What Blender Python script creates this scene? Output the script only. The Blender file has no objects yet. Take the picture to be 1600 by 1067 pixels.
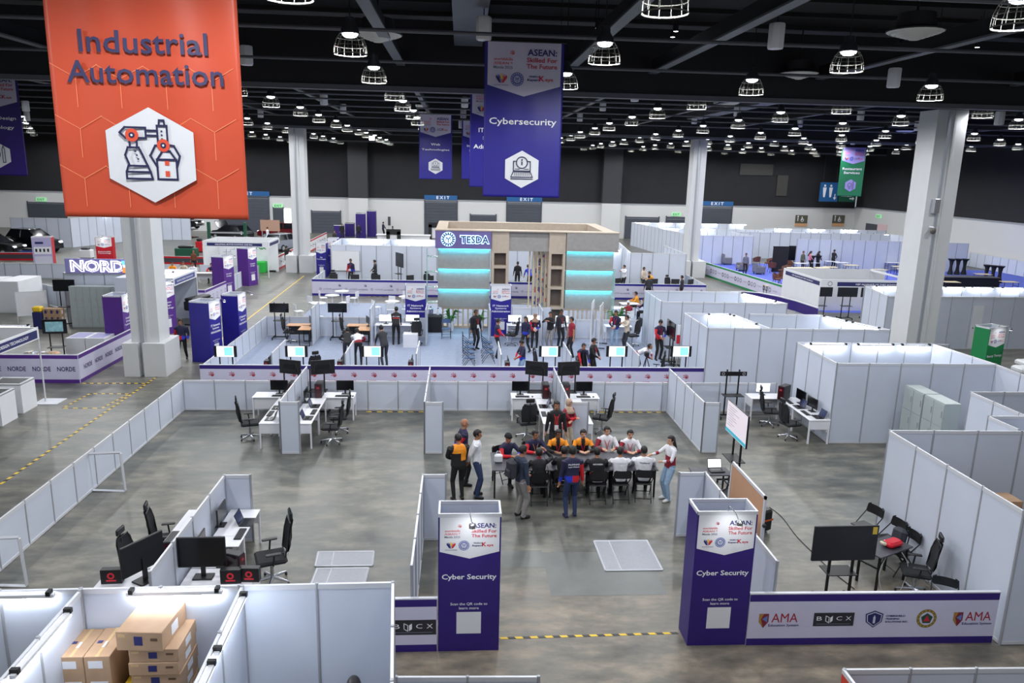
import bpy, bmesh, math, random
import numpy as np
from mathutils import Vector, Matrix
random.seed(7)
PI = math.pi
SC = bpy.context.scene
COL = SC.collection
# ---------------------------------------------------------------- camera
F_PX, PITCH, YAW, ROLL, CAM_H = 1185.74, 0.223148, 0.0708844, 0.0243605, 7.76535
_fw = Vector((math.sin(YAW)*math.cos(PITCH), math.cos(YAW)*math.cos(PITCH), -math.sin(PITCH)))
_r0 = Vector((math.cos(YAW), -math.sin(YAW), 0)); _u0 = _r0.cross(_fw)
_rt = _r0*math.cos(ROLL) + _u0*math.sin(ROLL); _up = _u0*math.cos(ROLL) - _r0*math.sin(ROLL)
cam_data = bpy.data.cameras.new('camera'); cam = bpy.data.objects.new('camera', cam_data); COL.objects.link(cam)
cam_data.sensor_width = 36.0; cam_data.sensor_fit = 'HORIZONTAL'; cam_data.lens = F_PX*36/1600
cam_data.clip_start = 0.1; cam_data.clip_end = 400
M3 = Matrix((_rt, _up, -_fw)).transposed(); cam.matrix_world = Matrix.Translation((0, 0, CAM_H)) @ M3.to_4x4()
SC.camera = cam
# ---------------------------------------------------------------- world, exposure
W = bpy.data.worlds.new('world'); SC.world = W; W.use_nodes = True
W.node_tree.nodes['Background'].inputs[0].default_value = (0.80, 0.88, 1.0, 1)
W.node_tree.nodes['Background'].inputs[1].default_value = 0.30
SC.view_settings.view_transform = 'Standard'; SC.view_settings.look = 'None'
SC.view_settings.exposure = 0.2; SC.view_settings.gamma = 1.0; SC.view_settings.use_curve_mapping = False
SC.cycles.use_denoising = True; SC.cycles.max_bounces = 5; SC.cycles.diffuse_bounces = 3; SC.cycles.glossy_bounces = 2
SC.cycles.transmission_bounces = 2; SC.cycles.sample_clamp_indirect = 4; SC.cycles.caustics_reflective = False; SC.cycles.caustics_refractive = False
BAY_W = 430.0        # power of one high-bay lamp
# ---------------------------------------------------------------- measuring helpers (pixel of the 1600x1067 photo -> point of the hall)
def _ray(px, py): return _fw + _rt*((px-800)/F_PX) - _up*((py-533.5)/F_PX)
def G(px, py, z=0.0):
    d = _ray(px, py); t = (z-CAM_H)/d.z; return Vector((d.x*t, d.y*t, z))
def AY(px, py, Y):
    d = _ray(px, py); t = Y/d.y; return Vector((d.x*t, Y, CAM_H+d.z*t))
def AX(px, py, X):
    d = _ray(px, py); t = X/d.x; return Vector((X, d.y*t, CAM_H+d.z*t))
# ---------------------------------------------------------------- materials
_mats = {}
def s2l(c): return tuple((x/12.92 if x <= .04045 else ((x+.055)/1.055)**2.4) for x in c)
def mat(name, col=None, rough=.5, metal=0., emit=0., noise=0., nscale=8., alpha=1., ecol=None, spec=.5, bump=0.):
    """principled material with a slight procedural mottling; col is sRGB 0-255"""
    if name in _mats: return _mats[name]
    m = bpy.data.materials.new(name); m.use_nodes = True; nt = m.node_tree; b = nt.nodes['Principled BSDF']
    lin = s2l([c/255. for c in col]); b.inputs['Base Color'].default_value = (*lin, 1)
    b.inputs['Roughness'].default_value = rough; b.inputs['Metallic'].default_value = metal
    b.inputs['Specular IOR Level'].default_value = spec
    if emit:
        e = s2l([c/255. for c in (ecol or col)]); b.inputs['Emission Color'].default_value = (*e, 1); b.inputs['Emission Strength'].default_value = emit
    if noise or bump:
        tc = nt.nodes.new('ShaderNodeTexCoord'); n = nt.nodes.new('ShaderNodeTexNoise'); n.inputs['Scale'].default_value = nscale; n.inputs['Detail'].default_value = 4
        nt.links.new(tc.outputs['Object'], n.inputs['Vector'])
        if noise:
            r = nt.nodes.new('ShaderNodeValToRGB'); nt.links.new(n.outputs[0], r.inputs[0])
            r.color_ramp.elements[0].position = .3; r.color_ramp.elements[1].position = .7
            r.color_ramp.elements[0].color = (*[x*(1-noise) for x in lin], 1); r.color_ramp.elements[1].color = (*[min(1, x*(1+noise)) for x in lin], 1)
            nt.links.new(r.outputs[0], b.inputs['Base Color'])
        if bump:
            bp = nt.nodes.new('ShaderNodeBump'); bp.inputs['Strength'].default_value = bump; nt.links.new(n.outputs[0], bp.inputs['Height']); nt.links.new(bp.outputs[0], b.inputs['Normal'])
    if alpha < 1: b.inputs['Alpha'].default_value = alpha
    _mats[name] = m; return m
PANEL = mat('white laminate panel', (203, 210, 224), .45, noise=.025, nscale=1.3)
RAIL = mat('satin aluminium rail', (214, 216, 222), .4, .15)
POST = mat('grey aluminium post', (168, 171, 178), .4, .3)
WHITE = mat('white paint', (226, 227, 231), .5, noise=.02, nscale=2)
PURPLE = mat('deep violet vinyl', (46, 24, 114), .45, noise=.05, nscale=3)
INDIGO = mat('indigo blue vinyl', (38, 32, 136), .42, noise=.05, nscale=3)
VIOLET = mat('violet vinyl', (84, 40, 134), .45, noise=.05, nscale=3)
LILAC = mat('pale lilac vinyl', (206, 203, 226), .5, noise=.02, nscale=3)
BLACK = mat('black plastic', (26, 26, 30), .45, noise=.1, nscale=20)
BLACKM = mat('black powder-coated steel', (24, 24, 27), .5, .3)
SCREEN = mat('switched-off screen', (14, 15, 20), .18)
MESHF = mat('black mesh fabric', (30, 31, 36), .8, noise=.25, nscale=90)
CHROME = mat('chrome', (190, 192, 198), .25, .9)
DESKW = mat('white desk laminate', (232, 232, 238), .4, noise=.015, nscale=3)
TEXTW = mat('white lettering', (238, 238, 245), .5)
TEXTD = mat('navy lettering', (38, 34, 110), .5)
TEXTR = mat('red lettering', (196, 36, 58), .5)
TEXTG = mat('grey lettering', (120, 120, 140), .5)
NAVY = mat('navy print', (36, 40, 96), .5)
RED = mat('red plastic', (190, 26, 40), .4)
YELLOW = mat('yellow print', (236, 196, 44), .5)
CARTON = mat('brown cardboard', (172, 141, 112), .75, noise=.08, nscale=5)
WOODB = mat('beige wood laminate', (186, 170, 152), .55, noise=.06, nscale=6)
SKINS = [mat('light skin', (206, 158, 130), .55, noise=.05, nscale=30), mat('tan skin', (168, 118, 90), .55, noise=.05, nscale=30), mat('brown skin', (134, 90, 66), .55, noise=.05, nscale=30)]
HAIRB = mat('black hair', (22, 18, 18), .5, noise=.3, nscale=60)
TUBE = mat('lit fluorescent tube', (255, 255, 255), .3, emit=40.0, ecol=(240, 246, 255))
# ---------------------------------------------------------------- objects
def thing(name, label, cat, loc=(0, 0, 0), rz=0., group=None):
    o = bpy.data.objects.new(name, None); COL.objects.link(o); o.location = loc; o.rotation_euler = (0, 0, rz)
    o.empty_display_size = .2; o['label'] = label; o['category'] = cat
    if group: o['group'] = group
    return o
def tag(o, label, cat, group=None):
    o['label'] = label; o['category'] = cat
    if group: o['group'] = group
    return o
def kids(o): return [c for c in o.children]
def copy_tree(o, parent=None):
    c = o.copy(); COL.objects.link(c)
    if parent is not None:
        c.parent = parent; c.matrix_parent_inverse = o.matrix_parent_inverse.copy()
    for ch in list(o.children): copy_tree(ch, c)
    return c
class Proto:
    """first call hands out the built thing itself, later calls a copy of it and of its parts"""
    def __init__(self, fn): self.fn = fn; self.o = None; self.used = False
    def __call__(self, label, loc, rz=0., group=None, scale=None):
        if self.o is None: self.o = self.fn(); o = self.o
        else: o = copy_tree(self.o)
        o.location = loc; o.rotation_euler = (0, 0, rz); o['label'] = label
        if group: o['group'] = group
        elif 'group' in o: del o['group']
        if scale: o.scale = scale
        return o
_text = {}
def text_geo(s, bold=0.02):
    k = (s, bold)
    if k not in _text:
        cu = bpy.data.curves.new('t', 'FONT'); cu.body = s; cu.size = 1; cu.offset = bold; cu.resolution_u = 2; cu.align_x = 'LEFT'
        ob = bpy.data.objects.new('t', cu); COL.objects.link(ob); dg = bpy.context.evaluated_depsgraph_get()
        me = bpy.data.meshes.new_from_object(ob.evaluated_get(dg)); v = [(p.co.x, p.co.y) for p in me.vertices]; f = [list(p.vertices) for p in me.polygons]
        bpy.data.objects.remove(ob); bpy.data.curves.remove(cu); bpy.data.meshes.remove(me)
        xs = [p[0] for p in v] or [0, 1]; ys = [p[1] for p in v] or [0, 1]
        _text[k] = (v, f, min(xs), max(xs), min(ys), max(ys))
    return _text[k]
class MB:
    def __init__(s, T=None): s.v = []; s.f = []; s.mi = []; s.sm = []; s.mats = []; s.T = T or Matrix.Identity(4)
    def at(s, loc=(0, 0, 0), rz=0., rx=0., ry=0.):
        s.T = Matrix.Translation(loc) @ Matrix.Rotation(rz, 4, 'Z') @ Matrix.Rotation(rx, 4, 'X') @ Matrix.Rotation(ry, 4, 'Y'); return s
    def frame(s, o, right, up):
        r = Vector(right).normalized(); u = Vector(up).normalized(); n = r.cross(u)   # n = towards the viewer
        s.T = Matrix.Translation(o) @ Matrix((r, -n, u)).transposed().to_4x4(); return s
    def add(s, vs, fs, m, smooth=False):
        b = len(s.v); s.v += [tuple(s.T @ Vector(p)) for p in vs]
        if m not in s.mats: s.mats.append(m)
        k = s.mats.index(m)
        for f in fs: s.f.append([b+i for i in f]); s.mi.append(k); s.sm.append(smooth)
        return s
    def box(s, x0, y0, z0, x1, y1, z1, m):
        vs = [(x, y, z) for z in (z0, z1) for y in (y0, y1) for x in (x0, x1)]
        return s.add(vs, [(0, 2, 3, 1), (4, 5, 7, 6), (0, 1, 5, 4), (2, 6, 7, 3), (0, 4, 6, 2), (1, 3, 7, 5)], m)
    def cbox(s, cx, cy, cz, sx, sy, sz, m): return s.box(cx-sx/2, cy-sy/2, cz-sz/2, cx+sx/2, cy+sy/2, cz+sz/2, m)
    def rbox(s, x0, y0, z0, x1, y1, z1, r, m):
        """box with all its vertical and horizontal edges chamfered"""
        vs = []; lay = [(z0, r), (z0+r, 0), (z1-r, 0), (z1, r)]
        for z, i in lay:
            a, b, c, d = x0+i, y0+i, x1-i, y1-i; q = r*(.6 if i else 1)
            vs += [(a+q, b, z), (c-q, b, z), (c, b+q, z), (c, d-q, z), (c-q, d, z), (a+q, d, z), (a, d-q, z), (a, b+q, z)]
        fs = [list(range(7, -1, -1)), list(range(24, 32))]
        for k in range(3):
            for i in range(8): j = (i+1) % 8; fs.append((k*8+i, k*8+j, k*8+8+j, k*8+8+i))
        return s.add(vs, fs, m)
    def tube(s, pts, r, m, n=8, cap=True, flat=1.):
        pts = [Vector(p) for p in pts]; rs = r if isinstance(r, (list, tuple)) else [r]*len(pts); vs = []; fs = []; ref = None
        for i, p in enumerate(pts):
            d = (pts[min(i+1, len(pts)-1)]-pts[max(i-1, 0)]); d = d.normalized() if d.length > 1e-9 else Vector((0, 0, 1))
            a = Vector((0, 0, 1)) if abs(d.z) < .9 else Vector((0, 1, 0))
            if ref is not None: a = ref
            x = a.cross(d); x = x.normalized() if x.length > 1e-6 else Vector((1, 0, 0)); y = d.cross(x); ref = y
            for k in range(n): t = 2*PI*k/n; vs.append(tuple(p + x*math.cos(t)*rs[i] + y*math.sin(t)*rs[i]*flat))
        for i in range(len(pts)-1):
            for k in range(n): j = (k+1) % n; fs.append((i*n+k, i*n+j, (i+1)*n+j, (i+1)*n+k))
        if cap: fs += [tuple(range(n-1, -1, -1)), tuple(range((len(pts)-1)*n, len(pts)*n))]
        return s.add(vs, fs, m, n > 4)
    def lathe(s, prof, m, n=16, cx=0, cy=0):
        vs = []; fs = []
        for r, z in prof:
            for k in range(n): t = 2*PI*k/n; vs.append((cx+r*math.cos(t), cy+r*math.sin(t), z))
        for i in range(len(prof)-1):
            for k in range(n): j = (k+1) % n; fs.append((i*n+k, i*n+j, (i+1)*n+j, (i+1)*n+k))
        if prof[0][0] > 1e-4: fs.append(tuple(range(n-1, -1, -1)))
        if prof[-1][0] > 1e-4: fs.append(tuple(range((len(prof)-1)*n, len(prof)*n)))
        return s.add(vs, fs, m, True)
    def ell(s, c, r, m, n=12, k=8):
        vs = [(c[0], c[1], c[2]-r[2])]; fs = []
        for i in range(1, k):
            a = -PI/2+PI*i/k
            for j in range(n): t = 2*PI*j/n; vs.append((c[0]+r[0]*math.cos(a)*math.cos(t), c[1]+r[1]*math.cos(a)*math.sin(t), c[2]+r[2]*math.sin(a)))
        vs.append((c[0], c[1], c[2]+r[2])); e = len(vs)-1
        for j in range(n): q = (j+1) % n; fs += [(0, 1+q, 1+j), (e, e-n+j, e-n+q)]
        for i in range(k-2):
            for j in range(n): q = (j+1) % n; fs.append((1+i*n+j, 1+i*n+q, 1+(i+1)*n+q, 1+(i+1)*n+j))
        return s.add(vs, fs, m, True)
    def extrude(s, pts, d0, d1, m, plane='xz'):
        """closed outline pushed from d0 to d1; xz: outline in x,z along y; xy: along z; yz: along x"""
        q = {'xz': lambda a, b, d: (a, d, b), 'xy': lambda a, b, d: (a, b, d), 'yz': lambda a, b, d: (d, a, b)}[plane]; n = len(pts)
        vs = [q(a, b, d0) for a, b in pts]+[q(a, b, d1) for a, b in pts]
        return s.add(vs, [tuple(range(n-1, -1, -1)), tuple(range(n, 2*n))]+[(i, (i+1) % n, n+(i+1) % n, n+i) for i in range(n)], m)
    # flat graphics in the local xz plane, seen from -y
    def poly(s, pts, m, y=0.): return s.add([(a, y, b) for a, b in pts], [tuple(range(len(pts)))], m)
    def rect(s, x0, z0, x1, z1, m, y=0.): return s.poly([(x0, z0), (x1, z0), (x1, z1), (x0, z1)], m, y)
    def disc(s, cx, cz, r, m, y=0., n=20, rz=None): return s.poly([(cx+r*math.cos(2*PI*i/n), cz+(rz or r)*math.sin(2*PI*i/n)) for i in range(n)], m, y)
    def ring(s, cx, cz, r0, r1, m, y=0., n=24):
        vs = []
        for i in range(n): c, q = math.cos(2*PI*i/n), math.sin(2*PI*i/n); vs += [(cx+r0*c, y, cz+r0*q), (cx+r1*c, y, cz+r1*q)]
        return s.add(vs, [(2*i, 2*i+1, (2*i+3) % (2*n), (2*i+2) % (2*n)) for i in range(n)], m)
    def line(s, pts, w, m, y=0., close=False):
        P = list(pts)+([pts[0]] if close else [])
        for (a, b), (c, d) in zip(P[:-1], P[1:]):
            L = math.hypot(c-a, d-b) or 1e-6; ux, uz = (c-a)/L*w/2, (d-b)/L*w/2
            s.poly([(a-ux-uz*-1, b-uz-ux), (c+ux+uz, d+uz-ux), (c+ux-uz, d+uz+ux), (a-ux-uz, b-uz+ux)], m, y)
        return s
    def text(s, t, cx, cz, w, h, m, y=0., bold=.02, keep=False, align=0):
        """lettering fitted to a w x h field centred on cx, cz (align -1: cx is the left end)"""
        v, f, x0, x1, y0, y1 = text_geo(t, bold); sx = w/max(x1-x0, 1e-6); sz = h/max(y1-y0, 1e-6)
        if keep: sx = sz = min(sx, sz)
        ox = (x0+x1)/2 if align == 0 else x0; oz = (y0+y1)/2
        return s.add([(cx+(a-ox)*sx, y, cz+(b-oz)*sz) for a, b in v], f, m)
    def build(s, name, parent=None, loc=None, rz=None, angle=.6):
        me = bpy.data.meshes.new(name); me.from_pydata(s.v, [], s.f)
        for m in s.mats: me.materials.append(m)
        me.polygons.foreach_set('material_index', s.mi); me.polygons.foreach_set('use_smooth', s.sm); me.update()
        if any(s.sm): me.set_sharp_from_angle(angle=angle)
        o = bpy.data.objects.new(name, me); COL.objects.link(o)
        if parent is not None: o.parent = parent
        if loc is not None: o.location = loc
        if rz is not None: o.rotation_euler = (0, 0, rz)
        return o
def structure(o): o['kind'] = 'structure'; return o
def ordinal(n): return ['first', 'second', 'third', 'fourth', 'fifth', 'sixth', 'seventh', 'eighth', 'ninth', 'tenth', 'eleventh', 'twelfth', 'thirteenth', 'fourteenth', 'fifteenth', 'sixteenth', 'seventeenth', 'eighteenth', 'nineteenth', 'twentieth'][n]
# ================================================================ the hall
def floor_mat():
    m = bpy.data.materials.new('polished concrete'); m.use_nodes = True; nt = m.node_tree; b = nt.nodes['Principled BSDF']
    N = nt.nodes.new; L = nt.links.new
    tc = N('ShaderNodeTexCoord'); mp = N('ShaderNodeMapping'); mp.inputs['Scale'].default_value = (.75, 1.5, 1); L(tc.outputs['Object'], mp.inputs[0])
    n1 = N('ShaderNodeTexNoise'); n1.inputs['Scale'].default_value = 1.3; n1.inputs['Detail'].default_value = 7; n1.inputs['Roughness'].default_value = .62; L(mp.outputs[0], n1.inputs['Vector'])
    n2 = N('ShaderNodeTexNoise'); n2.inputs['Scale'].default_value = .22; n2.inputs['Detail'].default_value = 3; L(tc.outputs['Object'], n2.inputs['Vector'])
    n3 = N('ShaderNodeTexNoise'); n3.inputs['Scale'].default_value = 5; n3.inputs['Detail'].default_value = 6; L(mp.outputs[0], n3.inputs['Vector'])
    r1 = N('ShaderNodeValToRGB'); L(n1.outputs[0], r1.inputs[0]); e = r1.color_ramp.elements
    e[0].position = .32; e[0].color = (*s2l((.325, .328, .32)), 1); e[1].position = .70; e[1].color = (*s2l((.61, .585, .545)), 1)
    q = r1.color_ramp.elements.new(.5); q.color = (*s2l((.45, .445, .425)), 1)
    r2 = N('ShaderNodeValToRGB'); L(n2.outputs[0], r2.inputs[0]); e = r2.color_ramp.elements
    e[0].position = .35; e[0].color = (.72, .75, .76, 1); e[1].position = .65; e[1].color = (1.05, 1.0, .95, 1)
    mx = N('ShaderNodeMix'); mx.data_type = 'RGBA'; mx.blend_type = 'MULTIPLY'; mx.inputs[0].default_value = 1; L(r1.outputs[0], mx.inputs[6]); L(r2.outputs[0], mx.inputs[7])
    r3 = N('ShaderNodeValToRGB'); L(n3.outputs[0], r3.inputs[0]); e = r3.color_ramp.elements; e[0].position = .3; e[0].color = (.86, .86, .86, 1); e[1].position = .72; e[1].color = (1.1, 1.1, 1.08, 1)
    m2 = N('ShaderNodeMix'); m2.data_type = 'RGBA'; m2.blend_type = 'MULTIPLY'; m2.inputs[0].default_value = .8; L(mx.outputs[2], m2.inputs[6]); L(r3.outputs[0], m2.inputs[7])
    # the slab bay nearest the gallery is a warmer, sandier concrete than the grey bay behind it
    sx = N('ShaderNodeSeparateXYZ'); L(tc.outputs['Object'], sx.inputs[0]); ad = N('ShaderNodeMath'); ad.operation = 'MULTIPLY_ADD'; L(n1.outputs[0], ad.inputs[0]); ad.inputs[1].default_value = 1.6; L(sx.outputs[1], ad.inputs[2])
    st = N('ShaderNodeMapRange'); st.inputs[1].default_value = 13.5; st.inputs[2].default_value = 14.1; L(ad.outputs[0], st.inputs[0])
    bay = N('ShaderNodeMix'); bay.data_type = 'RGBA'; L(st.outputs[0], bay.inputs[0]); bay.inputs[6].default_value = (1.16, 1.06, .94, 1); bay.inputs[7].default_value = (.86, .89, .88, 1)
    m3 = N('ShaderNodeMix'); m3.data_type = 'RGBA'; m3.blend_type = 'MULTIPLY'; m3.inputs[0].default_value = 1; L(m2.outputs[2], m3.inputs[6]); L(bay.outputs[2], m3.inputs[7])
    L(m3.outputs[2], b.inputs['Base Color'])
    rr = N('ShaderNodeMapRange'); rr.inputs[3].default_value = .22; rr.inputs[4].default_value = .5; L(n1.outputs[0], rr.inputs[0]); L(rr.outputs[0], b.inputs['Roughness'])
    b.inputs['Specular IOR Level'].default_value = .45
    return m
CHARCOAL = mat('charcoal grille', (120, 120, 124), .7)
XL, XR, YB, ZC = -52.0, 47.5, 90.0, 12.6
BORD = 4.12
fl = MB(); fl.box(XL, -3, -.2, XR, YB, 0, floor_mat()); structure(fl.build('floor'))
pm = mat('dark floor patching', (98, 100, 98), .35, noise=.16, nscale=2.2)
pb = MB()
for i, (x0, y0, x1, y1) in enumerate([(1.75, 12.7, 3.95, 14.35), (.9, 13.75, 1.75, 14.45)]): pb.box(x0, y0, -.01, x1, y1, .002, pm)
o = structure(pb.build('floor_patch'))
wallw = mat('white painted wall', (212, 212, 212), .6, noise=.02, nscale=.3)
wallk = mat('black acoustic wall', (34, 34, 38), .85, noise=.12, nscale=.6)
ceilm = mat('black ceiling deck', (16, 16, 18), .8, noise=.3, nscale=.5)
b = MB(); b.box(XL, YB, 0, XR, YB+.3, BORD, wallw); b.box(XL, YB+.1, BORD, XR, YB+.4, ZC, wallk); b.box(XL, YB-.06, BORD-.1, XR, YB, BORD+.02, POST); structure(b.build('wall_back'))
b = MB(); b.box(XR, 10, 0, XR+.3, YB, BORD+.2, wallw); b.box(XR+.1, 10, BORD+.2, XR+.4, YB, ZC, wallk); b.box(XR-.06, 10, BORD+.08, XR, YB, BORD+.2, POST); structure(b.build('wall_right'))
b = MB(); b.box(XL-.3, 10, 0, XL, YB, BORD, wallw); b.box(XL-.4, 10, BORD, XL-.1, YB, ZC, wallk); structure(b.build('wall_left'))
b = MB(); b.box(XL, 6, ZC, XR, YB, ZC+.2, ceilm)
for i in range(42): b.box(XL, 8+i*2, ZC-.12, XR, 8.12+i*2, ZC, ceilm)
structure(b.build('ceiling'))
beamk = mat('dark painted steel', (30, 30, 33), .6, .2); beamg = mat('grey painted steel', (98, 100, 106), .55, .2)
k = 0
for y in (26.75, 55.6, 84.6):           # the deep trusses on the pillar lines
    k += 1; b = MB()
    b.box(XL, y-.14, 10.2, XR, y+.14, 10.36, beamg); b.box(XL, y-.1, 12.2, XR, y+.1, 12.45, beamk)
    b.box(XL, y-.04, 10.36, XR, y+.04, 12.2, beamk)
    structure(b.build('ceiling_beam'))
for y in (13.2, 18.2, 23.4, 29.8, 31.6, 34.4, 36.9, 41, 45, 50, 62, 68, 76):
    b = MB(); b.tube([(XL, y, 10.72), (XR, y, 10.72)], .045, beamg, 6); structure(b.build('ceiling_beam'))
for x in (-29.2, -18.6, -12.6, -7.35, -2.0, 3.55, 6.4, 12.2, 19.2, 27.4, 35):
    for a, c in ((8, 26.6), (26.9, 55.4), (55.8, 84.4)):
        b = MB(); w = .11 if a > 10 else .14; b.box(x-w, a, 11.0, x+w, c, 11.05, beamg); b.box(x-.03, a, 11.05, x+.03, c, 11.45, beamk); structure(b.build('ceiling_beam'))
# ductwork above the lamps
duct = mat('galvanised duct', (92, 92, 98), .5, .4, noise=.1, nscale=2)
for (x, y0, y1, z) in [(0.2, 9, 26, 11.6), (15.5, 29, 52, 11.3)]:
    b = MB(); b.box(x-.45, y0, z, x+.45, y1, z+.6, duct); structure(b.build('ceiling_duct'))
# pillars
pillw = mat('white painted pillar', (206, 207, 208), .5, noise=.02, nscale=1.5)
def pillar(x, y, w, base):
    b = MB(); h = w/2
    b.box(x-h, y-h, 0, x+h, y+h, 10.25, pillw)
    b.box(x-.17, y-h-.05, 0, x-.06, y-h, 10.2, POST); b.box(x+.06, y-h-.05, 0, x+.14, y-h, 10.2, pillw)
    o = structure(b.build('pillar'))
    if base:
        b = MB(); g = base/2; b.box(x-g, y-g, 0, x-.2, y+g, 1.25, pillw); b.box(x-.04, y-g, 0, x+g, y+g, 1.25, pillw); b.box(x-.2, y-.3, 0, x-.04, y+g, 1.25, POST)
        structure(b.build('pillar_plinth'))
pillar(-11.5, 28.5, 1.0, 1.5); pillar(-11.7, 57.2, 1.05, 2.0); pillar(17.75, 57.6, 1.0, 1.9); pillar(17.85, 28.2, 1.15, 0)
for x in (-40.8, -11.7, 17.6): 
    b = MB(); b.box(x-1.1, 89.2, 0, x+1.1, 90, BORD, wallw); b.box(x-1.1, 89.2, BORD, x+1.1, 90.1, ZC, mat('charcoal wall pier', (58, 58, 62), .8)); structure(b.build('pillar'))
b = MB()
# roller doors and openings of the back wall
doorg = mat('slate grey roller shutter', (78, 82, 92), .5, .2, noise=.05, nscale=.6)
def back_door(x0, x1, z1, n, sign=None):
    b = MB(); b.box(x0, YB-.05, 0, x1, YB+.01, z1, doorg)
    for i in range(int(z1/.35)): b.box(x0, YB-.07, .3+i*.35, x1, YB-.05, .33+i*.35, POST if i == int(z1/.35)-1 else doorg)
    b.box(x0-.12, YB-.1, 0, x0, YB, z1+.1, doorg); b.box(x1, YB-.1, 0, x1+.12, YB, z1+.1, doorg)
    structure(b.build('door_%d' % n))
back_door(-4.1, -.45, 3.95, 1); back_door(5.45, 9.4, 3.95, 2); back_door(28.3, 32.3, 3.95, 3); back_door(-27.5, -22, 4.05, 4)
back_door(-17.1, -13.9, 2.55, 5); back_door(-21.4, -20.4, 2.8, 6); back_door(-48.5, -44.5, 2.9, 7); back_door(19.6, 23.5, 2.6, 8); back_door(24.5, 27.4, 2.7, 9); back_door(1.2, 4.1, 2.5, 10)
skyb = mat('daylight through the door', (255, 255, 255), .5, emit=2.2)
b = MB(); b.box(-20.35, YB-.06, 0, -19.5, YB-.03, 2.7, skyb); structure(b.build('door_11'))
signb = mat('blue sign board', (30, 92, 150), .5); signg = mat('green exit sign', (150, 214, 160), .5, emit=.5)
for x0, x1, w in [(-4.2, -.4, 'beyond the orange and web technologies banners'), (5.35, 9.5, 'below the large cybersecurity banner'), (28, 32.4, 'beside the white pillar right of the exhibit'), (-27.6, -21.8, 'just right of the orange banner')]:
    t = thing('exit_sign', 'blue EXIT board over a grey shutter, %s' % w, 'sign', ((x0+x1)/2, YB-.12, BORD-.02)); h = (x1-x0)/2
    MB().box(-h, -.06, 0, h, .02, .52, signb).build('board', t); MB().text('E X I T', .25, .26, 1.5, .36, TEXTW, -.07, .03).build('lettering', t)
for x, z, w in [(-20.9, 3.05, 'left of the second white pillar, over the bright doorway'), (25.6, 3.0, 'over the grey door near the white pillar on the right'), (-47, 3.2, 'on the white wall far to the left')]:
    t = thing('exit_sign', 'small green exit sign %s' % w, 'sign', (x, YB-.08, z)); MB().cbox(0, 0, 0, 1.1, .08, .4, signg).build('board', t); MB().text('EXIT', 0, 0, .8, .24, mat('green ink', (30, 120, 60)), -.05).build('lettering', t)
t = thing('exit_sign', 'small green exit sign on the white side wall at the far right corner', 'sign', AX(1373, 338, XR-.08), -PI/2); MB().cbox(0, 0, 0, 1.1, .08, .4, signg).build('board', t); MB().text('EXIT', 0, 0, .8, .24, mat('green ink'), -.05).build('lettering', t)
b = MB(); p0, p1 = AX(1354, 350, XR), AX(1371, 357, XR); b.box(XR-.08, p1.y, 0, XR, p0.y, 2.6, doorg); structure(b.build('door_12'))
b = MB(); p0, p1 = AX(1372, 350, XR), AX(1386, 357, XR); b.box(XR-.06, p1.y, 0, XR, p0.y, 2.7, mat('pale pink door', (226, 196, 200), .5)); structure(b.build('door_13'))
def restroom(px, w):
    p = AY(px, 344, YB-.06); t = thing('restroom_sign', 'restroom and wheelchair sign panel on the far white wall, %s' % w, 'sign', p)
    MB().cbox(0, 0, .1, 1.5, .06, 1.0, mat('olive sign', (88, 86, 72))).cbox(0, -.01, -.55, 1.5, .06, .35, mat('peach sign', (214, 164, 120))).build('board', t)
    b = MB(); b.rect(-.5, -.1, -.4, .35, TEXTW, -.04).disc(-.45, .45, .09, TEXTW, -.04).ring(.1, .02, .14, .2, TEXTW, -.04).rect(.0, 0, .12, .42, TEXTW, -.04); b.build('pictogram', t)
restroom(1252, 'the left one'); restroom(1310, 'the right one')
# hanging wayfinding boards
p = AY(1295, 300, 88); t = thing('hanging_sign', 'blue hanging board with white man and woman pictograms', 'sign', p)
MB().cbox(0, 0, 0, 2.2, .08, 2.2, signb).build('board', t)
b = MB()
for x in (-.55, .2): b.disc(x, .72, .13, TEXTW, -.05).poly([(x-.22, .52), (x+.22, .52), (x+.16, -.1), (x+.1, -.6), (x-.1, -.6), (x-.16, -.1)], TEXTW, -.05)
b.poly([(.7, -.2), (.8, -.2), (.8, -.6), (.95, -.6), (.75, -.9), (.55, -.6), (.7, -.6)], TEXTW, -.05); b.build('pictogram', t)
b = MB(); b.tube([(-.8, 0, 1.1), (-.8, 0, 6.5)], .02, BLACKM, 4); b.tube([(.8, 0, 1.1), (.8, 0, 6.5)], .02, BLACKM, 4); b.build('hanger', t)
p = AY(1324, 303, 88); t = thing('hanging_sign', 'dark green hanging board lettered Fire Exit with a running figure', 'sign', p)
MB().cbox(0, 0, 0, 2.0, .08, 1.8, mat('dark green sign', (14, 84, 62), .5)).build('board', t)
b = MB(); b.text('Fire Exit', -.1, -.15, 1.2, .32, TEXTW, -.05); b.poly([(-.3, .3), (.0, .3), (.25, .75), (-.1, .75)], TEXTW, -.05).disc(.3, .72, .1, TEXTW, -.05).rect(.5, .28, .8, .8, TEXTW, -.05); b.poly([(.3, -.6), (.65, -.6), (.65, -.75), (.9, -.53), (.65, -.3), (.65, -.46), (.3, -.46)], TEXTW, -.05); b.build('pictogram', t)
b = MB(); b.tube([(-.7, 0, .9), (-.7, 0, 6.6)], .02, BLACKM, 4); b.tube([(.7, 0, .9), (.7, 0, 6.6)], .02, BLACKM, 4); b.build('hanger', t)
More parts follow.
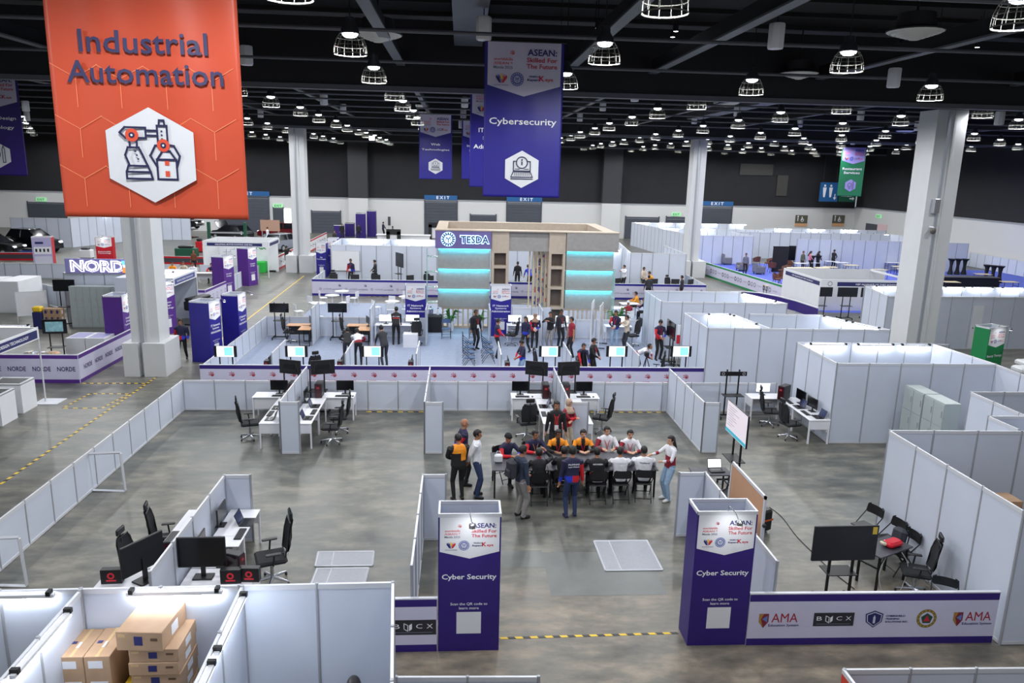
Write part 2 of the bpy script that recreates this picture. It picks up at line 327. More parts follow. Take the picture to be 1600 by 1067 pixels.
# faint grey equipment boards on the black wall
for px, py, w in [(1222, 290, 'above the white booths'), (1182, 265, 'left of the restroom boards')]:
    p = AY(px, py, YB+.02); structure(MB().cbox(0, 0, 0, 1.3 if px > 1200 else 4, .1, 2.4 if px > 1200 else 1.3, mat('olive grey board', (62, 62, 58), .7)).build('wall_panel', None, p))
# ---------------------------------------------------------------- caged high-bay lamps
lens = mat('lit lamp lens', (255, 255, 255), .3, emit=7, ecol=(238, 244, 255))
cagem = mat('pale wire cage', (92, 92, 87), .6, 0, spec=.2)
bay_light = bpy.data.lights.new('high_bay_light', 'SPOT'); bay_light.shadow_soft_size = .15; bay_light.spot_size = 2.99; bay_light.spot_blend = .42; bay_light.energy = BAY_W; bay_light.color = (.95, .97, 1.0)
def make_lamp():
    t = thing('pendant_lamp', '-', 'lamp')
    b = MB(); prof = [(.34, 0), (.33, .16), (.27, .32), (.17, .45)]
    for r, z in prof[:3]: b.tube([(r*math.cos(a*PI/8), r*math.sin(a*PI/8), z) for a in range(17)], .007 if z else .012, cagem, 4, False)
    for k in range(12):
        a = 2*PI*k/12; b.tube([(r*math.cos(a), r*math.sin(a), z) for r, z in prof], .0055, cagem, 4, False)
    b.build('cage', t)
    MB().lathe([(.02, .74), (.1, .72), (.11, .6), (.18, .5), (.19, .4), (.165, .4)], mat('dark lamp body', (70, 72, 78), .4, .5), 14).build('lamp_body', t)
    MB().lathe([(0, .315), (.1, .33), (.15, .36), (.165, .4), (0, .405)], lens, 14).build('lens', t)
    MB().tube([(0, 0, .74), (0, 0, 2.6)], .012, BLACKM, 5).build('stem', t)
    l = bpy.data.objects.new('lamp_light', bay_light); COL.objects.link(l); l.parent = t; l.location = (0, 0, .15)
    return t
lamp = Proto(make_lamp)
def project(p):
    d = Vector(p)-Vector((0, 0, CAM_H)); z = d.dot(_fw); return 800+F_PX*d.dot(_rt)/z, 533.5-F_PX*d.dot(_up)/z, z
rows = 0
for j in range(15):
    y = 11.5+5.3*j+(.15 if j == 3 else 0); row = []
    for k in range(-9, 9):
        x = -2.4+5.3*k+(.1 if j % 2 else 0)
        if x < XL+2 or x > XR-2: continue
        u, v, z = project((x, y, 10.2))
        if -60 < u < 1660 and v > -40: row.append(x)
        elif j in (0, 1, 2) and -300 < u < 1900: row.append(x)
    n = 0
    for x in row:
        u = project((x, y, 10.2))[0]
        if -20 < u < 1620: lab = 'caged lamp, %s from the left in the %s row of ceiling lamps back' % (ordinal(min(n, 19)), ordinal(j)); n += 1
        else: lab = 'caged lamp %d steps beyond the %s picture edge, %s row back' % (1+int((-u if u < 0 else u-1600)/260), 'left' if u < 0 else 'right', ordinal(j))
        lamp(lab, (x, y, 10.0), 0, 'caged lamps under the dark ceiling')
for k in range(-2, 3): # the row just overhead, outside the picture, that lights the near booths
    lamp('caged lamp, %s from the left in the row nearest the gallery' % ordinal(k+2), (-2.4+5.3*k, 6.2, 10.0), 0, 'caged lamps under the dark ceiling')
# white boxes hung under the roof
boxw = mat('off-white metal box', (236, 236, 238), .5)
def make_box():
    t = thing('ceiling_speaker', '-', 'speaker')
    MB().lathe([(.0, 0), (.17, .01), (.19, .04), (.19, .53), (.17, .56), (0, .57)], boxw, 8).build('cabinet', t)
    MB().tube([(0, 0, .57), (0, 0, 1.12)], .012, BLACKM, 4).build('hanger', t)
    return t
hbox = Proto(make_box)
BX = [(756, 45, 24), (739, 102, 17), (730, 135, 14), (726, 160, 11), (724, 178, 9), (721, 194, 9), (454, 125, 14), (506, 155, 12), (536, 170, 10), (558, 183, 8), (575, 193, 8), (407, 177, 9), (441, 188, 7), (1071, 113, 17), (1213, 57, 26), (1397, 122, 20), (1252, 151, 14), (992, 149, 13), (942, 166, 10), (906, 183, 9), (1152, 174, 11), (1085, 187, 9), (1034, 196, 8), (997, 206, 7), (1345, 180, 11), (1250, 192, 9), (1434, 197, 10), (1342, 207, 8), (1268, 214, 7), (1562, 185, 14), (1401, 218, 8), (1333, 221, 7), (1453, 225, 7), (1534, 220, 8), (40, 166, 11), (42, 182, 9), (385, 87, 20)]
for i, (px, py, w) in enumerate(sorted(BX)):
    d = F_PX*.38/w; r = _ray(px, py).normalized(); q = r*(d/r.dot(_fw)); z = min(q.z+CAM_H-.28, 11.4)
    hbox('white hanging ceiling speaker, %s from the left among the %d white boxes' % (ordinal(i) if i < 20 else ordinal(i-20)+' after the twentieth', len(BX)), (q.x, q.y, z), 0, 'white boxes hanging from the ceiling')
# round air diffusers
dif = mat('pale air diffuser', (224, 222, 214), .5)
def make_dif():
    t = thing('ceiling_air_diffuser', '-', 'air vent')
    b = MB()
    for i in range(5): r = .62-.11*i; b.lathe([(r, .10-.035*i), (r-.07, .06-.035*i), (r-.09, .075-.035*i)], dif, 18)
    b.build('louvre_cone', t)
    MB().lathe([(.64, .1), (.64, .13), (.45, .2), (.4, .5), (0, .5)], mat('dark duct neck', (44, 44, 48), .6), 18).build('duct_neck', t)
    MB().tube([(0, 0, .5), (0, 0, 1.5)], .03, BLACKM, 5).build('hanger', t)
    return t
dfs = Proto(make_dif)
for px, py, w, s in [(590, 18, 77, 'nearest one left of the middle'), (622, 84, 57, 'behind the nearest one left of the middle'), (651, 149, 36, 'above the web technologies banner'), (657, 166, 32, 'second above the web technologies banner'), (664, 180, 27, 'third above the web technologies banner'), (1430, 50, 86, 'large one at the upper right'), (1249, 109, 60, 'middle right, beside a caged lamp'), (1138, 125, 42, 'behind a lamp right of the middle'), (1415, 201, 28, 'far right, left of the white pillar')]:
    d = F_PX*1.28/w; r = _ray(px, py).normalized(); q = r*(d/r.dot(_fw)); dfs('round grey ceiling air diffuser, %s' % s, (q.x, q.y, min(q.z+CAM_H, 11.0)), 0, 'round air diffusers under the ceiling')
# small white spotlights in the roof
spt = mat('lit spotlight', (255, 255, 255), .3, emit=8)
def make_spot():
    t = thing('ceiling_spotlight', '-', 'light'); MB().lathe([(.07, 0), (.07, .18), (.03, .2), (0, .2)], BLACKM, 10).build('housing', t); MB().lathe([(0, -.005), (.062, -.004), (.062, .0), (0, .0)], spt, 10).build('lens', t); MB().tube([(0, 0, .2), (0, 0, .9)], .012, BLACKM, 4).build('hanger', t); return t
sp = Proto(make_spot)
SPL = [(934, 44), (930, 53), (1056, 49), (1051, 58), (984, 98), (1409, 68), (1404, 78), (1532, 63), (1527, 74), (1583, 38), (1594, 36)]
for i, (px, py) in enumerate(sorted(SPL)):
    q = G(px, py, 11.7); sp('tiny round ceiling spotlight, %s from the left of the white dots overhead' % ordinal(i), q, 0, 'small ceiling spotlights')
t = thing('flood_light', 'glaring white flood light mounted high near the far pillar pier', 'light', AY(581, 216, 58)); MB().cbox(0, 0, 0, .34, .1, .26, mat('glaring flood lens', (255, 255, 255), emit=45)).build('lens', t); MB().cbox(0, .12, 0, .4, .14, .32, BLACKM).build('housing', t); MB().tube([(0, .12, .16), (0, .12, 2.92)], .02, BLACKM, 5).build('bracket', t)

# fittings of the right pillar
q = AY(1457, 358, 27.6); t = thing('security_camera', 'dome security camera on an arm on the right pillar', 'camera', (q.x-.1, 27.62, q.z)); MB().ell((0, -.22, -.05), (.11, .11, .13), mat('grey dome', (90, 88, 84), .3), 12, 8).build('dome', t); MB().tube([(0, 0, .08), (0, -.22, .08), (0, -.22, 0)], .03, WHITE, 6).build('arm', t)
q = AY(1460, 322, 27.6); t = thing('wall_speaker', 'small grey speaker fixed high on the right pillar above the dome camera', 'speaker', (q.x, 27.62, q.z)); MB().rbox(-.12, -.2, -.28, .12, 0, .28, .03, POST).build('cabinet', t); MB().box(-.1, -.205, -.25, .1, -.2, .25, CHARCOAL).build('grille', t)
# ================================================================ printed graphics
PINK = mat('salmon print', (226, 104, 110), .5); GOLDP = mat('gold print', (226, 160, 50), .5); SKY = mat('mid blue print', (60, 84, 170), .5)
def swirl(b, cx, cz, s, m, y):
    """the small ribbon mark of the skills contest"""
    for a, r0, r1 in [(.2, .15, .95), (.75, .2, 1.0), (1.3, .25, .9), (1.9, .1, .6), (-.4, .1, .75)]:
        p = [(cx+s*(r0+(r1-r0)*t)*math.cos(a+.9*t), cz+s*(r0+(r1-r0)*t)*math.sin(a+.9*t)-s*.3) for t in (0, .33, .66, 1)]
        b.line(p, s*.14, m, y)
def petals(b, cx, cz, s, y):
    """fan of blue, red and gold leaves"""
    for sg, m1, m2 in ((-1, SKY, TEXTD), (1, PINK, TEXTR)):
        b.poly([(cx, cz-s*.8), (cx+sg*s*.45, cz-s*.7), (cx+sg*s, cz+s*.1), (cx+sg*s*.95, cz+s*.6), (cx+sg*s*.45, cz+s*.1)][::1 if sg > 0 else -1], m2, y)
        b.poly([(cx, cz-s*.55), (cx+sg*s*.4, cz+s*.05), (cx+sg*s*.72, cz+s*.75), (cx+sg*s*.2, cz+s*.25)][::1 if sg > 0 else -1], m1, y-.002)
    b.poly([(cx-s*.22, cz-s*.1), (cx+s*.22, cz-s*.1), (cx+s*.12, cz+s*.75), (cx-s*.12, cz+s*.75)], YELLOW, y-.003)
def gear(b, cx, cz, s, m, y, teeth=True):
    b.ring(cx, cz, s*.68, s*.8, m, y)
    if teeth:
        for k in range(16):
            a = 2*PI*k/16; b.line([(cx+s*.84*math.cos(a), cz+s*.84*math.sin(a)), (cx+s*math.cos(a), cz+s*math.sin(a))], s*.2, m, y)
    b.line([(cx, cz-s*.5), (cx, cz+s*.0), (cx-s*.36, cz+s*.34)], s*.13, m, y).line([(cx, cz), (cx+s*.36, cz+s*.34)], s*.13, m, y-.001)
    b.line([(cx-s*.36, cz-s*.3), (cx-s*.36, cz+s*.02), (cx-s*.14, cz+s*.22)], s*.09, m, y).line([(cx+s*.36, cz-s*.3), (cx+s*.36, cz+s*.02), (cx+s*.14, cz+s*.22)], s*.09, m, y)
def header(b, w, z1, hh, y, fine=True):
    """logo block of the white head of a banner; w wide, top z1, hh high"""
    u = w
    b.text('ASEAN:', .24*u, z1-.20*hh, .40*u, .12*hh, TEXTD, y, .02)
    b.text('Skilled For', .24*u, z1-.335*hh, .42*u, .085*hh, TEXTR, y, .015).text('The Future', .24*u, z1-.45*hh, .42*u, .085*hh, TEXTR, y, .015)
    swirl(b, -.17*u, z1-.22*hh, .05*u, PINK, y)
    for i, s in enumerate(('worldskills', 'ASEAN *', 'Manila 2025')): b.text(s, -.29*u, z1-(.33+.075*i)*hh, .26*u, .05*hh, PINK if i < 2 else TEXTG, y, .01)
    petals(b, -.31*u, z1-.68*hh, .075*u, y); b.text('BAGONG PILIPINAS', -.31*u, z1-.80*hh, .2*u, .022*hh, TEXTD, y, 0)
    b.ring(-.095*u, z1-.69*hh, .082*u, .09*u, SKY, y); gear(b, -.095*u, z1-.69*hh, .07*u, SKY, y, fine)
    b.text('Galing', .14*u, z1-.635*hh, .15*u, .04*hh, TEXTD, y, .03).text('Kayang', .13*u, z1-.70*hh, .17*u, .055*hh, TEXTD, y, .03)
    b.text('K', .245*u, z1-.665*hh, .075*u, .1*hh, TEXTR, y, .03).text('aya', .345*u, z1-.70*hh, .11*u, .06*hh, TEXTR, y, .02)
def print_tower(b, w, h, title, y=-.004, foot=True, base=None):
    """white chevron head, title and scan note on a coloured front face (x -w/2..w/2, z 0..h)"""
    hh = .30*h
    b.poly([(-w*.475, h), (-w*.475, h-hh*.83), (0, h-hh), (w*.475, h-hh*.83), (w*.475, h)][::-1], LILAC if base else WHITE, y)
    header(b, w*.95, h, hh*.98, y-.004)
    n = len(title)
    for i, s in enumerate(title): b.text(s, 0, h*.56-(i-(n-1)/2)*h*.055, min(.88*w, w*.078*len(s)), h*.04 if n > 1 else h*.05, TEXTW, y, .018)
    if foot:
        b.text('Scan the QR code to', 0, h*.36, w*.6, h*.023, TEXTW, y, .008).text('learn more', 0, h*.33, w*.32, h*.02, TEXTW, y, .008)
        b.rect(-w*.2, h*.135, w*.2, h*.30, WHITE, y)
def hexagon(cx, cz, r, f=1.): return [(cx+r*f*math.sin(PI/3*k), cz+r*math.cos(PI/3*k)) for k in range(6)][::-1]
INK = mat('dark blue ink', (38, 38, 78), .5)
def icon_laptop(b, cx, cz, s, y):
    w = .07*s; b.ring(cx, cz+.32*s, .42*s, .50*s, INK, y).rect(cx-.05*s, cz+.12*s, cx+.05*s, cz+.42*s, INK, y).disc(cx, cz+.54*s, .07*s, INK, y)
    b.line([(cx-.45*s, cz+.42*s), (cx-.7*s, cz+.42*s), (cx-.7*s, cz-.35*s), (cx+.7*s, cz-.35*s), (cx+.7*s, cz+.42*s), (cx+.45*s, cz+.42*s)], w, INK, y)
    b.line([(cx-.7*s, cz-.4*s), (cx-.9*s, cz-.85*s), (cx+.9*s, cz-.85*s), (cx+.7*s, cz-.4*s)], w, INK, y, True); b.line([(cx-.9*s, cz-1.0*s), (cx+.9*s, cz-1.0*s)], w, INK, y)
    for r in range(3):
        for c in range(9): b.rect(cx+(-.62+.15*c)*s, cz+(-.52-.1*r)*s, cx+(-.54+.15*c)*s, cz+(-.47-.1*r)*s, INK, y)
    b.line([(cx-.55*s, cz-.2*s), (cx-.2*s, cz-.2*s)], w*.7, INK, y).line([(cx+.2*s, cz-.2*s), (cx+.55*s, cz-.2*s)], w*.7, INK, y)
def icon_robot(b, cx, cz, s, y):
    R = mat('orange red print', (226, 84, 56), .5); w = .055*s; L = lambda p, c=False: b.line([(cx+q[0]*s, cz+q[1]*s) for q in p], w, INK, y, c)
    L([(-.62, .72), (-.1, .72), (-.1, .45), (-.62, .45), (-.76, .58)], True); L([(-.1, .65), (.2, .65)]); L([(-.1, .52), (.2, .52)])
    L([(.2, .78), (.46, .78), (.46, .35), (.2, .35)], True); L([(.25, .78), (.27, .92), (.39, .92), (.41, .78)])
    for i in range(3): b.rect(cx+.29*s, cz+(.62-.1*i)*s, cx+.34*s, cz+(.66-.1*i)*s, INK, y)
    L([(-.52, .4), (-.52, .2)]); L([(-.34, .4), (-.34, .2)]); L([(-.58, .2), (-.3, .2), (-.22, .02), (-.1, -.28), (-.56, -.28), (-.66, 0)], True)
    for i in range(3): b.rect(cx+(-.42+.03*i)*s, cz+(.08-.1*i)*s, cx+(-.37+.03*i)*s, cz+(.12-.1*i)*s, INK, y)
    L([(-.6, -.28), (-.66, -.44), (-.04, -.44), (-.1, -.28)]); L([(-.66, -.44), (-.66, -.62), (0, -.62), (-.04, -.44)])
    L([(.3, .3), (.12, .26), (-.02, 0), (.14, -.3)]); L([(.4, .3), (.62, .26), (.76, 0), (.66, -.3)]); L([(.16, -.08), (.3, .12), (.5, .12), (.64, -.08)])
    L([(.14, -.1), (.66, -.1), (.66, -.62), (.14, -.62)], True); b.rect(cx+.34*s, cz-.25*s, cx+.46*s, cz-.12*s, R, y).rect(cx+.34*s, cz-.55*s, cx+.46*s, cz-.4*s, R, y)
    for x, z in ((-.45, .52), (.34, .27)): b.disc(cx+x*s, cz+z*s, .17*s, R, y-.003).disc(cx+x*s, cz+z*s, .075*s, INK, y-.006).disc(cx+x*s, cz+z*s, .03*s, WHITE, y-.008)
def icon_bulb(b, cx, cz, s, y):
    w = .07*s; b.ring(cx-.2*s, cz+.1*s, .36*s, .44*s, INK, y).line([(cx-.34*s, cz-.3*s), (cx-.34*s, cz-.65*s), (cx-.06*s, cz-.65*s), (cx-.06*s, cz-.3*s)], w, INK, y)
    b.line([(cx+.4*s, cz+.6*s), (cx+.4*s, cz-.7*s), (cx+.65*s, cz-.7*s), (cx+.65*s, cz+.6*s), (cx+.52*s, cz+.9*s)], w, INK, y, True)
# ---------------------------------------------------------------- hanging banners
def banner(label, px0, px1, py, m, titles, icon, tcol=TEXTW, head=True, w=2.0, h=3.82, zb=7.06, waves=.005, loc=None, hm=None):
    """cloth drop, 2 m by 4 m, hung from the roof steel"""
    if loc is None:
        d = F_PX*w/(px1-px0); r = _ray((px0+px1)/2, py).normalized(); q = r*(d/r.dot(_fw)); loc = (q.x, q.y, zb)
    t = thing('hanging_banner', label, 'banner', loc)
    f = lambda x, z: waves*(math.sin(x*9+z*1.1)*(.35+.65*max(0, z/h-.35)) + .7*math.sin(x*4.3-z*2.3)*max(0, z/h-.3)) + (.02*math.exp(-((z-h*.60)/.08)**2) if waves > .05 else 0)
    def warp(b):
        b.v = [(x, y+f(x, z), z) for x, y, z in b.v]; return b
    b = MB(); nx, nz = 40, 60; vs = [(-w/2+w*i/nx, 0, h*j/nz) for j in range(nz+1) for i in range(nx+1)]
    b.add(vs, [(j*(nx+1)+i, j*(nx+1)+i+1, (j+1)*(nx+1)+i+1, (j+1)*(nx+1)+i) for j in range(nz) for i in range(nx)], m, True)
    c = warp(b).build('cloth', t, angle=2)
    so = c.modifiers.new('thickness', 'SOLIDIFY'); so.thickness = .003
    b = MB(); y = -.016-waves*.8
    if head:
        H = h*.345; b.poly([(-w*.46, h-.03), (-w*.46, h-H*.8), (0, h-H), (w*.46, h-H*.8), (w*.46, h-.03)][::-1], hm or LILAC, y); header(b, w*.92, h, H, y-.018)
    for s, cz, tw, th in titles: b.text(s, 0, cz*h, tw*w, th*h, tcol, y, .012)
    if icon:
        fn, cz, r = icon; b.poly(hexagon(0, cz*h, r*w, 1.06), hm or WHITE, y); fn(b, 0, cz*h+(.035*w if fn is icon_laptop else 0), r*w*(.66 if fn is icon_laptop else .8), y-.018)
    if head is False:
        lm = mat('pale orange line', (242, 140, 96), .5)
        for x in (-.75, -.28, .2, .68):
            for z in (.42, .95, 1.48):
                b.line([(x-.24, z+.14), (x, z), (x+.24, z+.14)], .008, lm, -.006)
                b.line([(x, z), (x, z-.3)], .008, lm, -.006)
    warp(b).build('print', t)
    b = MB(); b.tube([(-w/2-.05, 0, h), (w/2+.05, 0, h)], .03, BLACKM, 6).tube([(-w/2+.1, 0, h), (-w/2+.1, 0, 12.58-loc[2])], .008, BLACKM, 4).tube([(w/2-.1, 0, h), (w/2-.1, 0, 12.58-loc[2])], .008, BLACKM, 4); b.build('top_bar', t)
    return t
ORANGE = mat('orange banner cloth', (210, 82, 52), .42, noise=.05, nscale=1.2)
NAVYT = mat('slate blue lettering', (58, 56, 96), .55)
banner('large orange banner lettered Industrial Automation with a robot arm icon', 108, 385.5, 341, ORANGE, [('Industrial', .486, .67, .060), ('Automation', .404, .82, .060)], (icon_robot, .179, .255), NAVYT, False, waves=.030, zb=AY(250, 341, 8.3).z-.04)
banner('large deep blue Cybersecurity banner with a laptop icon', 754, 874, 306, INDIGO, [('Cybersecurity', .49, .86, .055)], (icon_laptop, .185, .235))
banner('blue Web Technologies banner, smaller and farther away', 655, 706, 283, INDIGO, [('Web', .54, .28, .036), ('Technologies', .455, .84, .036)], (icon_laptop, .2, .23))
banner('blue IT Network Systems Administration banner partly behind the Cybersecurity one', 733, 813, 297, INDIGO, [('IT Network', .56, .66, .042), ('Systems', .48, .5, .042), ('Administration', .40, .85, .042)], (icon_laptop, .19, .22))
banner('small blue banner almost hidden between two other blue banners', 721, 768, 293, INDIGO, [('Information', .56, .66, .036), ('Network', .48, .5, .036), ('Cabling', .40, .5, .036)], (icon_laptop, .2, .22))
banner('violet banner cut off at the left edge, with a bulb and pencil icon', -38, 42, 271, PURPLE, [('Graphic Design', .56, .8, .042), ('Technology', .47, .7, .042)], (icon_bulb, .2, .24))
GREENB = mat('green banner cloth', (20, 110, 72), .5, noise=.04, nscale=2)
banner('green Restaurant Services banner with a pale violet head', 1308, 1347, 297, GREENB, [('Restaurant', .56, .8, .05), ('Services', .48, .66, .05)], (icon_bulb, .22, .24), hm=mat('pale violet print', (150, 140, 200), .5), zb=6.3)
# ---------------------------------------------------------------- sign towers
def sign_tower(label, loc, rz, w, d, h, m, title, spot=True, top_open=True):
    t = thing('sign_tower', label, 'sign', loc, rz)
    b = MB(); e = .02
    b.box(-w/2, 0, 0, w/2, e, h, m).box(-w/2, d-e, 0, w/2, d, h, m).box(-w/2, e, 0, -w/2+e, d-e, h, m).box(w/2-e, e, 0, w/2, d-e, h, m)
    b.box(-w/2+e, e, h-.9, w/2-e, d-e, h-.88, PANEL); b.build('body', t)
    b = MB()
    for x0, y0, x1, y1 in ((-w/2, -.002, w/2, .03), (-w/2, d-.03, w/2, d+.002), (-w/2-.002, .03, -w/2+.03, d-.03), (w/2-.03, .03, w/2+.002, d-.03)): b.box(x0, y0, h-.055, x1, y1, h+.004, RAIL)
    b.box(-w/2+.02, .02, h-.88, -w/2+.03, d-.02, h-.06, PANEL).box(w/2-.03, .02, h-.88, w/2-.02, d-.02, h-.06, PANEL).box(-w/2+.03, d-.03, h-.88, w/2-.03, d-.02, h-.06, PANEL)
    b.build('top_frame', t)
    b = MB(); print_tower(b, w, h-.055, title); b.build('print', t)
    if spot:
        b = MB(); b.tube([(.0, .02, h), (0, -.02, h+.1), (0, -.3, h+.13), (0.03, -.42, h+.02)], .008, CHROME, 6).lathe([(.0, h-.03), (.05, h-.03), (.052, h+.03), (.03, h+.055), (0, h+.06)], CHROME, 12, .03, -.43); a = b.build('spotlight', t)
        MB().lathe([(0, h-.036), (.044, h-.036), (.044, h-.031), (0, h-.031)], spt, 10, .03, -.43).build('spotlight_lens', a)
        ld = bpy.data.lights.get('tower_spot')
        if ld is None: ld = bpy.data.lights.new('tower_spot', 'SPOT'); ld.energy = 10; ld.spot_size = 2.1; ld.spot_blend = .9; ld.shadow_soft_size = .05; ld.color = (.95, .97, 1)
        lo = bpy.data.objects.new('spotlight_light', ld); COL.objects.link(lo); lo.parent = t; lo.location = (.03, -.43, h-.05)
        lo.rotation_euler = Vector((0, .43, -.35)).to_track_quat('-Z', 'Y').to_euler()
    return t
sign_tower('violet Cyber Security sign tower left of the floor tape, beside the dark cube logo barrier', (.19, 11.1, 0), 0, 1.0, .5, 2.44, PURPLE, ['Cyber Security'])
sign_tower('violet Cyber Security sign tower right of the floor tape, beside the logo barrier', (4.37, 11.12, 0), 0, 1.0, .5, 2.44, PURPLE, ['Cyber Security'])
# ---------------------------------------------------------------- octanorm-type partitions
def wall_parts(root, x0, y0, x1, y1, h, z0=0., far=False, inner=None, m=None):
    """one straight run: a panel between slim posts, a rail along the top and the foot, all children of root"""
    L = math.hypot(x1-x0, y1-y0); n = max(1, round(L/.99)); a = math.atan2(y1-y0, x1-x0); m = m or PANEL
    rl = Vector(root.location); o = Vector((x0-rl.x, y0-rl.y, z0)); T = Matrix.Translation(o) @ Matrix.Rotation(a, 4, 'Z')
    step = L/n
    def mk(): return MB(T.copy())
    if far:
        b = mk(); b.box(0, -.012, .03, L, .012, h, m); b.build('panel', root)
        b = mk()
        for i in range(n+1): b.cbox(i*step, 0, h/2, .05, .05, h, POST)
        b.box(0, -.022, h-.06, L, .022, h+.003, RAIL); b.build('frame', root); return
    for i in range(n):
        mk().box(i*step+.02, -.008, .05, (i+1)*step-.02, .008, h-.05, m).build('panel', root)
    for i in range(n+1):
        mk().lathe([(.024, 0), (.024, h+.012), (0, h+.014)], POST, 8, i*step, 0).build('post', root)
    mk().box(.02, -.018, h-.07, L-.02, .018, h, RAIL).build('top_rail', root)
    mk().box(.02, -.018, .01, L-.02, .018, .07, RAIL).build('bottom_rail', root)
def booth(label, segs, h=2.48, far=False, name='exhibition_booth', cat='booth', m=None):
    t = thing(name, label, cat, (segs[0][0], segs[0][1], 0))
    for s in segs: wall_parts(t, *s[:4], s[4] if len(s) > 4 else h, far=far, m=m)
    return t
def tube_light(label, p0, p1, z, off=(0, 0), strength=None):
    """fluorescent batten clipped to the top of a panel"""
    p0 = Vector((*p0, z)); p1 = Vector((*p1, z)); c = (p0+p1)/2; a = math.atan2(p1.y-p0.y, p1.x-p0.x); L = (p1-p0).length
    t = thing('tube_light', label, 'light', c, a)
    MB().box(-L/2, -.03, 0, L/2, .03, .045, WHITE).build('housing', t)
    MB().tube([(-L/2+.03, 0, -.022), (L/2-.03, 0, -.022)], .02, TUBE, 8).build('lit_tube', t)
    b = MB(); b.cbox(-L/2+.06, 0, .06, .05, .09, .06, BLACKM).cbox(L/2-.06, 0, .06, .05, .09, .06, BLACKM); b.build('clip', t)
    return t
def banner_wall(label, x0, y0, x1, y1, h, prints, top=PURPLE, mid=LILAC, bot=None, name='banner_barrier', band=.115):
    """low barrier wrapped in printed vinyl; prints(b, L, h) draws on its front face (left to right)"""
    L = math.hypot(x1-x0, y1-y0); a = math.atan2(y1-y0, x1-x0); t = thing(name, label, 'barrier', (x0, y0, 0), a)
    MB().box(0, .004, .0, L, .05, h, PANEL).build('panel', t)
    b = MB(); b.box(0, -.002, h-.14, L, .004, h-.01, top).box(0, -.002, .13, L, .004, h-.14, mid).box(0, -.002, .0, L, .004, .13, bot or top); b.build('vinyl', t)
    MB().box(-.01, -.004, h-.01, L+.01, .055, h+.012, RAIL).build('top_rail', t)
    if prints:
        b = MB(); prints(b, L, h); b.build('print', t)
    return t
BLOCK = mat('black logo block', (42, 42, 50), .5)
def cube_logo(b, cx, cz, w, h, y=-.006):
    b.rect(cx-w/2, cz-h/2, cx+w/2, cz+h/2, BLOCK, y)
    b.text('B', cx-w*.36, cz+h*.08, w*.13, h*.3, TEXTW, y-.003, 0).text('C', cx+w*.13, cz+h*.08, w*.14, h*.3, TEXTW, y-.003, 0).text('X', cx+w*.36, cz+h*.08, w*.14, h*.3, TEXTW, y-.003, 0)
    k = h*.5; q = cx-w*.12
    b.line([(q-k*.45, cz+k*.55), (q, cz+k*.3), (q, cz-k*.5), (q-k*.45, cz-k*.2)], k*.1, TEXTW, y-.003, True); b.poly([(q+.02, cz+k*.3), (q+.02, cz-k*.5), (q+k*.5, cz-k*.2), (q+k*.5, cz+k*.55)], TEXTW, y-.003)
    b.rect(cx-w*.42, cz-h*.36, cx+w*.42, cz-h*.32, TEXTG, y-.003)
def ama(b, cx, cz, s, y=-.006):
    b.poly([(cx-s*.95, cz+s*.32), (cx-s*.95, cz-s*.1), (cx-s*.72, cz-s*.42), (cx-s*.49, cz-s*.1), (cx-s*.49, cz+s*.32)], mat('crest gold', (172, 128, 62), .5), y)
    b.poly([(cx-s*.72, cz-s*.42), (cx-s*.49, cz-s*.1), (cx-s*.49, cz+s*.32), (cx-s*.72, cz+s*.32), (cx-s*.85, cz+s*.05)], mat('crest maroon', (128, 38, 60), .5), y-.002); b.poly([(cx-s*.8, cz+s*.05), (cx-s*.55, cz-s*.12), (cx-s*.55, cz+s*.22)], mat('crest blue', (104, 124, 184), .5), y-.004)
    b.text('AMA', cx+s*.28, cz+s*.1, s*1.25, s*.46, mat('crimson lettering', (164, 30, 52), .5), y, 0).text('Education System', cx+s*.25, cz-s*.3, s*1.45, s*.17, TEXTD, y, .01)
def shield(b, cx, cz, s, y=-.006):
    P = lambda k: [(cx-k*s, cz+s*.62*k), (cx-k*s*.9, cz-s*.35*k), (cx, cz-s*1.05*k), (cx+k*s*.9, cz-s*.35*k), (cx+k*s, cz+s*.62*k), (cx, cz+s*1.02*k)]
    b.poly(P(1), NAVY, y).poly(P(.86), LILAC, y-.002).poly(P(.76), NAVY, y-.004).poly([(cx-.12*s, cz-.5*s), (cx+.12*s, cz-.5*s), (cx+.14*s, cz+.2*s), (cx, cz+.5*s), (cx-.14*s, cz+.2*s)], LILAC, y-.006)
def army(b, cx, cz, s, y=-.006):
    b.disc(cx, cz, s, mat('olive gold', (132, 112, 48), .5), y, 28).disc(cx, cz, s*.72, LILAC, y-.002, 28).poly([(cx+s*.62*math.cos(PI/2+k*PI/2.5), cz+s*.6*math.sin(PI/2+k*PI/2.5)) for k in range(5)], mat('dark green print', (34, 72, 58), .5), y-.004).poly([(cx-.34*s, cz-.28*s), (cx+.34*s, cz-.28*s), (cx, cz+.38*s)], TEXTR, y-.006)
    for k in range(14):
        a = 2*PI*k/14; b.disc(cx+s*.86*math.cos(a), cz+s*.86*math.sin(a), s*.05, YELLOW, y-.003, 6)
def p_front(b, L, h):
    zc = h*.5
    ama(b, .52, zc, .36); cube_logo(b, 1.47, zc, .7, .25); shield(b, 2.17, zc, .155)
    for i, s in enumerate(('CYBERSHIELD', 'TRAINING', 'SOLUTIONS INC.')): b.text(s, 2.37, zc+.055-.055*i, (.34, .24, .4)[i], .035, NAVY, -.006, .03, align=-1)
    army(b, 3.09, zc, .175); ama(b, 3.9, zc, .36)
banner_wall('logo barrier right of the right sign tower, with crests and lettered sponsors', 4.88, 11.1, 9.2, 11.04, .96, p_front)
banner_wall('short barrier with a black cube logo block, left of the left sign tower', -1.05, 11.1, -.33, 11.1, .96, lambda b, L, h: cube_logo(b, .34, h*.47, .74, .27))
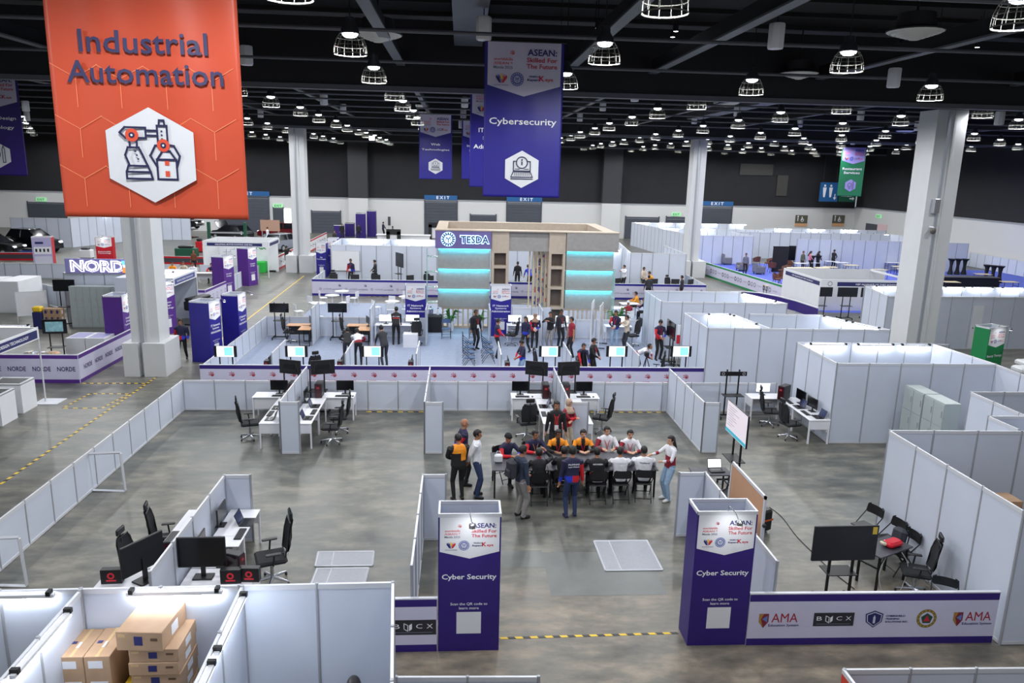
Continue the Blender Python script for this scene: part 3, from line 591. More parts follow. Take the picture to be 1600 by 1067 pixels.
# ================================================================ furniture
def make_folding_chair(m=None, seatm=None, name='folding_chair'):
    m = m or BLACKM; seatm = seatm or BLACK
    def fn():
        t = thing(name, '-', 'chair')
        MB().rbox(-.2, -.2, .43, .2, .2, .46, .012, seatm).build('seat', t)
        b = MB(); vs = []; fs = []; n = 8
        for j, z in enumerate((.66, .70, .82, .86)):
            for i in range(n+1):
                u = -1+2*i/n; ww = (.19, .205, .2, .165)[j]; vs += [(u*ww, -.27-.05*(z-.66)-.03*(1-u*u), z), (u*ww, -.255-.05*(z-.66)-.03*(1-u*u), z)]
        for j in range(3):
            for i in range(n):
                a = 2*(j*(n+1)+i); c = a+2*(n+1); fs += [(a, a+2, c+2, c), (a+1, c+1, c+3, a+3)]
        b.add(vs, fs, seatm, True).build('backrest', t)
        for s in (-1, 1):
            MB().tube([(s*.21, .24, 0), (s*.215, .02, .43), (s*.215, -.26, .68), (s*.2, -.29, .84), (s*.15, -.3, .87)], .0125, m, 6).build('leg', t)
            MB().tube([(s*.19, -.3, 0), (s*.195, -.06, .36), (s*.195, .12, .44)], .0125, m, 6).build('leg', t)
        b = MB(); b.tube([(-.19, -.26, .1), (.19, -.26, .1)], .009, m, 5).tube([(-.21, .2, .1), (.21, .2, .1)], .009, m, 5).build('crossbar', t)
        return t
    return fn
fold_chair = Proto(make_folding_chair())
blue_chair = Proto(make_folding_chair(mat('slate blue steel', (52, 56, 68), .45, .3), mat('slate blue vinyl seat', (70, 92, 130), .5)))
def make_office_chair():
    t = thing('office_chair', '-', 'chair')
    MB().rbox(-.25, -.24, .44, .25, .26, .52, .03, MESHF).build('seat', t)
    b = MB(); vs = []; fs = []; n = 8; prof = [(.56, .20, -.2), (.7, .22, -.245), (.9, .235, -.25), (1.05, .22, -.28), (1.12, .17, -.3)]
    for z, w, y in prof:
        for i in range(n+1): u = -1+2*i/n; vs += [(u*w, y-.05*(1-u*u), z), (u*w, y-.03-.05*(1-u*u), z)]
    for j in range(len(prof)-1):
        for i in range(n): a = 2*(j*(n+1)+i); c = a+2*(n+1); fs += [(a, a+2, c+2, c), (a+1, c+1, c+3, a+3)]
    b.add(vs, fs, MESHF, True)
    bk = b.build('backrest', t)
    b = MB(); b.tube([(-.2, -.21, .56), (-.235, -.26, .9), (-.17, -.31, 1.13), (.17, -.31, 1.13), (.235, -.26, .9), (.2, -.21, .56), (-.2, -.21, .56)], .014, BLACK, 6).tube([(0, -.1, .48), (0, -.27, .55), (0, -.33, .8), (0, -.34, 1.15)], .022, BLACK, 6); b.build('back_frame', bk)
    b = MB(); b.rbox(-.13, -.36, 1.17, .13, -.31, 1.3, .02, BLACK).tube([(0, -.34, 1.12), (0, -.35, 1.2)], .015, BLACK, 6); b.build('headrest', t)
    for s in (-1, 1):
        b = MB(); b.tube([(s*.2, 0, .46), (s*.29, 0, .47), (s*.29, -.02, .66)], .016, BLACK, 6).rbox(s*.29-.04, -.14, .66, s*.29+.04, .12, .69, .012, BLACK); b.build('armrest', t)
    MB().lathe([(.03, .1), (.03, .3), (.022, .3), (.022, .44), (0, .44)], CHROME, 10).build('gas_column', t)
    b = MB()
    for k in range(5): a = 2*PI*k/5+.3; b.tube([(0, 0, .12), (.3*math.cos(a), .3*math.sin(a), .075)], [.03, .016], CHROME, 6)
    st = b.build('star_base', t)
    for k in range(5): a = 2*PI*k/5+.3; MB().ell((.3*math.cos(a), .3*math.sin(a), .03), (.026, .026, .03), BLACK, 8, 6).build('caster', st)
    return t
office_chair = Proto(make_office_chair)
def make_desk(w=1.2, d=.6, m=None, name='office_desk', panel=True):
    m = m or DESKW
    def fn():
        t = thing(name, '-', 'desk')
        MB().rbox(-w/2, -d/2, .725, w/2, d/2, .75, .006, m).build('tabletop', t)
        if panel:
            MB().box(-w/2+.03, d/2-.08, .36, w/2-.03, d/2-.06, .725, m).build('modesty_panel', t)
            for s in (-1, 1): MB().box(s*(w/2-.03)-.012, -d/2+.05, .45, s*(w/2-.03)+.012, d/2-.05, .725, m).build('side_panel', t)
        for sx in (-1, 1):
            for sy in (-1, 1): MB().cbox(sx*(w/2-.03), sy*(d/2-.03), .3625, .04, .04, .725, m).build('leg', t)
        return t
    return fn
desk = Proto(make_desk()); desk_long = Proto(make_desk(1.4, .6))
WOODT = mat('orange wood desktop', (204, 150, 104), .45, noise=.07, nscale=5)
def make_wood_desk():
    t = thing('office_desk', '-', 'desk'); MB().rbox(-.7, -.3, .72, .7, .3, .75, .005, WOODT).build('tabletop', t)
    MB().box(-.66, .22, .25, .66, .24, .72, mat('dark grey panel', (70, 72, 78))).build('modesty_panel', t)
    for sx in (-1, 1): 
        b = MB(); b.box(sx*.66-.02, -.26, 0, sx*.66+.02, -.22, .72, BLACKM).box(sx*.66-.02, .22, 0, sx*.66+.02, .26, .72, BLACKM).box(sx*.66-.02, -.26, 0, sx*.66+.02, .26, .04, BLACKM); b.build('leg', t)
    return t
wood_desk = Proto(make_wood_desk)
def make_monitor(w=.54, h=.32, scr=None):
    def fn():
        t = thing('computer_monitor', '-', 'monitor')
        MB().rbox(-w/2, -.012, .12, w/2, .02, .12+h, .006, BLACK).build('housing', t)
        MB().rect(-w/2+.01, .135, w/2-.01, .11+h, scr or SCREEN, -.0135).build('screen', t)
        b = MB(); b.box(-.025, .01, .02, .025, .035, .25, BLACK).rbox(-.11, -.07, 0, .11, .1, .018, .004, BLACK); b.build('stand', t)
        return t
    return fn
monitor = Proto(make_monitor())
LITW = mat('lit white screen', (255, 255, 255), .3, emit=1.0, ecol=(246, 248, 255))
monitor_lit = Proto(make_monitor(.62, .36, LITW))
GLOWRED = mat('dark red glossy front', (62, 20, 28), .25)
def make_pc():
    t = thing('computer_tower', '-', 'computer'); MB().rbox(-.11, -.22, 0, .11, .22, .46, .015, BLACK).build('case', t)
    MB().box(-.095, -.235, .03, .095, -.22, .43, GLOWRED).box(-.04, -.24, .3, .04, -.234, .36, mat('red badge', (168, 44, 52))).build('front_panel', t)
    MB().box(-.114, -.18, .05, -.11, .18, .42, mat('dark tinted side', (44, 26, 32), .15)).build('side_window', t)
    return t
pc_tower = Proto(make_pc)
def make_laptop(lit=False):
    def fn():
        t = thing('laptop', '-', 'laptop'); MB().rbox(-.18, -.12, 0, .18, .12, .02, .004, BLACK).box(-.15, -.02, .02, .15, .09, .022, SCREEN).build('base', t)
        b = MB().at((0, .12, .02), 0, -.35); b.rbox(-.18, -.004, 0, .18, .006, .23, .003, BLACK).rect(-.165, .015, .165, .215, LITW if lit else mat('blue dark screen', (30, 40, 84), .2, emit=.05), -.0055); b.build('lid', t)
        return t
    return fn
laptop = Proto(make_laptop()); laptop_lit = Proto(make_laptop(True))
def make_keyboard():
    t = thing('keyboard', '-', 'keyboard'); b = MB(); b.rbox(-.22, -.07, 0, .22, .07, .022, .006, BLACK); b.build('body', t); b = MB()
    for r in range(4): b.box(-.21, -.06+.03*r, .022, .21, -.038+.03*r, .027, mat('grey key caps', (52, 52, 58), .6))
    b.build('keys', t); return t
keyboard = Proto(make_keyboard)
def make_mouse():
    t = thing('computer_mouse', '-', 'mouse'); MB().ell((0, 0, .008), (.03, .05, .022), BLACK, 10, 6).build('body', t); MB().ell((0, .025, .027), (.004, .01, .006), POST, 6, 4).build('wheel', t); return t
mouse = Proto(make_mouse)
def make_tv_stand(H=1.5, shelf=.75, W_=.22):
    def fn():
        t = thing('television_stand', '-', 'stand')
        for s in (-1, 1): MB().box(s*W_/1.0-.02, -.02, .08, s*W_+.02, .02, H, BLACKM).build('pole', t)
        for s in (-1, 1):
            b = MB(); b.box(s*W_*1.4-.02, -.32, .06, s*W_*1.4+.02, .32, .1, BLACKM)
            for y in (-.3, .3): b.ell((s*W_*1.4, y, .03), (.03, .03, .03), BLACK, 8, 6)
            b.build('foot', t)
        MB().box(-W_*1.5, -.03, .07, W_*1.5, .03, .11, BLACKM).build('crossbar', t)
        MB().box(-.28, -.25, shelf, .28, .12, shelf+.02, BLACKM).build('shelf', t)
        return t
    return fn
tv_stand = Proto(make_tv_stand())
def make_tv(w, h, scr, sides=0., inner=None):
    def fn():
        t = thing('television', '-', 'television'); MB().rbox(-w/2, -.015, -h/2, w/2, .03, h/2, .008, BLACK).build('housing', t)
        b = MB(); x = w/2-.012-sides*w; b.rect(-w/2+.01, -h/2+.015, w/2-.01, h/2-.01, SCREEN, -.0165)
        if scr: b.rect(-x, -h/2+.015, x, h/2-.01, scr, -.018)
        if inner: b.rect(-.05*w, -h*.36, w*.34, h*.38, inner, -.0195)
        b.build('screen', t)
        b = MB(); b.rbox(-w*.3, .03, -h*.36, w*.3, .055, h*.1, .01, BLACK).box(-.25, .055, -.06, .25, .075, .06, BLACKM)
        for s in (-1, 1):
            pts = [(s*(w*.34-.0*k), .032, -h*.25+k*h*.13) for k in range(5)]; b.tube([(s*w*(.36-.1*(k/4.)**2), .034, -h*.3+k*h*.16) for k in range(5)], .008, mat('grey back groove', (58, 60, 58), .5), 4)
        b.build('back_cover', t)
        return t
    return fn
tv_dark = Proto(make_tv(1.0, .58, None))
CYAN = mat('lit cyan picture', (150, 240, 236), .3, emit=.85, ecol=(120, 232, 224))
tv_show = Proto(make_tv(.84, .43, mat('lit presentation screen', (255, 255, 255), .3, emit=1.25), .115, CYAN))
def make_table(w, d, m, lm=None, h=.74, brace=True, name='folding_table'):
    lm = lm or BLACKM
    def fn():
        t = thing(name, '-', 'table'); MB().rbox(-w/2, -d/2, h-.03, w/2, d/2, h, .006, m).build('tabletop', t)
        for sx in (-1, 1):
            for sy in (-1, 1): MB().cbox(sx*(w/2-.06), sy*(d/2-.06), (h-.03)/2, .035, .035, h-.03, lm).build('leg', t)
            if brace: MB().cbox(sx*(w/2-.06), 0, .45, .025, d-.15, .025, lm).build('crossbar', t)
        return t
    return fn
CHARC = mat('charcoal table top', (66, 66, 74), .5, noise=.08, nscale=10)
meet_table = Proto(make_table(1.2, .9, CHARC)); small_table = Proto(make_table(.9, .5, CHARC))
wood_table = Proto(make_table(1.8, .75, mat('pale wood table top', (212, 196, 160), .5, noise=.05, nscale=4), name='work_table'))
white_table = Proto(make_table(1.8, .75, WHITE, name='work_table'))
def make_white_chair():
    t = thing('plastic_chair', '-', 'chair'); MB().rbox(-.21, -.2, .42, .21, .2, .45, .012, WHITE).build('seat', t)
    MB().rbox(-.2, -.23, .5, .2, -.2, .82, .012, WHITE).build('backrest', t)
    for sx in (-1, 1):
        for sy in (-1, 1): MB().tube([(sx*.17, sy*.16, .42), (sx*.21, sy*.2, 0)], .014, RAIL, 6).build('leg', t)
    return t
white_chair = Proto(make_white_chair)
def make_round_table():
    t = thing('round_table', '-', 'table'); MB().lathe([(0, .71), (.38, .71), (.4, .73), (.38, .74), (0, .74)], WHITE, 20).build('tabletop', t)
    MB().lathe([(.03, .03), (.03, .71)], RAIL, 10).build('column', t); MB().lathe([(.24, 0), (.24, .015), (.05, .04), (0, .04)], RAIL, 16).build('base', t); return t
round_table = Proto(make_round_table)
def make_tub_chair():
    m = mat('brown leather', (104, 60, 46), .5, noise=.08, nscale=8); t = thing('tub_chair', '-', 'chair')
    MB().lathe([(0, .36), (.24, .36), (.25, .4), (.24, .44), (0, .45)], m, 14).build('seat', t)
    b = MB(); vs = []; fs = []; n = 12
    for i in range(n+1):
        a = PI+PI*i/n; e = .15*math.sin(PI*i/n)
        for r, z in ((.27, .38), (.31, .62+e), (.28, .63+e), (.24, .42)): vs.append((r*math.cos(a), r*math.sin(a), z))
    for i in range(n):
        for k in range(4): q = (k+1) % 4; fs.append((i*4+k, i*4+q, i*4+4+q, i*4+4+k))
    b.add(vs, fs, m, True).build('backrest', t)
    for sx in (-1, 1):
        for sy in (-1, 1): MB().tube([(sx*.15, sy*.15, .37), (sx*.22, sy*.22, 0)], .014, BLACKM, 5).build('leg', t)
    return t
tub_chair = Proto(make_tub_chair)
# ---------------------------------------------------------------- people
def ik(a, c, l1, l2, pole):
    d = c-a; D = min(max(d.length, 1e-4), (l1+l2)*.999); u = d.normalized(); x = (l1*l1-l2*l2+D*D)/(2*D); h = math.sqrt(max(l1*l1-x*x, 0))
    p = pole-u*pole.dot(u); p = p.normalized() if p.length > 1e-5 else Vector((0, 0, 1))
    return a+u*x+p*h, a+u*D
V = Vector
POSES = {   # pelvis height, lean, ankles (x, y, z), knee pole, wrists right / left, elbow pole right / left, head pitch
    'stand':  (.93, .02, [(.11, .02, .08), (-.11, -.03, .08)], (0, 1, 0), [(.27, .05, .84), (-.27, .06, .84)], [(.3, -1, 0), (-.3, -1, 0)], .1),
    'walk':   (.91, .04, [(.09, .22, .08), (-.09, -.24, .11)], (0, 1, 0), [(.28, -.12, .86), (-.27, .2, .9)], [(.3, -1, 0), (-.3, -1, 0)], .1),
    'behind': (.93, -.02, [(.12, .03, .08), (-.12, -.02, .08)], (0, 1, 0), [(.05, -.2, .92), (-.05, -.2, .94)], [(1, -.4, 0), (-1, -.4, 0)], .1),
    'crossed': (.93, .02, [(.10, .02, .08), (-.10, 0, .08)], (0, 1, 0), [(-.10, .25, 1.16), (.10, .23, 1.12)], [(1, .1, -.3), (-1, .1, -.3)], .2),
    'front':  (.93, .03, [(.11, .02, .08), (-.11, 0, .08)], (0, 1, 0), [(.07, .27, 1.0), (-.07, .27, 1.0)], [(1, -.2, -.3), (-1, -.2, -.3)], .3),
    'phone':  (.93, .02, [(.11, .02, .08), (-.11, 0, .08)], (0, 1, 0), [(.08, .33, 1.33), (-.08, .33, 1.33)], [(1, 0, -.6), (-1, 0, -.6)], .1),
    'point':  (.93, .0, [(.10, .02, .08), (-.10, .04, .08)], (0, 1, 0), [(.16, .46, 1.20), (-.06, .26, 1.08)], [(.6, -.3, -.8), (-1, -.2, -.3)], .1),
    'pocket': (.93, .02, [(.11, .02, .08), (-.11, 0, .08)], (0, 1, 0), [(.27, .04, .86), (-.12, .2, .98)], [(.5, -1, 0), (-.8, -.6, 0)], .25),
    'sit':    (.52, .18, [(.13, .42, .08), (-.13, .40, .08)], (0, .6, 1), [(.10, .44, .80), (-.10, .44, .80)], [(1, -.3, -.5), (-1, -.3, -.5)], .12),
    'sitback': (.52, .05, [(.13, .40, .08), (-.13, .42, .08)], (0, .6, 1), [(.14, .36, .78), (-.14, .36, .78)], [(.8, -.6, -.4), (-.8, -.6, -.4)], .1),
    'chin':   (.52, .2, [(.13, .42, .08), (-.13, .40, .08)], (0, .6, 1), [(.17, .34, 1.16), (-.10, .42, .80)], [(1, .1, -.9), (-1, -.3, -.5)], .1),
    'bend':   (.90, 1.05, [(.11, .02, .08), (-.11, -.05, .08)], (0, 1, 0), [(.12, .62, .82), (-.12, .62, .82)], [(1, 0, 0), (-1, 0, 0)], -.2),
    'lean':   (.92, .5, [(.11, .02, .08), (-.11, -.08, .08)], (0, 1, 0), [(.18, .5, .86), (-.18, .5, .86)], [(1, 0, .2), (-1, 0, .2)], .1),
}
def person(label, loc, rz, pose, fit, h=1.70, skin=0, hair='short', turn=0., pitch=None, vox=.016, group=None, badge=None, hairm=None, wide=1.):
    """one continuous body grown over a posed skeleton; local +y is where the figure faces"""
    pz, lean, ank, kp, wr, ep, hp = POSES[pose]; k = h/1.70; hp = hp if pitch is None else pitch
    pel = V((0, 0, pz)); up = V((0, math.sin(lean), math.cos(lean))); fw = V((0, math.cos(lean), -math.sin(lean))); rt = V((1, 0, 0))
    S = []; segs = []      # swept solids and tagged segments
    body = MB(); X = WHITE
    def loft(rings, tg):
        vs = []; fs = []; n = 14
        for c, u, f, a, d in rings:
            for i in range(n):
                q = 2*PI*i/n; cx, sy = math.cos(q), math.sin(q); vs.append(tuple(c+u*(a*math.copysign(abs(cx)**.8, cx))+f*(d*math.copysign(abs(sy)**.85, sy))))
        for i in range(len(rings)-1):
            for j in range(n): q = (j+1) % n; fs.append((i*n+j, i*n+q, (i+1)*n+q, (i+1)*n+j))
        fs += [tuple(range(n-1, -1, -1)), tuple(range((len(rings)-1)*n, len(rings)*n))]; body.add(vs, fs, X)
    prof = [(-.10, .10, .085), (-.05, .15, .105), (.02, .168, .115), (.12, .155, .11), (.22, .15, .105), (.34, .172, .115), (.43, .185, .108), (.485, .165, .09), (.525, .085, .07)]
    loft([(pel+up*t, rt, fw, a*wide, d*wide) for t, a, d in prof], 'torso')
    segs.append(('torso', pel-up*.06, pel+up*.40, .15, .145))
    neck = pel+up*.52; hd = V((0, math.sin(lean*.5), math.cos(lean*.5))).normalized(); hc = neck+hd*.145+V((0, .025, 0))
    body.tube([tuple(neck-up*.03), tuple(hc)], [.058, .05], X, 10); segs.append(('neck', neck-up*.02, neck+hd*.06, .056, .05))
    R = Matrix.Rotation(turn, 3, 'Z') @ Matrix.Rotation(lean*.35-0-hp if False else -hp, 3, 'X'); hx, hf, hu = R @ V((1, 0, 0)), R @ V((0, 1, 0)), R @ V((0, 0, 1))
    def hell(c, r):
        b0 = len(body.v); body.ell((0, 0, 0), r, X, 14, 10)
        for i in range(b0, len(body.v)): q = V(body.v[i])+V(c); body.v[i] = tuple(hc+hx*q.x+hf*q.y+hu*q.z)
    hell((0, -.005, .02), (.074, .094, .10)); hell((0, .03, -.055), (.052, .06, .062)); hell((0, .098, -.018), (.012, .018, .022))
    for s in (-1, 1): hell((s*.076, -.008, -.01), (.012, .022, .03))
    segs.append(('head', hc+hu*.04, hc-hu*.06, .095, .07))
    J = {}
    for i, s in ((0, 1), (1, -1)):
        n = 'RL'[i]; hip = pel+rt*(s*.09)-up*.03*0+V((0, 0, -.03)); a = V(ank[i]); kn, a = ik(hip, a, .43, .42, V(kp)+V((s*.12, 0, 0)))
        tw = fit.get('legw', 1.)
        body.tube([tuple(hip), tuple(hip.lerp(kn, .5)), tuple(kn), tuple(kn.lerp(a, .35)), tuple(a)], [.088*tw, .078*tw, .060*tw, .058*tw, .044*tw], X, 10)
        segs.append(('thigh'+n, hip, kn, .086*tw, .06*tw)); segs.append(('calf'+n, kn, a, .06*tw, .044*tw))
        td = V((s*.12, 1, 0)).normalized(); hl = a-td*.06; hl.z = a.z-.04; toe = a+td*.17; toe.z = a.z-.052
        body.tube([tuple(hl), tuple(a+V((0, 0, -.03))+td*.03), tuple(a+td*.11+V((0, 0, -.045))), tuple(toe)], [.04, .046, .042, .028], X, 10); segs.append(('foot'+n, hl, toe, .042, .034))
        sh = pel+up*.455+rt*(s*.175*wide); e, w = ik(sh, V(wr[i]), .285, .25, V(ep[i])); aw = fit.get('armw', 1.)
        body.tube([tuple(sh), tuple(sh.lerp(e, .5)), tuple(e)], [.058*aw, .050*aw, .043*aw], X, 10); body.tube([tuple(e), tuple(e.lerp(w, .4)), tuple(w)], [.043*aw, .042*aw, .028*aw], X, 10)
        segs.append(('uarm'+n, sh, e, .055*aw, .043*aw)); segs.append(('farm'+n, e, w, .043*aw, .03*aw))
        fd = (w-e).normalized(); sv = fd.cross(V((0, 0, 1))); sv = sv.normalized() if sv.length > .2 else V((0, 1, 0)); pn = sv.cross(fd)
        if pose in ('stand', 'walk', 'pocket'): sv, pn = V((0, 1, 0)), V((-s, 0, 0))
        c = w+fd*.05; body.tube([tuple(w-fd*.01), tuple(w+fd*.03), tuple(w+fd*.085)], [.026, .034, .032], X, 8, flat=1.)
        for j, o in enumerate((-.028, -.009, .010, .028)):
            p0 = w+fd*.08+sv*o; L = (.06, .072, .068, .052)[j]; p1 = p0+fd*L*.55-pn*.006; p2 = p1+fd*L*.4-pn*.022; body.tube([tuple(p0), tuple(p1), tuple(p2)], [.0105, .010, .008], X, 6)
        tb = w+fd*.03+sv*.03; body.tube([tuple(tb), tuple(tb+fd*.035+sv*.022), tuple(tb+fd*.065+sv*.024-pn*.008)], [.013, .011, .009], X, 6)
        segs.append(('hand'+n, w+fd*.015, w+fd*.17, .034, .03))
        J['w'+n] = w; J['h'+n] = w+fd*.09; J['e'+n] = e
    o = body.build('person'); rm = o.modifiers.new('r', 'REMESH'); rm.mode = 'VOXEL'; rm.voxel_size = vox
    dg = bpy.context.evaluated_depsgraph_get(); me = bpy.data.meshes.new_from_object(o.evaluated_get(dg)); old = o.data; o.modifiers.clear(); o.data = me; bpy.data.meshes.remove(old); me.name = 'person'
    me.polygons.foreach_set('use_smooth', [True]*len(me.polygons))
    # colour every face by the segment it grew from
    nP = len(me.polygons); C = np.zeros(nP*3); me.polygons.foreach_get('center', C); C = C.reshape(-1, 3); best = np.full(nP, 9.); who = np.zeros(nP, int); tt = np.zeros(nP)
    for i, (n, a, b, ra, rb) in enumerate(segs):
        a = np.array(a); d = np.array(b)-a; t = np.clip((C-a)@d/(d@d), 0, 1); r = np.linalg.norm(C-a-t[:, None]*d, axis=1)-(ra+(rb-ra)*t)
        if n[:4] == 'thig' and pz < .6: r -= .02
        m = r < best; best[m] = r[m]; who[m] = i; tt[m] = t[m]
    ml = []; idx = np.zeros(nP, int)
    def slot(m):
        if m not in ml: ml.append(m)
        return ml.index(m)
    sk = SKINS[skin]; dark = mat('dark eye', (30, 22, 20), .4); lip = mat('lip', (150, 84, 76), .5); hcv = np.array(hc)
    for i, (n, *_) in enumerate(segs):
        sel = np.where(who == i)[0]; base = n.rstrip('RL') if n not in ('neck', 'head', 'torso') else n
        for f in sel:
            p = C[f]; m = None
            if 'rule' in fit: m = fit['rule'](n, tt[f], p)
            if m is None:
                if base == 'torso': m = fit['top'] if tt[f] > fit.get('hem', .06) else fit['pants']
                elif base in ('uarm', 'farm'): m = fit.get('sleeve', fit['top']) if (base == 'uarm' and tt[f] < (.55 if fit.get('short') else 2)) or (base == 'farm' and not fit.get('short') and tt[f] < .92) else sk
                elif base in ('thigh', 'calf'): m = fit['pants'] if not (base == 'thigh' and tt[f] < fit.get('coat', 0.)) else fit['top']
                elif base == 'foot': m = fit.get('shoes', BLACK) if p[2] > .022 else fit.get('sole', fit.get('shoes', BLACK))
                else: m = sk
            if n == 'head':
                q = p-hcv; lx, ly, lz = q@np.array(hx), q@np.array(hf), q@np.array(hu)
                if ly > .05 and abs(abs(lx)-.03) < .013 and abs(lz-.012) < .009: m = dark
                elif ly > .05 and abs(lx) < .022 and abs(lz+.062) < .008: m = lip
            idx[f] = slot(m)
    me.materials.clear()
    for m in ml: me.materials.append(m)
    me.polygons.foreach_set('material_index', idx.tolist()); me.update()
    tag(o, label, 'person', group); o.location = loc; o.rotation_euler = (0, 0, rz); o.scale = (k, k, k)
    HM = hairm or HAIRB
    def head_shell(r, keep, m, nm, n=18, kk=14):
        b = MB(); b.ell((0, -.005, .02), r, m, n, kk); vs = [V(v) for v in b.v]; fs = [f for f in b.f if keep(sum((vs[i] for i in f), V())/len(f))]
        b.f = fs; b.mi = [0]*len(fs); b.sm = [True]*len(fs); b.v = [tuple(hc+hx*v.x+hf*v.y+hu*v.z) for v in vs]; q = b.build(nm, o, angle=2)
        s = q.modifiers.new('s', 'SOLIDIFY'); s.thickness = .012; return q
    if hair in ('short', 'long', 'bun'):
        head_shell((.086, .107, .114), lambda c: (c.z > .058 or c.y < .02+.25*c.z) and c.z > (-.05 if c.y < -.02 else .0), HM, 'hair')
        if hair == 'long':
            rg = [(hc+hu*.06-hf*.05, .085, .06), (hc-hu*.04-hf*.06, .10, .055), (hc-hu*.16-hf*.085, .105, .045), (hc-hu*.27-hf*.10, .10, .04), (hc-hu*.37-hf*.10, .07, .03)]
            b = MB(); vs = []; fs = []; n = 10
            for c, a, d in rg:
                for i in range(n): q = 2*PI*i/n; vs.append(tuple(c+hx*a*math.cos(q)+hf*d*math.sin(q)))
            for i in range(len(rg)-1):
                for j in range(n): q = (j+1) % n; fs.append((i*n+j, i*n+q, (i+1)*n+q, (i+1)*n+j))
            fs += [tuple(range(n-1, -1, -1)), tuple(range((len(rg)-1)*n, len(rg)*n))]; b.add(vs, fs, HM, True); b.build('hair', o, angle=2)
    elif hair == 'scarf':
        head_shell((.092, .112, .124), lambda c: not (c.y > .045 and c.z < .075 and abs(c.x) < .06), HM, 'headscarf')
        b = MB(); b.T = Matrix.Translation(hc); b.lathe([(.075, -.09), (.1, -.13), (.15, -.2), (.19, -.27), (.13, -.28), (.05, -.2)], HM, 14); b.build('headscarf', o, angle=2)
    elif hair == 'beanie':
        head_shell((.092, .112, .122), lambda c: c.z > .02 and (c.z > .03 or c.y < .03), HM, 'knit_cap')
    if badge:
        b = MB(); ch = neck+fw*.06-up*.02; ce = pel+up*.17+fw*.15*wide+fw*.01
        for s in (-1, 1): b.tube([tuple(neck+rt*s*.06-fw*.03), tuple(ch+rt*s*.07+fw*.035-up*.06), tuple(pel+up*.34+rt*s*.03+fw*.14*wide), tuple(ce)], .008, badge, 4)
        l = b.build('lanyard', o); b = MB(); b.T = Matrix.Translation(ce); b.box(-.05, -.006, -.15, .05, .008, -.01, WHITE); b.build('badge', l)
    return o, dict(hc=hc, hx=hx, hf=hf, hu=hu, pel=pel, up=up, fw=fw, neck=neck, **J)
def back_print(o, inf, lines, m, z=.40, w=.26, h=.035, wide=1.):
    """lettering across the shoulders of a jacket"""
    b = MB(); c = inf['pel']+inf['up']*z-inf['fw']*(.122*wide+.004); b.frame(c, (1, 0, 0), inf['up']); 
    for i, s in enumerate(lines): b.text(s, 0, -i*h*1.6, w, h, m, 0, .03)
    b.build('back_lettering', o)
# ================================================================ near field: storage booth, low walls, work cells
booth('white storage booth along the lower left edge with cardboard cartons inside', [(-7.66, 8.93, -.84, 9.03), (-4.73, 8.93, -4.70, 5.0), (-2.75, 8.98, -2.66, 5.0), (-.84, 9.03, -.6, 6.1)], 2.48)
tube_light('lit tube on the back panel of the storage booth, cut by the left picture edge', (-6.3, 8.87), (-5.02, 8.89), 2.42)
tube_light('lit tube on the back panel behind the carton stack', (-4.15, 8.90), (-2.98, 8.92), 2.42)
tube_light('lit tube on the divider left of the tall cartons', (-4.65, 7.3), (-4.66, 8.55), 2.42)
tube_light('lit tube on the divider right of the carton stack, farther one', (-2.66, 7.62), (-2.68, 8.85), 2.42)
tube_light('lit tube on the divider right of the carton stack, nearer one', (-2.62, 6.3), (-2.65, 7.5), 2.42)
TAPE = mat('tan carton tape', (196, 164, 118), .4)
def carton(label, x0, y0, z0, x1, y1, z1, rz=0., group=None, hole='top', tags=1):
    t = thing('cardboard_box', label, 'box', ((x0+x1)/2, (y0+y1)/2, z0), rz); w, d, h = (x1-x0)/2, (y1-y0)/2, z1-z0
    MB().rbox(-w, -d, 0, w, d, h, .006, CARTON).build('carton', t)
    b = MB()
    if hole == 'top':
        b.box(-.02, -d, h, .02, d, h+.002, TAPE).rbox(-.018, -.12, h, .018, 0, h+.012, .004, WHITE).box(-w*.75, -d*.1, h, -w*.35, d*.08, h+.003, NAVY)
        b.box(-w*.7, -d-.003, h-.16, w*.4, -d, h-.06, WHITE).box(-w*.65, -d-.003, h-.52, w*.7, -d, h-.34, WHITE)
    else:
        b.box(-.06, -d-.003, h*.3, .04, -d, h*.78, NAVY).box(-w*.9, -d-.003, h*.72, -w*.6, -d, h*.86, TAPE).box(w*.5, -d-.003, h*.55, w*.8, -d, h*.7, mat('brown print', (96, 70, 50)))
        b.box(w, -d*.3, h*.2, w+.003, d*.2, h*.75, WHITE)
    b.build('stickers', t); return t
p, q = G(90, 1027, 1.95), G(110, 983, 1.95)
carton('tall brown carton on the left of a pair, upright in the storage booth', p.x, p.y, 0, p.x+.29, q.y, 1.95); carton('tall brown carton on the right of a pair, upright in the storage booth', p.x+.295, p.y, 0, p.x+.60, q.y+.02, 1.95)
p = G(198, 1016, 2.02); q = G(275, 1016, 2.02)
for i in range(8):
    carton('flat brown carton, %s from the top of the stack under the tilted one' % ordinal(7-i), p.x+.012*(i % 2), p.y+.01*(i % 3), 2.02-.175*(8-i), q.x+.012*(i % 2), p.y+.72, 2.02-.175*(7-i)-.004, hole='side', group='flat cartons in the stack')
carton('pale brown carton lying skewed on top of the carton stack', p.x-.09, p.y-.02, 2.02, q.x-.12, p.y+.70, 2.27, -.07, hole='side')
t2 = thing('equipment_case', 'yellow trunk between the tall cartons and the carton stack', 'trunk', (p.x-.06, p.y+.3, 0)); MB().rbox(-.05, -.5, 0, .05, .3, 1.5, .01, YELLOW).build('body', t2); MB().box(-.055, -.52, 1.2, .055, -.5, 1.26, BLACK).build('latch', t2)
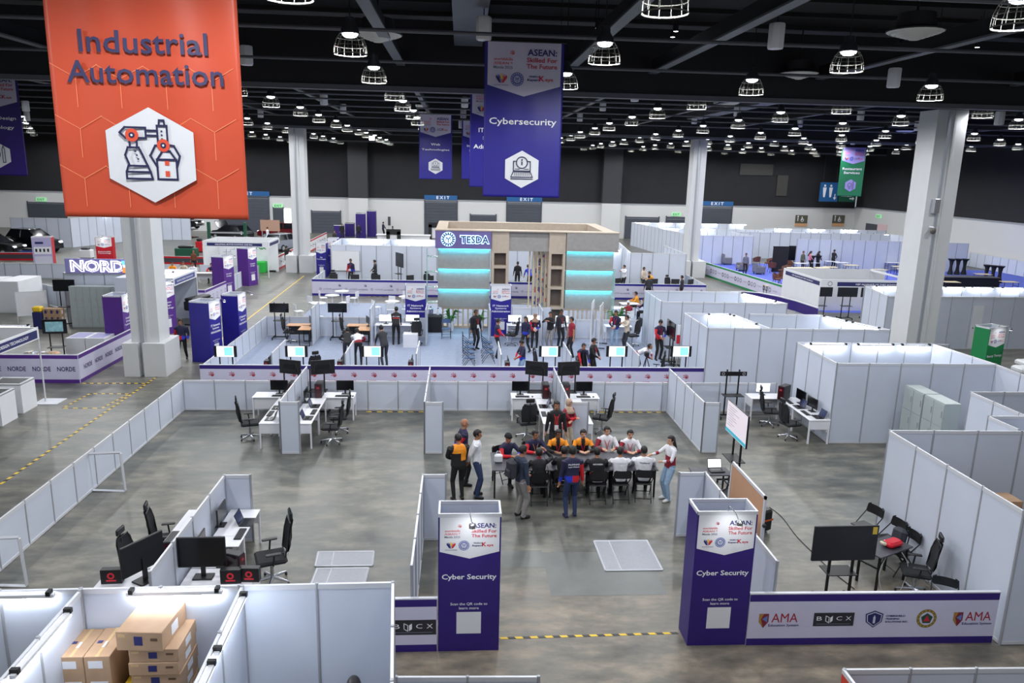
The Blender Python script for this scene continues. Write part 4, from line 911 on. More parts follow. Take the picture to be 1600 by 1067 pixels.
t3 = thing('storage_crate', 'grey crate at the bottom of the carton stack', 'crate', ((p.x+q.x)/2, p.y+.36, 0)); MB().rbox(-.36, -.35, 0, .36, .35, .61, .02, POST).build('body', t3); MB().rbox(-.37, -.36, .56, .37, .36, .615, .02, POST).build('lid', t3)
# low barriers at the bottom edge of the picture
booth('low white barrier at the bottom edge, in front of the left sign tower', [(-.82, 9.13, 1.12, 9.07)], 1.0, name='barrier', cat='barrier')
t = booth('low barrier at the lower right corner with a red printed end', [(5.46, 9.08, 9.3, 9.0)], 1.0, name='barrier', cat='barrier')
MB().at((0, 0, 0)).box(-.03, -1.6, 0, -.0, 0, 1.0, mat('red printed vinyl', (206, 62, 44), .5)).build('red_end_panel', t); MB().box(-.035, -1.6, .94, .005, 0, 1.005, RAIL).build('end_rail', t)
t = thing('arm_lamp', 'white arm of a lamp poking in at the right edge near the bottom', 'lamp', (8.62, 9.35, 0)); b = MB(); b.tube([(.6, 0, 0), (.6, 0, 1.0), (.3, 0, 1.08), (-.16, 0, 1.06)], .05, WHITE, 10).ell((-.16, 0, 1.06), (.07, .06, .06), WHITE); b.build('arm', t); MB().lathe([(.2, 0), (.2, .03), (0, .04)], WHITE, 14, .6, 0).build('base', t)
# the open cell on the left and the rear low wall
t = booth('long low white wall along the left aisle with two white braces', [(-8.76, 8.9, -8.76, 23.8)], 1.0, name='barrier', cat='barrier')
for y in (13.3, 17.55):
    b = MB(); 
    for p in ([(0, 0), (.75, 0)], [(.75, 0), (.72, .96)], [(.72, .96), (0, .96)]):
        (x0, z0), (x1, z1) = p; b.tube([(x0+.03, 0, z0+.03), (x1+.03, 0, z1+.0)], .035, RAIL, 4)
    b.build('brace', t, (0, y-8.9, 0))
booth('low white wall behind the work cells, below the red-marked barrier', [(-8.74, 23.82, 10.6, 23.82)], 1.0, name='barrier', cat='barrier')
def divider(label, x, y0, y1, x2, h=1.5): return booth(label, [(x, y1, x, y0), (x, y0, x2, y0)], h, name='divider_screen', cat='divider')
divider('white divider between the two rows of desks at left centre', -4.84, 19.97, 23.72, -4.33)
divider('white divider with an empty cell on each side, left of the man in white', -.94, 19.98, 23.72, -.44)
divider('white divider between the desks behind the woman in a beige headscarf', 3.07, 20.03, 23.72, 3.6)
divider('white divider stepping toward the big lettered screen on its stand', 6.9, 20.02, 23.72, 7.34)
booth('white divider running back from the left sign tower', [(-.74, 14.93, -.74, 11.2), (-.74, 14.94, -.26, 14.94)], 1.5, name='divider_screen', cat='divider')
booth('white divider between the two desk rows near the storage booth', [(-4.8, 14.93, -4.8, 11.1), (-4.8, 14.95, -4.28, 14.95)], 1.5, name='divider_screen', cat='divider')
booth('white divider running back from the right sign tower beside the cork board', [(5.32, 15.0, 5.32, 11.2), (4.74, 15.0, 5.3, 15.0)], 1.5, name='divider_screen', cat='divider')
# floor: hazard tape, covers
def hazard(label, pts, w=.06, per=.22, slack=False, group=None):
    b = MB(); 
    for (x0, y0), (x1, y1) in zip(pts[:-1], pts[1:]):
        L = math.hypot(x1-x0, y1-y0); n = max(1, int(L/per)); dx, dy = (x1-x0)/L, (y1-y0)/L; px, py = -dy*w/2, dx*w/2
        for i in range(n):
            a, c = i*L/n, (i+1)*L/n; mdl = a+(c-a)*.5; sk = w*.5
            for s0, s1, m in ((a, mdl, YELLOW), (mdl, c, BLACK)):
                P = [(x0+dx*(s0+sk)-px, y0+dy*(s0+sk)-py), (x0+dx*(s1+sk)-px, y0+dy*(s1+sk)-py), (x0+dx*s1+px, y0+dy*s1+py), (x0+dx*s0+px, y0+dy*s0+py)]
                b.add([(x, y, .004) for x, y in P]+[(x, y, .0005) for x, y in P], [(0, 1, 2, 3), (0, 4, 5, 1), (1, 5, 6, 2), (2, 6, 7, 3), (3, 7, 4, 0)], m)
    o = b.build('hazard_tape'); tag(o, label, 'tape', group); return o
hazard('yellow and black tape line on the floor between the two Cyber Security towers', [(.72, 11.42), (3.8, 11.48)], .055, .24)
hazard('long yellow and black tape line along the left aisle floor', [(G(0, 757).x, G(0, 757).y), (G(282, 563).x, G(282, 563).y)], .07, .3)
o = hazard('plain yellow line continuing down the aisle toward the middle pillar', [(-10.6, 30.2), (G(475, 431).x, G(475, 431).y)], .06, 60); o.data.materials[1] = YELLOW if len(o.data.materials) > 1 else YELLOW
hazard('yellow and black tape across the aisle in front of the left pillar', [(G(128, 599).x, G(128, 599).y), (G(232, 599).x, G(232, 599).y)], .07, .25)
hazard('yellow and black tape at the foot of the low wall, left cell', [(-3.0, 23.7), (-.99, 23.7)], .06, .3)
hazard('yellow and black tape at the foot of the low wall, behind the empty swivel chair', [(4.0, 23.7), (6.85, 23.7)], .06, .3)
hazard('yellow and black tape outlining a taped square on the aisle floor', [(-12.6, 24.0), (-11.4, 24.0), (-11.2, 25.6), (-12.5, 25.6), (-12.6, 24.0)], .06, .25)
def cover(label, x0, y0, x1, y1, sk):
    t = thing('floor_hatch', label, 'hatch', (x0, y0, 0)); w, d = x1-x0, y1-y0; m = mat('brushed zinc plate', (150, 152, 160), .45, .35, noise=.05, nscale=20)
    q = [(0, 0), (w, 0), (w+sk, d), (sk, d)]; b = MB(); b.extrude(q, .002, .012, m, 'xy'); b.build('plate', t)
    b = MB()
    for a, c in zip(q, q[1:]+q[:1]): b.tube([(a[0], a[1], .012), (c[0], c[1], .012)], .02, RAIL, 4)
    b.tube([(w*.28, 0, .012), (w*.28+sk, d, .012)], .012, RAIL, 4); b.build('edge_frame', t)
p = G(946, 892); q = G(1034, 888); r = G(928, 846)
cover('zinc floor hatch between the meeting table and the floor tape', p.x, p.y, q.x, r.y, r.x-p.x)
p = G(492, 885); q = G(582, 885); r = G(497, 863); cover('zinc floor hatch near the storage booth, upper piece', p.x, p.y, q.x, r.y, r.x-p.x)
p = G(485, 915); q = G(570, 912); r = G(495, 889); cover('zinc floor hatch near the storage booth, lower piece', p.x, p.y, q.x, r.y, r.x-p.x)
# ---------------------------------------------------------------- desks of the work cells
HB = PI/2
def cell(name, desks): pass
# front left cell: row on the aisle side faces the divider from the left, the other row from the right
for y, w in ((13.15, 'nearer'), (14.32, 'farther')):
    desk('white desk left of the front divider, %s of two' % w, (-5.25, y, 0), -HB); desk('white desk right of the front divider, %s of two' % w, (-4.4, y, 0), HB)
desk('white desk crosswise behind the storage booth, left of the front divider', (-5.5, 12.22, 0), 0); desk('white desk crosswise behind the storage booth, right of the front divider', (-4.1, 12.22, 0), 0)
def on(p, lab, x, y, rz, z=.75, **k): return p(lab, (x, y, z), rz, **k)
on(monitor, 'black monitor edge-on against the front divider, farther one on the left side', -4.97, 14.1, -HB); on(monitor, 'black monitor edge-on against the front divider, nearer one on the left side', -4.97, 13.2, -HB)
tvb = Proto(make_tv(.9, .52, None)); 
t = on(monitor, 'large monitor turned with its back to the storage booth, left row', -5.35, 12.15, -HB-.55, scale=(1.5, 1.6, 1.75))
t = on(monitor, 'large dark monitor facing the storage booth, right of the front divider', -4.38, 12.2, .02, scale=(1.5, 1.2, 1.75))
on(pc_tower, 'computer tower with a red badge behind the tilted monitor, left row', -5.08, 12.85, 0); on(pc_tower, 'computer tower right of the front divider behind the dark monitor', -3.92, 12.42, 1.2, scale=(.8, .8, .8))
def card_box(lab, x, y, rz):
    t = thing('product_box', lab, 'box', (x, y, .75), rz); MB().rbox(-.17, -.06, 0, .17, .06, .26, .005, BLACK).build('carton', t); MB().ring(0, .15, .03, .06, mat('red logo', (200, 44, 60), emit=.15), -.063).rect(-.08, .05, .08, .08, mat('red logo'), -.063).build('print', t)
card_box('small black product box with a red logo on the corner desk, far left', -5.85, 12.1, .05); card_box('left small black product box with a red logo beside the dark monitor', -3.86, 12.05, .02); card_box('right small black product box with a red logo beside the swivel chair', -3.56, 12.1, -.05)
on(laptop, 'black laptop on the far desk right of the front divider', -4.2, 14.3, HB); on(laptop, 'black laptop on the middle desk right of the front divider', -4.2, 13.1, HB)
on(monitor, 'dark monitor against the right side of the front divider, far desk', -4.66, 14.2, HB); on(monitor, 'dark monitor against the right side of the front divider, middle desk', -4.66, 12.95, HB)
on(keyboard, 'black keyboard on the far desk right of the front divider', -4.2, 13.8, HB); on(keyboard, 'black keyboard on the middle desk right of the front divider', -4.2, 12.75, HB); on(keyboard, 'black keyboard on the left row by the front divider', -5.3, 13.7, -HB)
office_chair('empty mesh swivel chair at the farther desk of the left row', (-5.72, 14.15, 0), -HB+.2); office_chair('empty mesh swivel chair at the nearer desk of the left row', (-5.75, 13.0, 0), -HB-.1); office_chair('large mesh swivel chair right of the front divider', (-3.5, 13.3, 0), HB+.35, scale=(1.12, 1.12, 1.1))
# left centre cells (a) and right centre cells (c)
def rows(xd, tagl, dz):
    for i, y in enumerate((20.95, 22.15)):
        desk('white desk left of the %s divider, %s' % (tagl, ('nearer', 'farther')[i]), (xd-.38, y, 0), -HB); desk('white desk right of the %s divider, %s' % (tagl, ('nearer', 'farther')[i]), (xd+.46, y, 0), HB)
desk('white desk crosswise at the back, left of the left centre divider', (-5.75, 23.1, 0), PI); desk('white desk crosswise at the back, right of the left centre divider', (-3.85, 23.1, 0), PI)
rows(-4.84, 'left centre', 0)
desk('white desk crosswise at the back, left of the right centre divider', (2.25, 23.1, 0), PI); desk('white desk crosswise at the back, right of the right centre divider', (3.85, 23.1, 0), PI)
rows(3.07, 'right centre', 0)
for cx, nm, s in ((-5.55, 'left of the left centre divider', 1), (-3.62, 'right of the left centre divider', -1), (2.0, 'left of the right centre divider', 1), (3.95, 'right of the right centre divider', -1)):
    on(monitor, 'black monitor on the back desk %s' % nm, cx-.05*s, 23.2, 0); on(keyboard, 'keyboard before the monitor on the back desk %s' % nm, cx, 22.95, 0); on(mouse, 'mouse on the back desk %s' % nm, cx+.32, 22.95, 0)
for x, nm in ((-5.12, 'left of the left centre divider'), (-4.32, 'right of the left centre divider'), (2.72, 'left of the right centre divider'), (3.38, 'right of the right centre divider')):
    on(pc_tower, 'computer tower with a dark red front %s' % nm, x, 22.95, .0)
    tv_stand('black television stand behind the desks %s' % nm, (x+(-.15 if x < 0 else -.25 if x < 3 else .14), 23.45, 0), PI, )
for x, rz, nm in ((-5.27, PI-.32, 'left of the left centre divider'), (-4.27, PI+.3, 'right of the left centre divider'), (2.47, PI-.35, 'left of the right centre divider'), (3.5, PI+.18, 'right of the right centre divider')):
    tv_dark('television seen from its grooved back, on the stand %s' % nm, (x, 23.36, 1.58), rz, scale=(.74, 1, .78))
for x, y, rz, nm in ((-5.12, 21.6, -HB, 'left side of the left centre divider'), (-4.6, 21.2, HB, 'right side of the left centre divider, nearer'), (-4.6, 22.3, HB, 'right side of the left centre divider, farther'), (2.78, 21.4, -HB, 'left side of the right centre divider, nearer'), (2.78, 22.3, -HB, 'left side of the right centre divider, farther')):
    on(monitor, 'monitor edge-on, %s' % nm, x, y, rz)
for x, y, rz, nm in ((-5.3, 20.75, -HB, 'nearest desk left of the left centre divider'), (-5.35, 21.75, -HB, 'farther desk left of the left centre divider'), (-4.25, 20.8, HB, 'nearest desk right of the left centre divider'), (-4.25, 21.9, HB, 'farther desk right of the left centre divider'), (2.55, 21.95, -HB, 'desk left of the right centre divider')):
    on(laptop, 'dark laptop on the %s' % nm, x, y, rz)
for x, y, rz, nm in ((-5.4, 21.2, -HB, 'between two laptops, left of the left centre divider'), (-4.2, 21.35, HB, 'between two laptops, right of the left centre divider'), (2.5, 21.2, -HB, 'on the near desk left of the right centre divider')):
    on(keyboard, 'keyboard %s' % nm, x, y, rz)
office_chair('mesh swivel chair at the aisle side of the left centre desks', (-6.0, 21.2, 0), -HB+.3); office_chair('mesh swivel chair nearer one, right of the left centre divider', (-3.62, 20.85, 0), HB); office_chair('mesh swivel chair farther one, right of the left centre divider', (-3.55, 21.75, 0), HB+.15)
office_chair('mesh swivel chair with its back to the meeting, left of the right centre divider', (2.0, 21.3, 0), .2); office_chair('empty mesh swivel chair right of the right centre divider', (4.35, 21.75, 0), 1.1)
# right cell against the booth with the long white front
desk('white desk nearest in the row along the right booth', (10.66, 21.3, 0), -HB, scale=(1, 1.1, 1)); desk('white desk farther in the row along the right booth', (10.66, 22.45, 0), -HB, scale=(1, 1.1, 1)); desk('white desk crosswise at the far end of the right booth row', (10.0, 23.15, 0), 0)
on(monitor, 'nearer dark monitor on the row along the right booth', 10.78, 21.55, -HB+.1); on(monitor, 'farther dark monitor on the row along the right booth', 10.78, 22.35, -HB+.1); on(monitor_lit, 'lit monitor with a pale picture on the crosswise desk', 9.92, 23.28, 0, scale=(.75, .9, .85))
on(pc_tower, 'computer tower with a red side at the far end of the right booth row', 10.45, 22.85, -.9); on(laptop, 'dark blue laptop on the near end of the right booth row', 10.7, 20.98, -HB); on(laptop, 'dark laptop beside the second monitor of the right booth row', 10.55, 21.95, -HB); on(keyboard, 'keyboard on the nearer desk of the right booth row', 10.5, 21.35, -HB); on(keyboard, 'keyboard on the farther desk of the right booth row', 10.48, 22.5, -HB)
office_chair('nearer mesh swivel chair along the right booth row', (9.98, 21.2, 0), -HB+.25); office_chair('farther mesh swivel chair along the right booth row', (9.85, 22.4, 0), -HB-.2)
def make_bare_stand():
    t = thing('television_stand', '-', 'stand')
    for s in (-1, 1): MB().box(s*.2-.02, -.02, .08, s*.2+.02, .02, 1.62, BLACKM).build('pole', t)
    for s in (-1, 1):
        b = MB(); b.box(s*.38-.02, -.3, .06, s*.38+.02, .3, .1, BLACKM)
        for y in (-.28, .28): b.ell((s*.38, y, .03), (.03, .03, .03), BLACK, 8, 6)
        b.build('foot', t)
    MB().box(-.4, -.03, .07, .4, .03, .11, BLACKM).build('crossbar', t); MB().box(-.32, -.3, .78, .32, .05, .8, BLACKM).build('shelf', t)
    b = MB(); b.box(-.44, -.05, 1.42, .44, -.02, 1.56, BLACKM)
    for x in (-.34, .34): b.ring(x, 1.49, .03, .05, POST, -.052)
    b.build('mount_plate', t); return t
bare = Proto(make_bare_stand); bare('bare black television stand with an empty mount by the rear low wall', (8.85, 23.2, 0), 0)
# ---------------------------------------------------------------- meeting corner
for i, x in enumerate((1.48, 2.83, 4.18)): 
    meet_table('charcoal meeting table, %s of three pushed together' % ('left', 'middle', 'right')[i], (x, 17.58, 0), 0, scale=(1.12, 1.33, 1))
tv = make_tv(1.42, .83, mat('lit document page', (226, 218, 226), .4, emit=.28, ecol=(255, 240, 250)))()
tv.location = (6.92, 17.58, 1.72); tv.rotation_euler = (0, 0, -HB); tv['label'] = 'large screen showing a lettered page with a cyan foot bar, right of the meeting'
b = MB(); b.rect(-.69, -.385, .69, -.30, mat('cyan bar', (62, 180, 200), .4, emit=.3), -.02)
for i, w in enumerate((.6, .5, .75, .4, .55, .62, .35, .5, .3)): b.rect(-.6+.05*(i % 2), .3-.062*i, -.6+w, .31-.062*i, TEXTG, -.02)
b.build('page', tv)
st = tv_stand('black wheeled stand that carries the large lettered screen', (6.98, 17.58, 0), -HB, scale=(1.15, 1, 1.05))
t = thing('cork_board', 'brown board in an aluminium frame on legs, right of the right sign tower', 'board', (5.87, 14.05, 0), -HB)
MB().box(-.9, -.012, .5, .9, .012, 1.72, mat('brown hardboard', (192, 148, 118), .6, noise=.06, nscale=2)).build('panel', t)
b = MB(); b.box(-.93, -.02, .46, -.87, .02, 1.78, RAIL).box(.87, -.02, .46, .93, .02, 1.78, RAIL).box(-.93, -.02, 1.72, .93, .02, 1.78, RAIL).box(-.93, -.02, .46, .93, .02, .52, RAIL); b.build('frame', t)
for s in (-1, 1):
    b = MB(); b.box(s*.95-.02, -.02, .04, s*.95+.02, .02, 1.2, RAIL).box(s*.95-.02, -.3, .04, s*.95+.02, .3, .08, RAIL).ell((s*.95, -.28, .025), (.025, .025, .025), BLACK, 6, 5).ell((s*.95, .28, .025), (.025, .025, .025), BLACK, 6, 5).ell((s*.95+.02*s, 0, 1.2), (.04, .04, .04), BLACK, 8, 6); b.build('leg', t)
small_table('small charcoal side table holding the open laptop', (6.1, 16.9, 0), 0, scale=(1.05, 1, 1)); on(laptop_lit, 'open laptop with a lit screen on the side table', 6.25, 16.9, PI*0+.05)
fold_chair('black folding chair half hidden under the side table', (6.35, 16.3, 0), 0.2)
t = thing('suitcase', 'black wheeled case standing behind the brown board', 'case', (6.75, 15.2, 0), .4); MB().rbox(-.2, -.14, .05, .2, .14, .55, .04, BLACK).build('shell', t); b = MB(); b.tube([(-.08, .1, .55), (-.08, .1, .72), (.08, .1, .72), (.08, .1, .55)], .012, BLACK, 6); b.build('handle', t); MB().box(-.2, -.146, .3, .2, -.14, .34, mat('orange stripe', (200, 90, 40))).build('stripe', t)
for s in (-1, 1): MB().ell((s*.14, 0, .03), (.03, .04, .03), BLACK, 8, 6).build('wheel', t)
# corner of stored chairs at the right
tv = tv_dark('large switched-off television with its screen to the front, right of the brown board', (7.05, 12.25, 1.26), .02, scale=(1.22, 1, 1.18)); MB().box(.4, -.022, .15, .47, -.02, .27, mat('yellow sticker', (214, 180, 60))).build('sticker', tv)
tv_stand('black stand under the large switched-off television', (7.05, 12.3, 0), PI, scale=(1, 1, .85))
fold_chair('black folding chair against the right booth wall, farther of two', (8.75, 14.55, 0), 1.9); fold_chair('black folding chair against the right booth wall, nearer of two', (8.9, 13.95, 0), 1.75)
small_table('charcoal table piled with a red bag beside the switched-off television', (8.35, 13.1, 0), .45, scale=(1.1, 1.1, 1))
t = thing('shopping_bag', 'shiny red bag lying on the charcoal table', 'bag', (8.5, 13.1, .745), .4); b = MB(); b.rbox(-.19, -.12, 0, .19, .12, .12, .04, mat('shiny red foil', (206, 24, 44), .2, bump=.3, nscale=14)).build('body', t); MB().rbox(-.24, -.02, .03, -.17, .12, .12, .03, mat('cream paper', (214, 204, 180))).build('paper_wrap', t)
def backpack(label, loc, rz, m, rx=0.):
    t = thing('backpack', label, 'backpack', loc, rz); t.rotation_euler = (rx, 0, rz); MB().rbox(-.15, -.1, 0, .15, .08, .45, .06, m).build('body', t); MB().rbox(-.11, -.14, .04, .11, -.08, .24, .03, m).build('front_pocket', t)
    for s in (-1, 1): MB().tube([(s*.08, .08, .43), (s*.1, .15, .34), (s*.1, .15, .14), (s*.12, .08, .04)], .02, m, 6, flat=.5).build('strap', t)
    return t
BAGM = mat('dark grey nylon', (48, 50, 58), .7, noise=.1, nscale=15)
backpack('dark grey backpack leaning on a chair behind the red bag', (8.85, 13.5, .46), -1.2, BAGM, -.2)
fold_chair('black folding chair carrying the dark backpack', (8.9, 13.45, 0), 1.7)
office_chair('mesh swivel chair leaning at the right booth wall beside the red bag', (8.72, 12.6, 0), 1.2)
fold_chair('black folding chair lowest at the barrier, seen from above', (8.75, 11.75, 0), 2.6, scale=(1, 1, .8))
def cable(label, pts, m=BLACK, r=.009):
    P = [V(p) for p in pts]; out = []
    for i in range(len(P)-1):
        p0, p1, p2, p3 = P[max(i-1, 0)], P[i], P[i+1], P[min(i+2, len(P)-1)]
        for k in range(6): u = k/6; out.append(.5*((2*p1)+(p2-p0)*u+(2*p0-5*p1+4*p2-p3)*u*u+(3*p1-p0-3*p2+p3)*u**3))
    out.append(P[-1]); o = MB().tube([tuple(p) for p in out], r, m, 6).build('power_cable'); tag(o, label, 'cable'); return o
cable('black power cable running over the floor from the brown board to the television', [tuple(G(1202, 792, .01)), tuple(G(1222, 808, .01)), tuple(G(1245, 838, .01)), tuple(G(1275, 868, .01)), tuple(G(1300, 892, .01)), tuple(G(1335, 920, .01))])
cable('pale grey cable looping down from the charcoal table', [(8.2, 12.75, .74), (8.0, 12.6, .4), (8.1, 12.5, .05), (8.4, 12.55, .03), (8.62, 12.7, .5), (8.55, 12.85, .74)], mat('pale grey cable', (170, 170, 168)), .008)
# ---------------------------------------------------------------- booths on the right
booth('white booth at the right edge holding brown cartons, its long side toward the stored chairs', [(9.25, 14.93, 9.3, 10.98), (9.25, 14.93, 13.2, 14.88), (9.3, 10.98, 12.3, 10.95)], 2.48)
for (x, y, z0, w, d, h, s) in [(11.35, 13.2, 0, .6, .5, 1.0, 'lowest'), (11.4, 13.25, 1.0, .55, .5, .32, 'second'), (11.45, 13.3, 1.32, .55, .45, .3, 'third'), (11.55, 13.3, 1.62, .5, .45, .28, 'topmost')]: carton('brown carton in the right edge booth, %s of its pile' % s, x, y-d/2, z0, x+w, y+d/2, z0+h-.004, .1, hole='side')
for (x, y, z0, w, d, h, s) in [(10.95, 13.75, 0, .5, .5, .95, 'lower'), (10.98, 13.78, .95, .45, .45, .5, 'upper')]: carton('brown carton behind the pile in the right edge booth, %s one' % s, x, y-d/2, z0, x+w, y+d/2, z0+h-.004, 0, hole='side')
t = thing('plastic_wrap', 'crumpled white plastic wrap beside the cartons in the right edge booth', 'wrap', (10.9, 12.9, 0)); b = MB(); b.ell((0, 0, .5), (.35, .3, .55), mat('white plastic film', (232, 232, 236), .35, bump=1., nscale=8), 16, 10).ell((.25, -.1, .35), (.25, .25, .35), mat('white plastic film'), 12, 8).build('film', t)
bS = [G(1517, 612, 2.48), G(1566, 634, 2.48), G(1620, 612, 2.48), G(1545, 650, 2.48), G(1620, 650, 2.48), G(1600, 676, 2.48)]
booth('small white booth at the right edge behind the carton booth', [(bS[0].x, bS[0].y, bS[0].x+.03, 15.3), (bS[0].x, bS[0].y, bS[2].x, bS[0].y), (bS[3].x, bS[3].y, bS[4].x, bS[3].y), (bS[3].x, bS[3].y, bS[3].x+.05, 15.0)], 2.48)
lockm = mat('grey green locker steel', (176, 186, 186), .45, .2)
def locker(label, loc, rz, cols=2, rows_=3, w=.45, d=.45, h=1.95):
    t = thing('locker_cabinet', label, 'locker', loc, rz); W2 = w*cols/2; MB().box(-W2, 0, 0, W2, d, h, lockm).build('body', t)
    for c in range(cols):
        for r in range(rows_):
            x0 = -W2+c*w+.01; z0 = .04+r*(h-.06)/rows_; o = MB().box(x0, -.015, z0, x0+w-.02, 0, z0+(h-.06)/rows_-.015, lockm).build('door', t); MB().box(x0+w-.09, -.03, z0+.25, x0+w-.07, -.015, z0+.42, POST).build('handle', o)
    return t
locker('grey green steel locker block against the long white booth, two wide, farther', (12.9, 19.9, 0), -HB, 2); locker('grey green steel locker block against the long white booth, two wide, nearer', (12.9, 18.95, 0), -HB, 2)
b_ = booth('long white booth with lit tubes behind the right desk row', [(11.0, 23.45, 11.0, 20.77), (11.0, 20.77, 15.85, 20.76), (15.85, 20.76, 15.8, 17.6), (11.0, 23.5, 15.6, 23.45), (15.6, 23.45, 15.86, 20.8)], 2.48)
b = MB(); b.box(-.04, -.02, .95, -.0, .04, 1.1, CHROME).ell((-.05, .01, 1.15), (.015, .015, .02), CHROME, 8, 6); b.build('door_lock', b_, (.17, -2.35, 0))
for i, (x0, x1) in enumerate([(11.35, 12.65), (12.95, 14.25), (14.45, 15.5)]): tube_light('lit tube in the long right booth, %s' % ('left', 'middle', 'right')[i], (x0, 23.38), (x1, 23.38), 2.4)
t = thing('reception_counter', 'white counter inside the long right booth', 'counter', (13.9, 22.35, 0)); MB().box(-.6, -.3, 0, .6, .3, 1.0, WHITE).build('body', t); MB().box(-.65, -.35, 1.0, .65, .35, 1.05, DESKW).build('worktop', t); 
# mid booths
booth('white booth with pale blue side behind the bare television stand', [(8.72, 28.5, 8.74, 25.66), (8.74, 25.66, 15.4, 25.67), (8.72, 28.5, 10.6, 28.48), (10.6, 28.48, 11.0, 25.7), (11.3, 28.5, 14.15, 28.45), (14.15, 28.45, 15.4, 25.67)], 2.48)
tube_light('lit tube on the rear panel of the booth behind the bare stand', (9.6, 28.4), (10.55, 28.4), 2.4); tube_light('lit tube on the inner side wall of the booth behind the bare stand', (10.55, 28.2), (10.85, 26.5), 2.4)
for i, (a, c) in enumerate([((14.15, 28.25), (14.62, 27.2)), ((14.68, 27.05), (15.2, 25.95))]): tube_light('slanting lit tube at the right end of the wide white booth, %s one' % ('farther', 'nearer')[i], a, c, 2.42)
booth('white booth with a plain door panel behind the man with a blue bag', [(8.5, 34.1, 8.5, 31.1), (8.5, 31.1, 9.38, 31.05), (9.38, 31.05, 13.9, 31.0), (8.5, 34.1, 12.9, 34.0), (12.9, 34.0, 13.9, 31.0)], 2.48)
tube_light('lit tube on the end wall of the booth with a plain door panel', (12.9, 33.7), (13.6, 31.4), 2.42)
tv = tv_dark('dark television hung on the booth side beside the man with a blue bag', (8.66, 30.0, 1.5), -HB, scale=(1.2, 1, 1.2))
tv_stand('stand of the dark television beside the man with a blue bag', (8.72, 30.0, 0), -HB)
t = thing('flag', 'small red and white flag hung at the booth corner beside the dark television', 'flag', (8.62, 28.75, 0)); MB().tube([(0, 0, 0), (0, 0, 2.0)], .012, CHROME, 6).build('pole', t); b = MB(); b.box(-.06, -.02, 1.2, .06, .02, 1.95, WHITE).box(-.065, -.025, 1.2, .065, .025, 1.55, RED); b.build('cloth', t); MB().lathe([(.15, 0), (.15, .03), (0, .04)], BLACKM, 12).build('base', t)
# ================================================================ people at the meeting
def cloth(n, c, r=.75): return mat(n, c, r, noise=.10, nscale=14, bump=.12)
NV = cloth('navy jacket cloth', (34, 32, 66)); RD = cloth('bright red cloth', (204, 28, 42)); RB = cloth('royal blue cloth', (38, 58, 190)); BK = cloth('black cloth', (24, 24, 28)); WH = cloth('white cloth', (226, 226, 232)); MR = cloth('maroon cloth', (140, 22, 44)); OR = cloth('orange cloth', (240, 148, 30)); JN = cloth('dark blue jeans', (42, 56, 92)); LJ = cloth('pale blue jeans', (150, 178, 206)); GR = cloth('grey trousers', (142, 138, 136)); CH = cloth('charcoal cloth', (48, 48, 54)); BE = cloth('beige cloth', (202, 188, 170)); BR = cloth('rust shirt', (130, 52, 44)); SCF = cloth('beige headscarf cloth', (186, 160, 140)); OL = cloth('olive cloth', (88, 92, 78)); PK = cloth('pink cloth', (214, 132, 148)); YE = cloth('amber cloth', (230, 160, 48)); SLATE = cloth('slate cloth', (44, 54, 74))
SHW = mat('white shoe rubber', (222, 222, 222), .5)
def r_phil(n, t, p):
    if n == 'torso' and t > .06: return NV if t > .42-.3*abs(p[0]) else (RD if p[0] > -.02 else RB)
    if n == 'uarmR': return NV if t < .3 else RD
    if n == 'farmR' and t < .92: return RD
    if n == 'uarmL': return NV
    if n == 'farmL' and t < .92: return NV if t < .4 else RB
def r_my(n, t, p):
    if n == 'torso' and t > .93 and abs(p[0]) > .05: return OR
    if n in ('uarmR', 'uarmL') and t < .6: return OR
def r_sg(n, t, p):
    if n == 'torso' and t > .06: return MR if t < .36+.5*p[0] else WH
    if n == 'uarmR' and t > .2 or n == 'farmR' and t < .92: return MR
    if n == 'farmL' and .35 < t < .92: return MR
def r_id(n, t, p):
    if n == 'torso' and .45 < t < .52: return RD
    if n == 'torso' and .06 < t < .09: return WH
    if n in ('farmR', 'farmL') and .45 < t < .6: return RD
def r_girl(n, t, p):
    if n == 'torso' and .04 < t < .72: return MR
    if n[:4] == 'farm' and t < .92: return MR if t < .5 else None
F_phil = dict(top=NV, pants=BK, rule=r_phil, armw=1.15); F_philj = dict(top=NV, pants=JN, rule=r_phil, armw=1.15, sole=SHW, shoes=NV)
F_my = dict(top=BK, pants=BK, rule=r_my, armw=1.1); F_sg = dict(top=WH, pants=BK, rule=r_sg, armw=1.15); F_id = dict(top=BK, pants=BK, rule=r_id, armw=1.15); F_th = dict(top=WH, pants=BK, armw=1.2)
N = dict(vox=.0125)
g = lambda px, py: tuple(G(px, py))
LY_R = mat('red lanyard', (196, 40, 60), .6); LY_O = mat('tan lanyard', (190, 140, 90), .6)
E_, W_, S_, N_ = -PI/2, PI/2, PI, 0.     # facing east (+x), west, towards the camera, away from it
person('bald person in a navy and red jacket standing with hands behind the back', g(724, 757), E_+.15, 'behind', F_phil, 1.72, 1, 'none', **N)
person('person in a white jacket and jeans, hands clasped behind, beside the bald one', g(744, 776), E_-.1, 'behind', dict(top=WH, pants=JN, armw=1.15, rule=lambda n, t, p: RD if n == 'neck' and p[2] < 1.47 else None), 1.70, 1, **N)
o, inf = person('person in black with an orange shoulder panel, seen from behind at the left divider', g(716, 782), .35, 'front', dict(top=BK, pants=BK, coat=.35, armw=1.3, rule=lambda n, t, p: OR if (n == 'torso' and t > .45 and p[0] > .02 and p[1] < 0) or (n == 'torso' and t > .86) else None), 1.66, 1, wide=1.2, **N)
o, inf = person('person in a slate jacket and grey trousers carrying a dark backpack at the meeting table', g(812, 808), E_+.45, 'pocket', dict(top=SLATE, pants=GR, armw=1.15, legw=1.12, shoes=BLACK), 1.72, 1, turn=.0, **N)
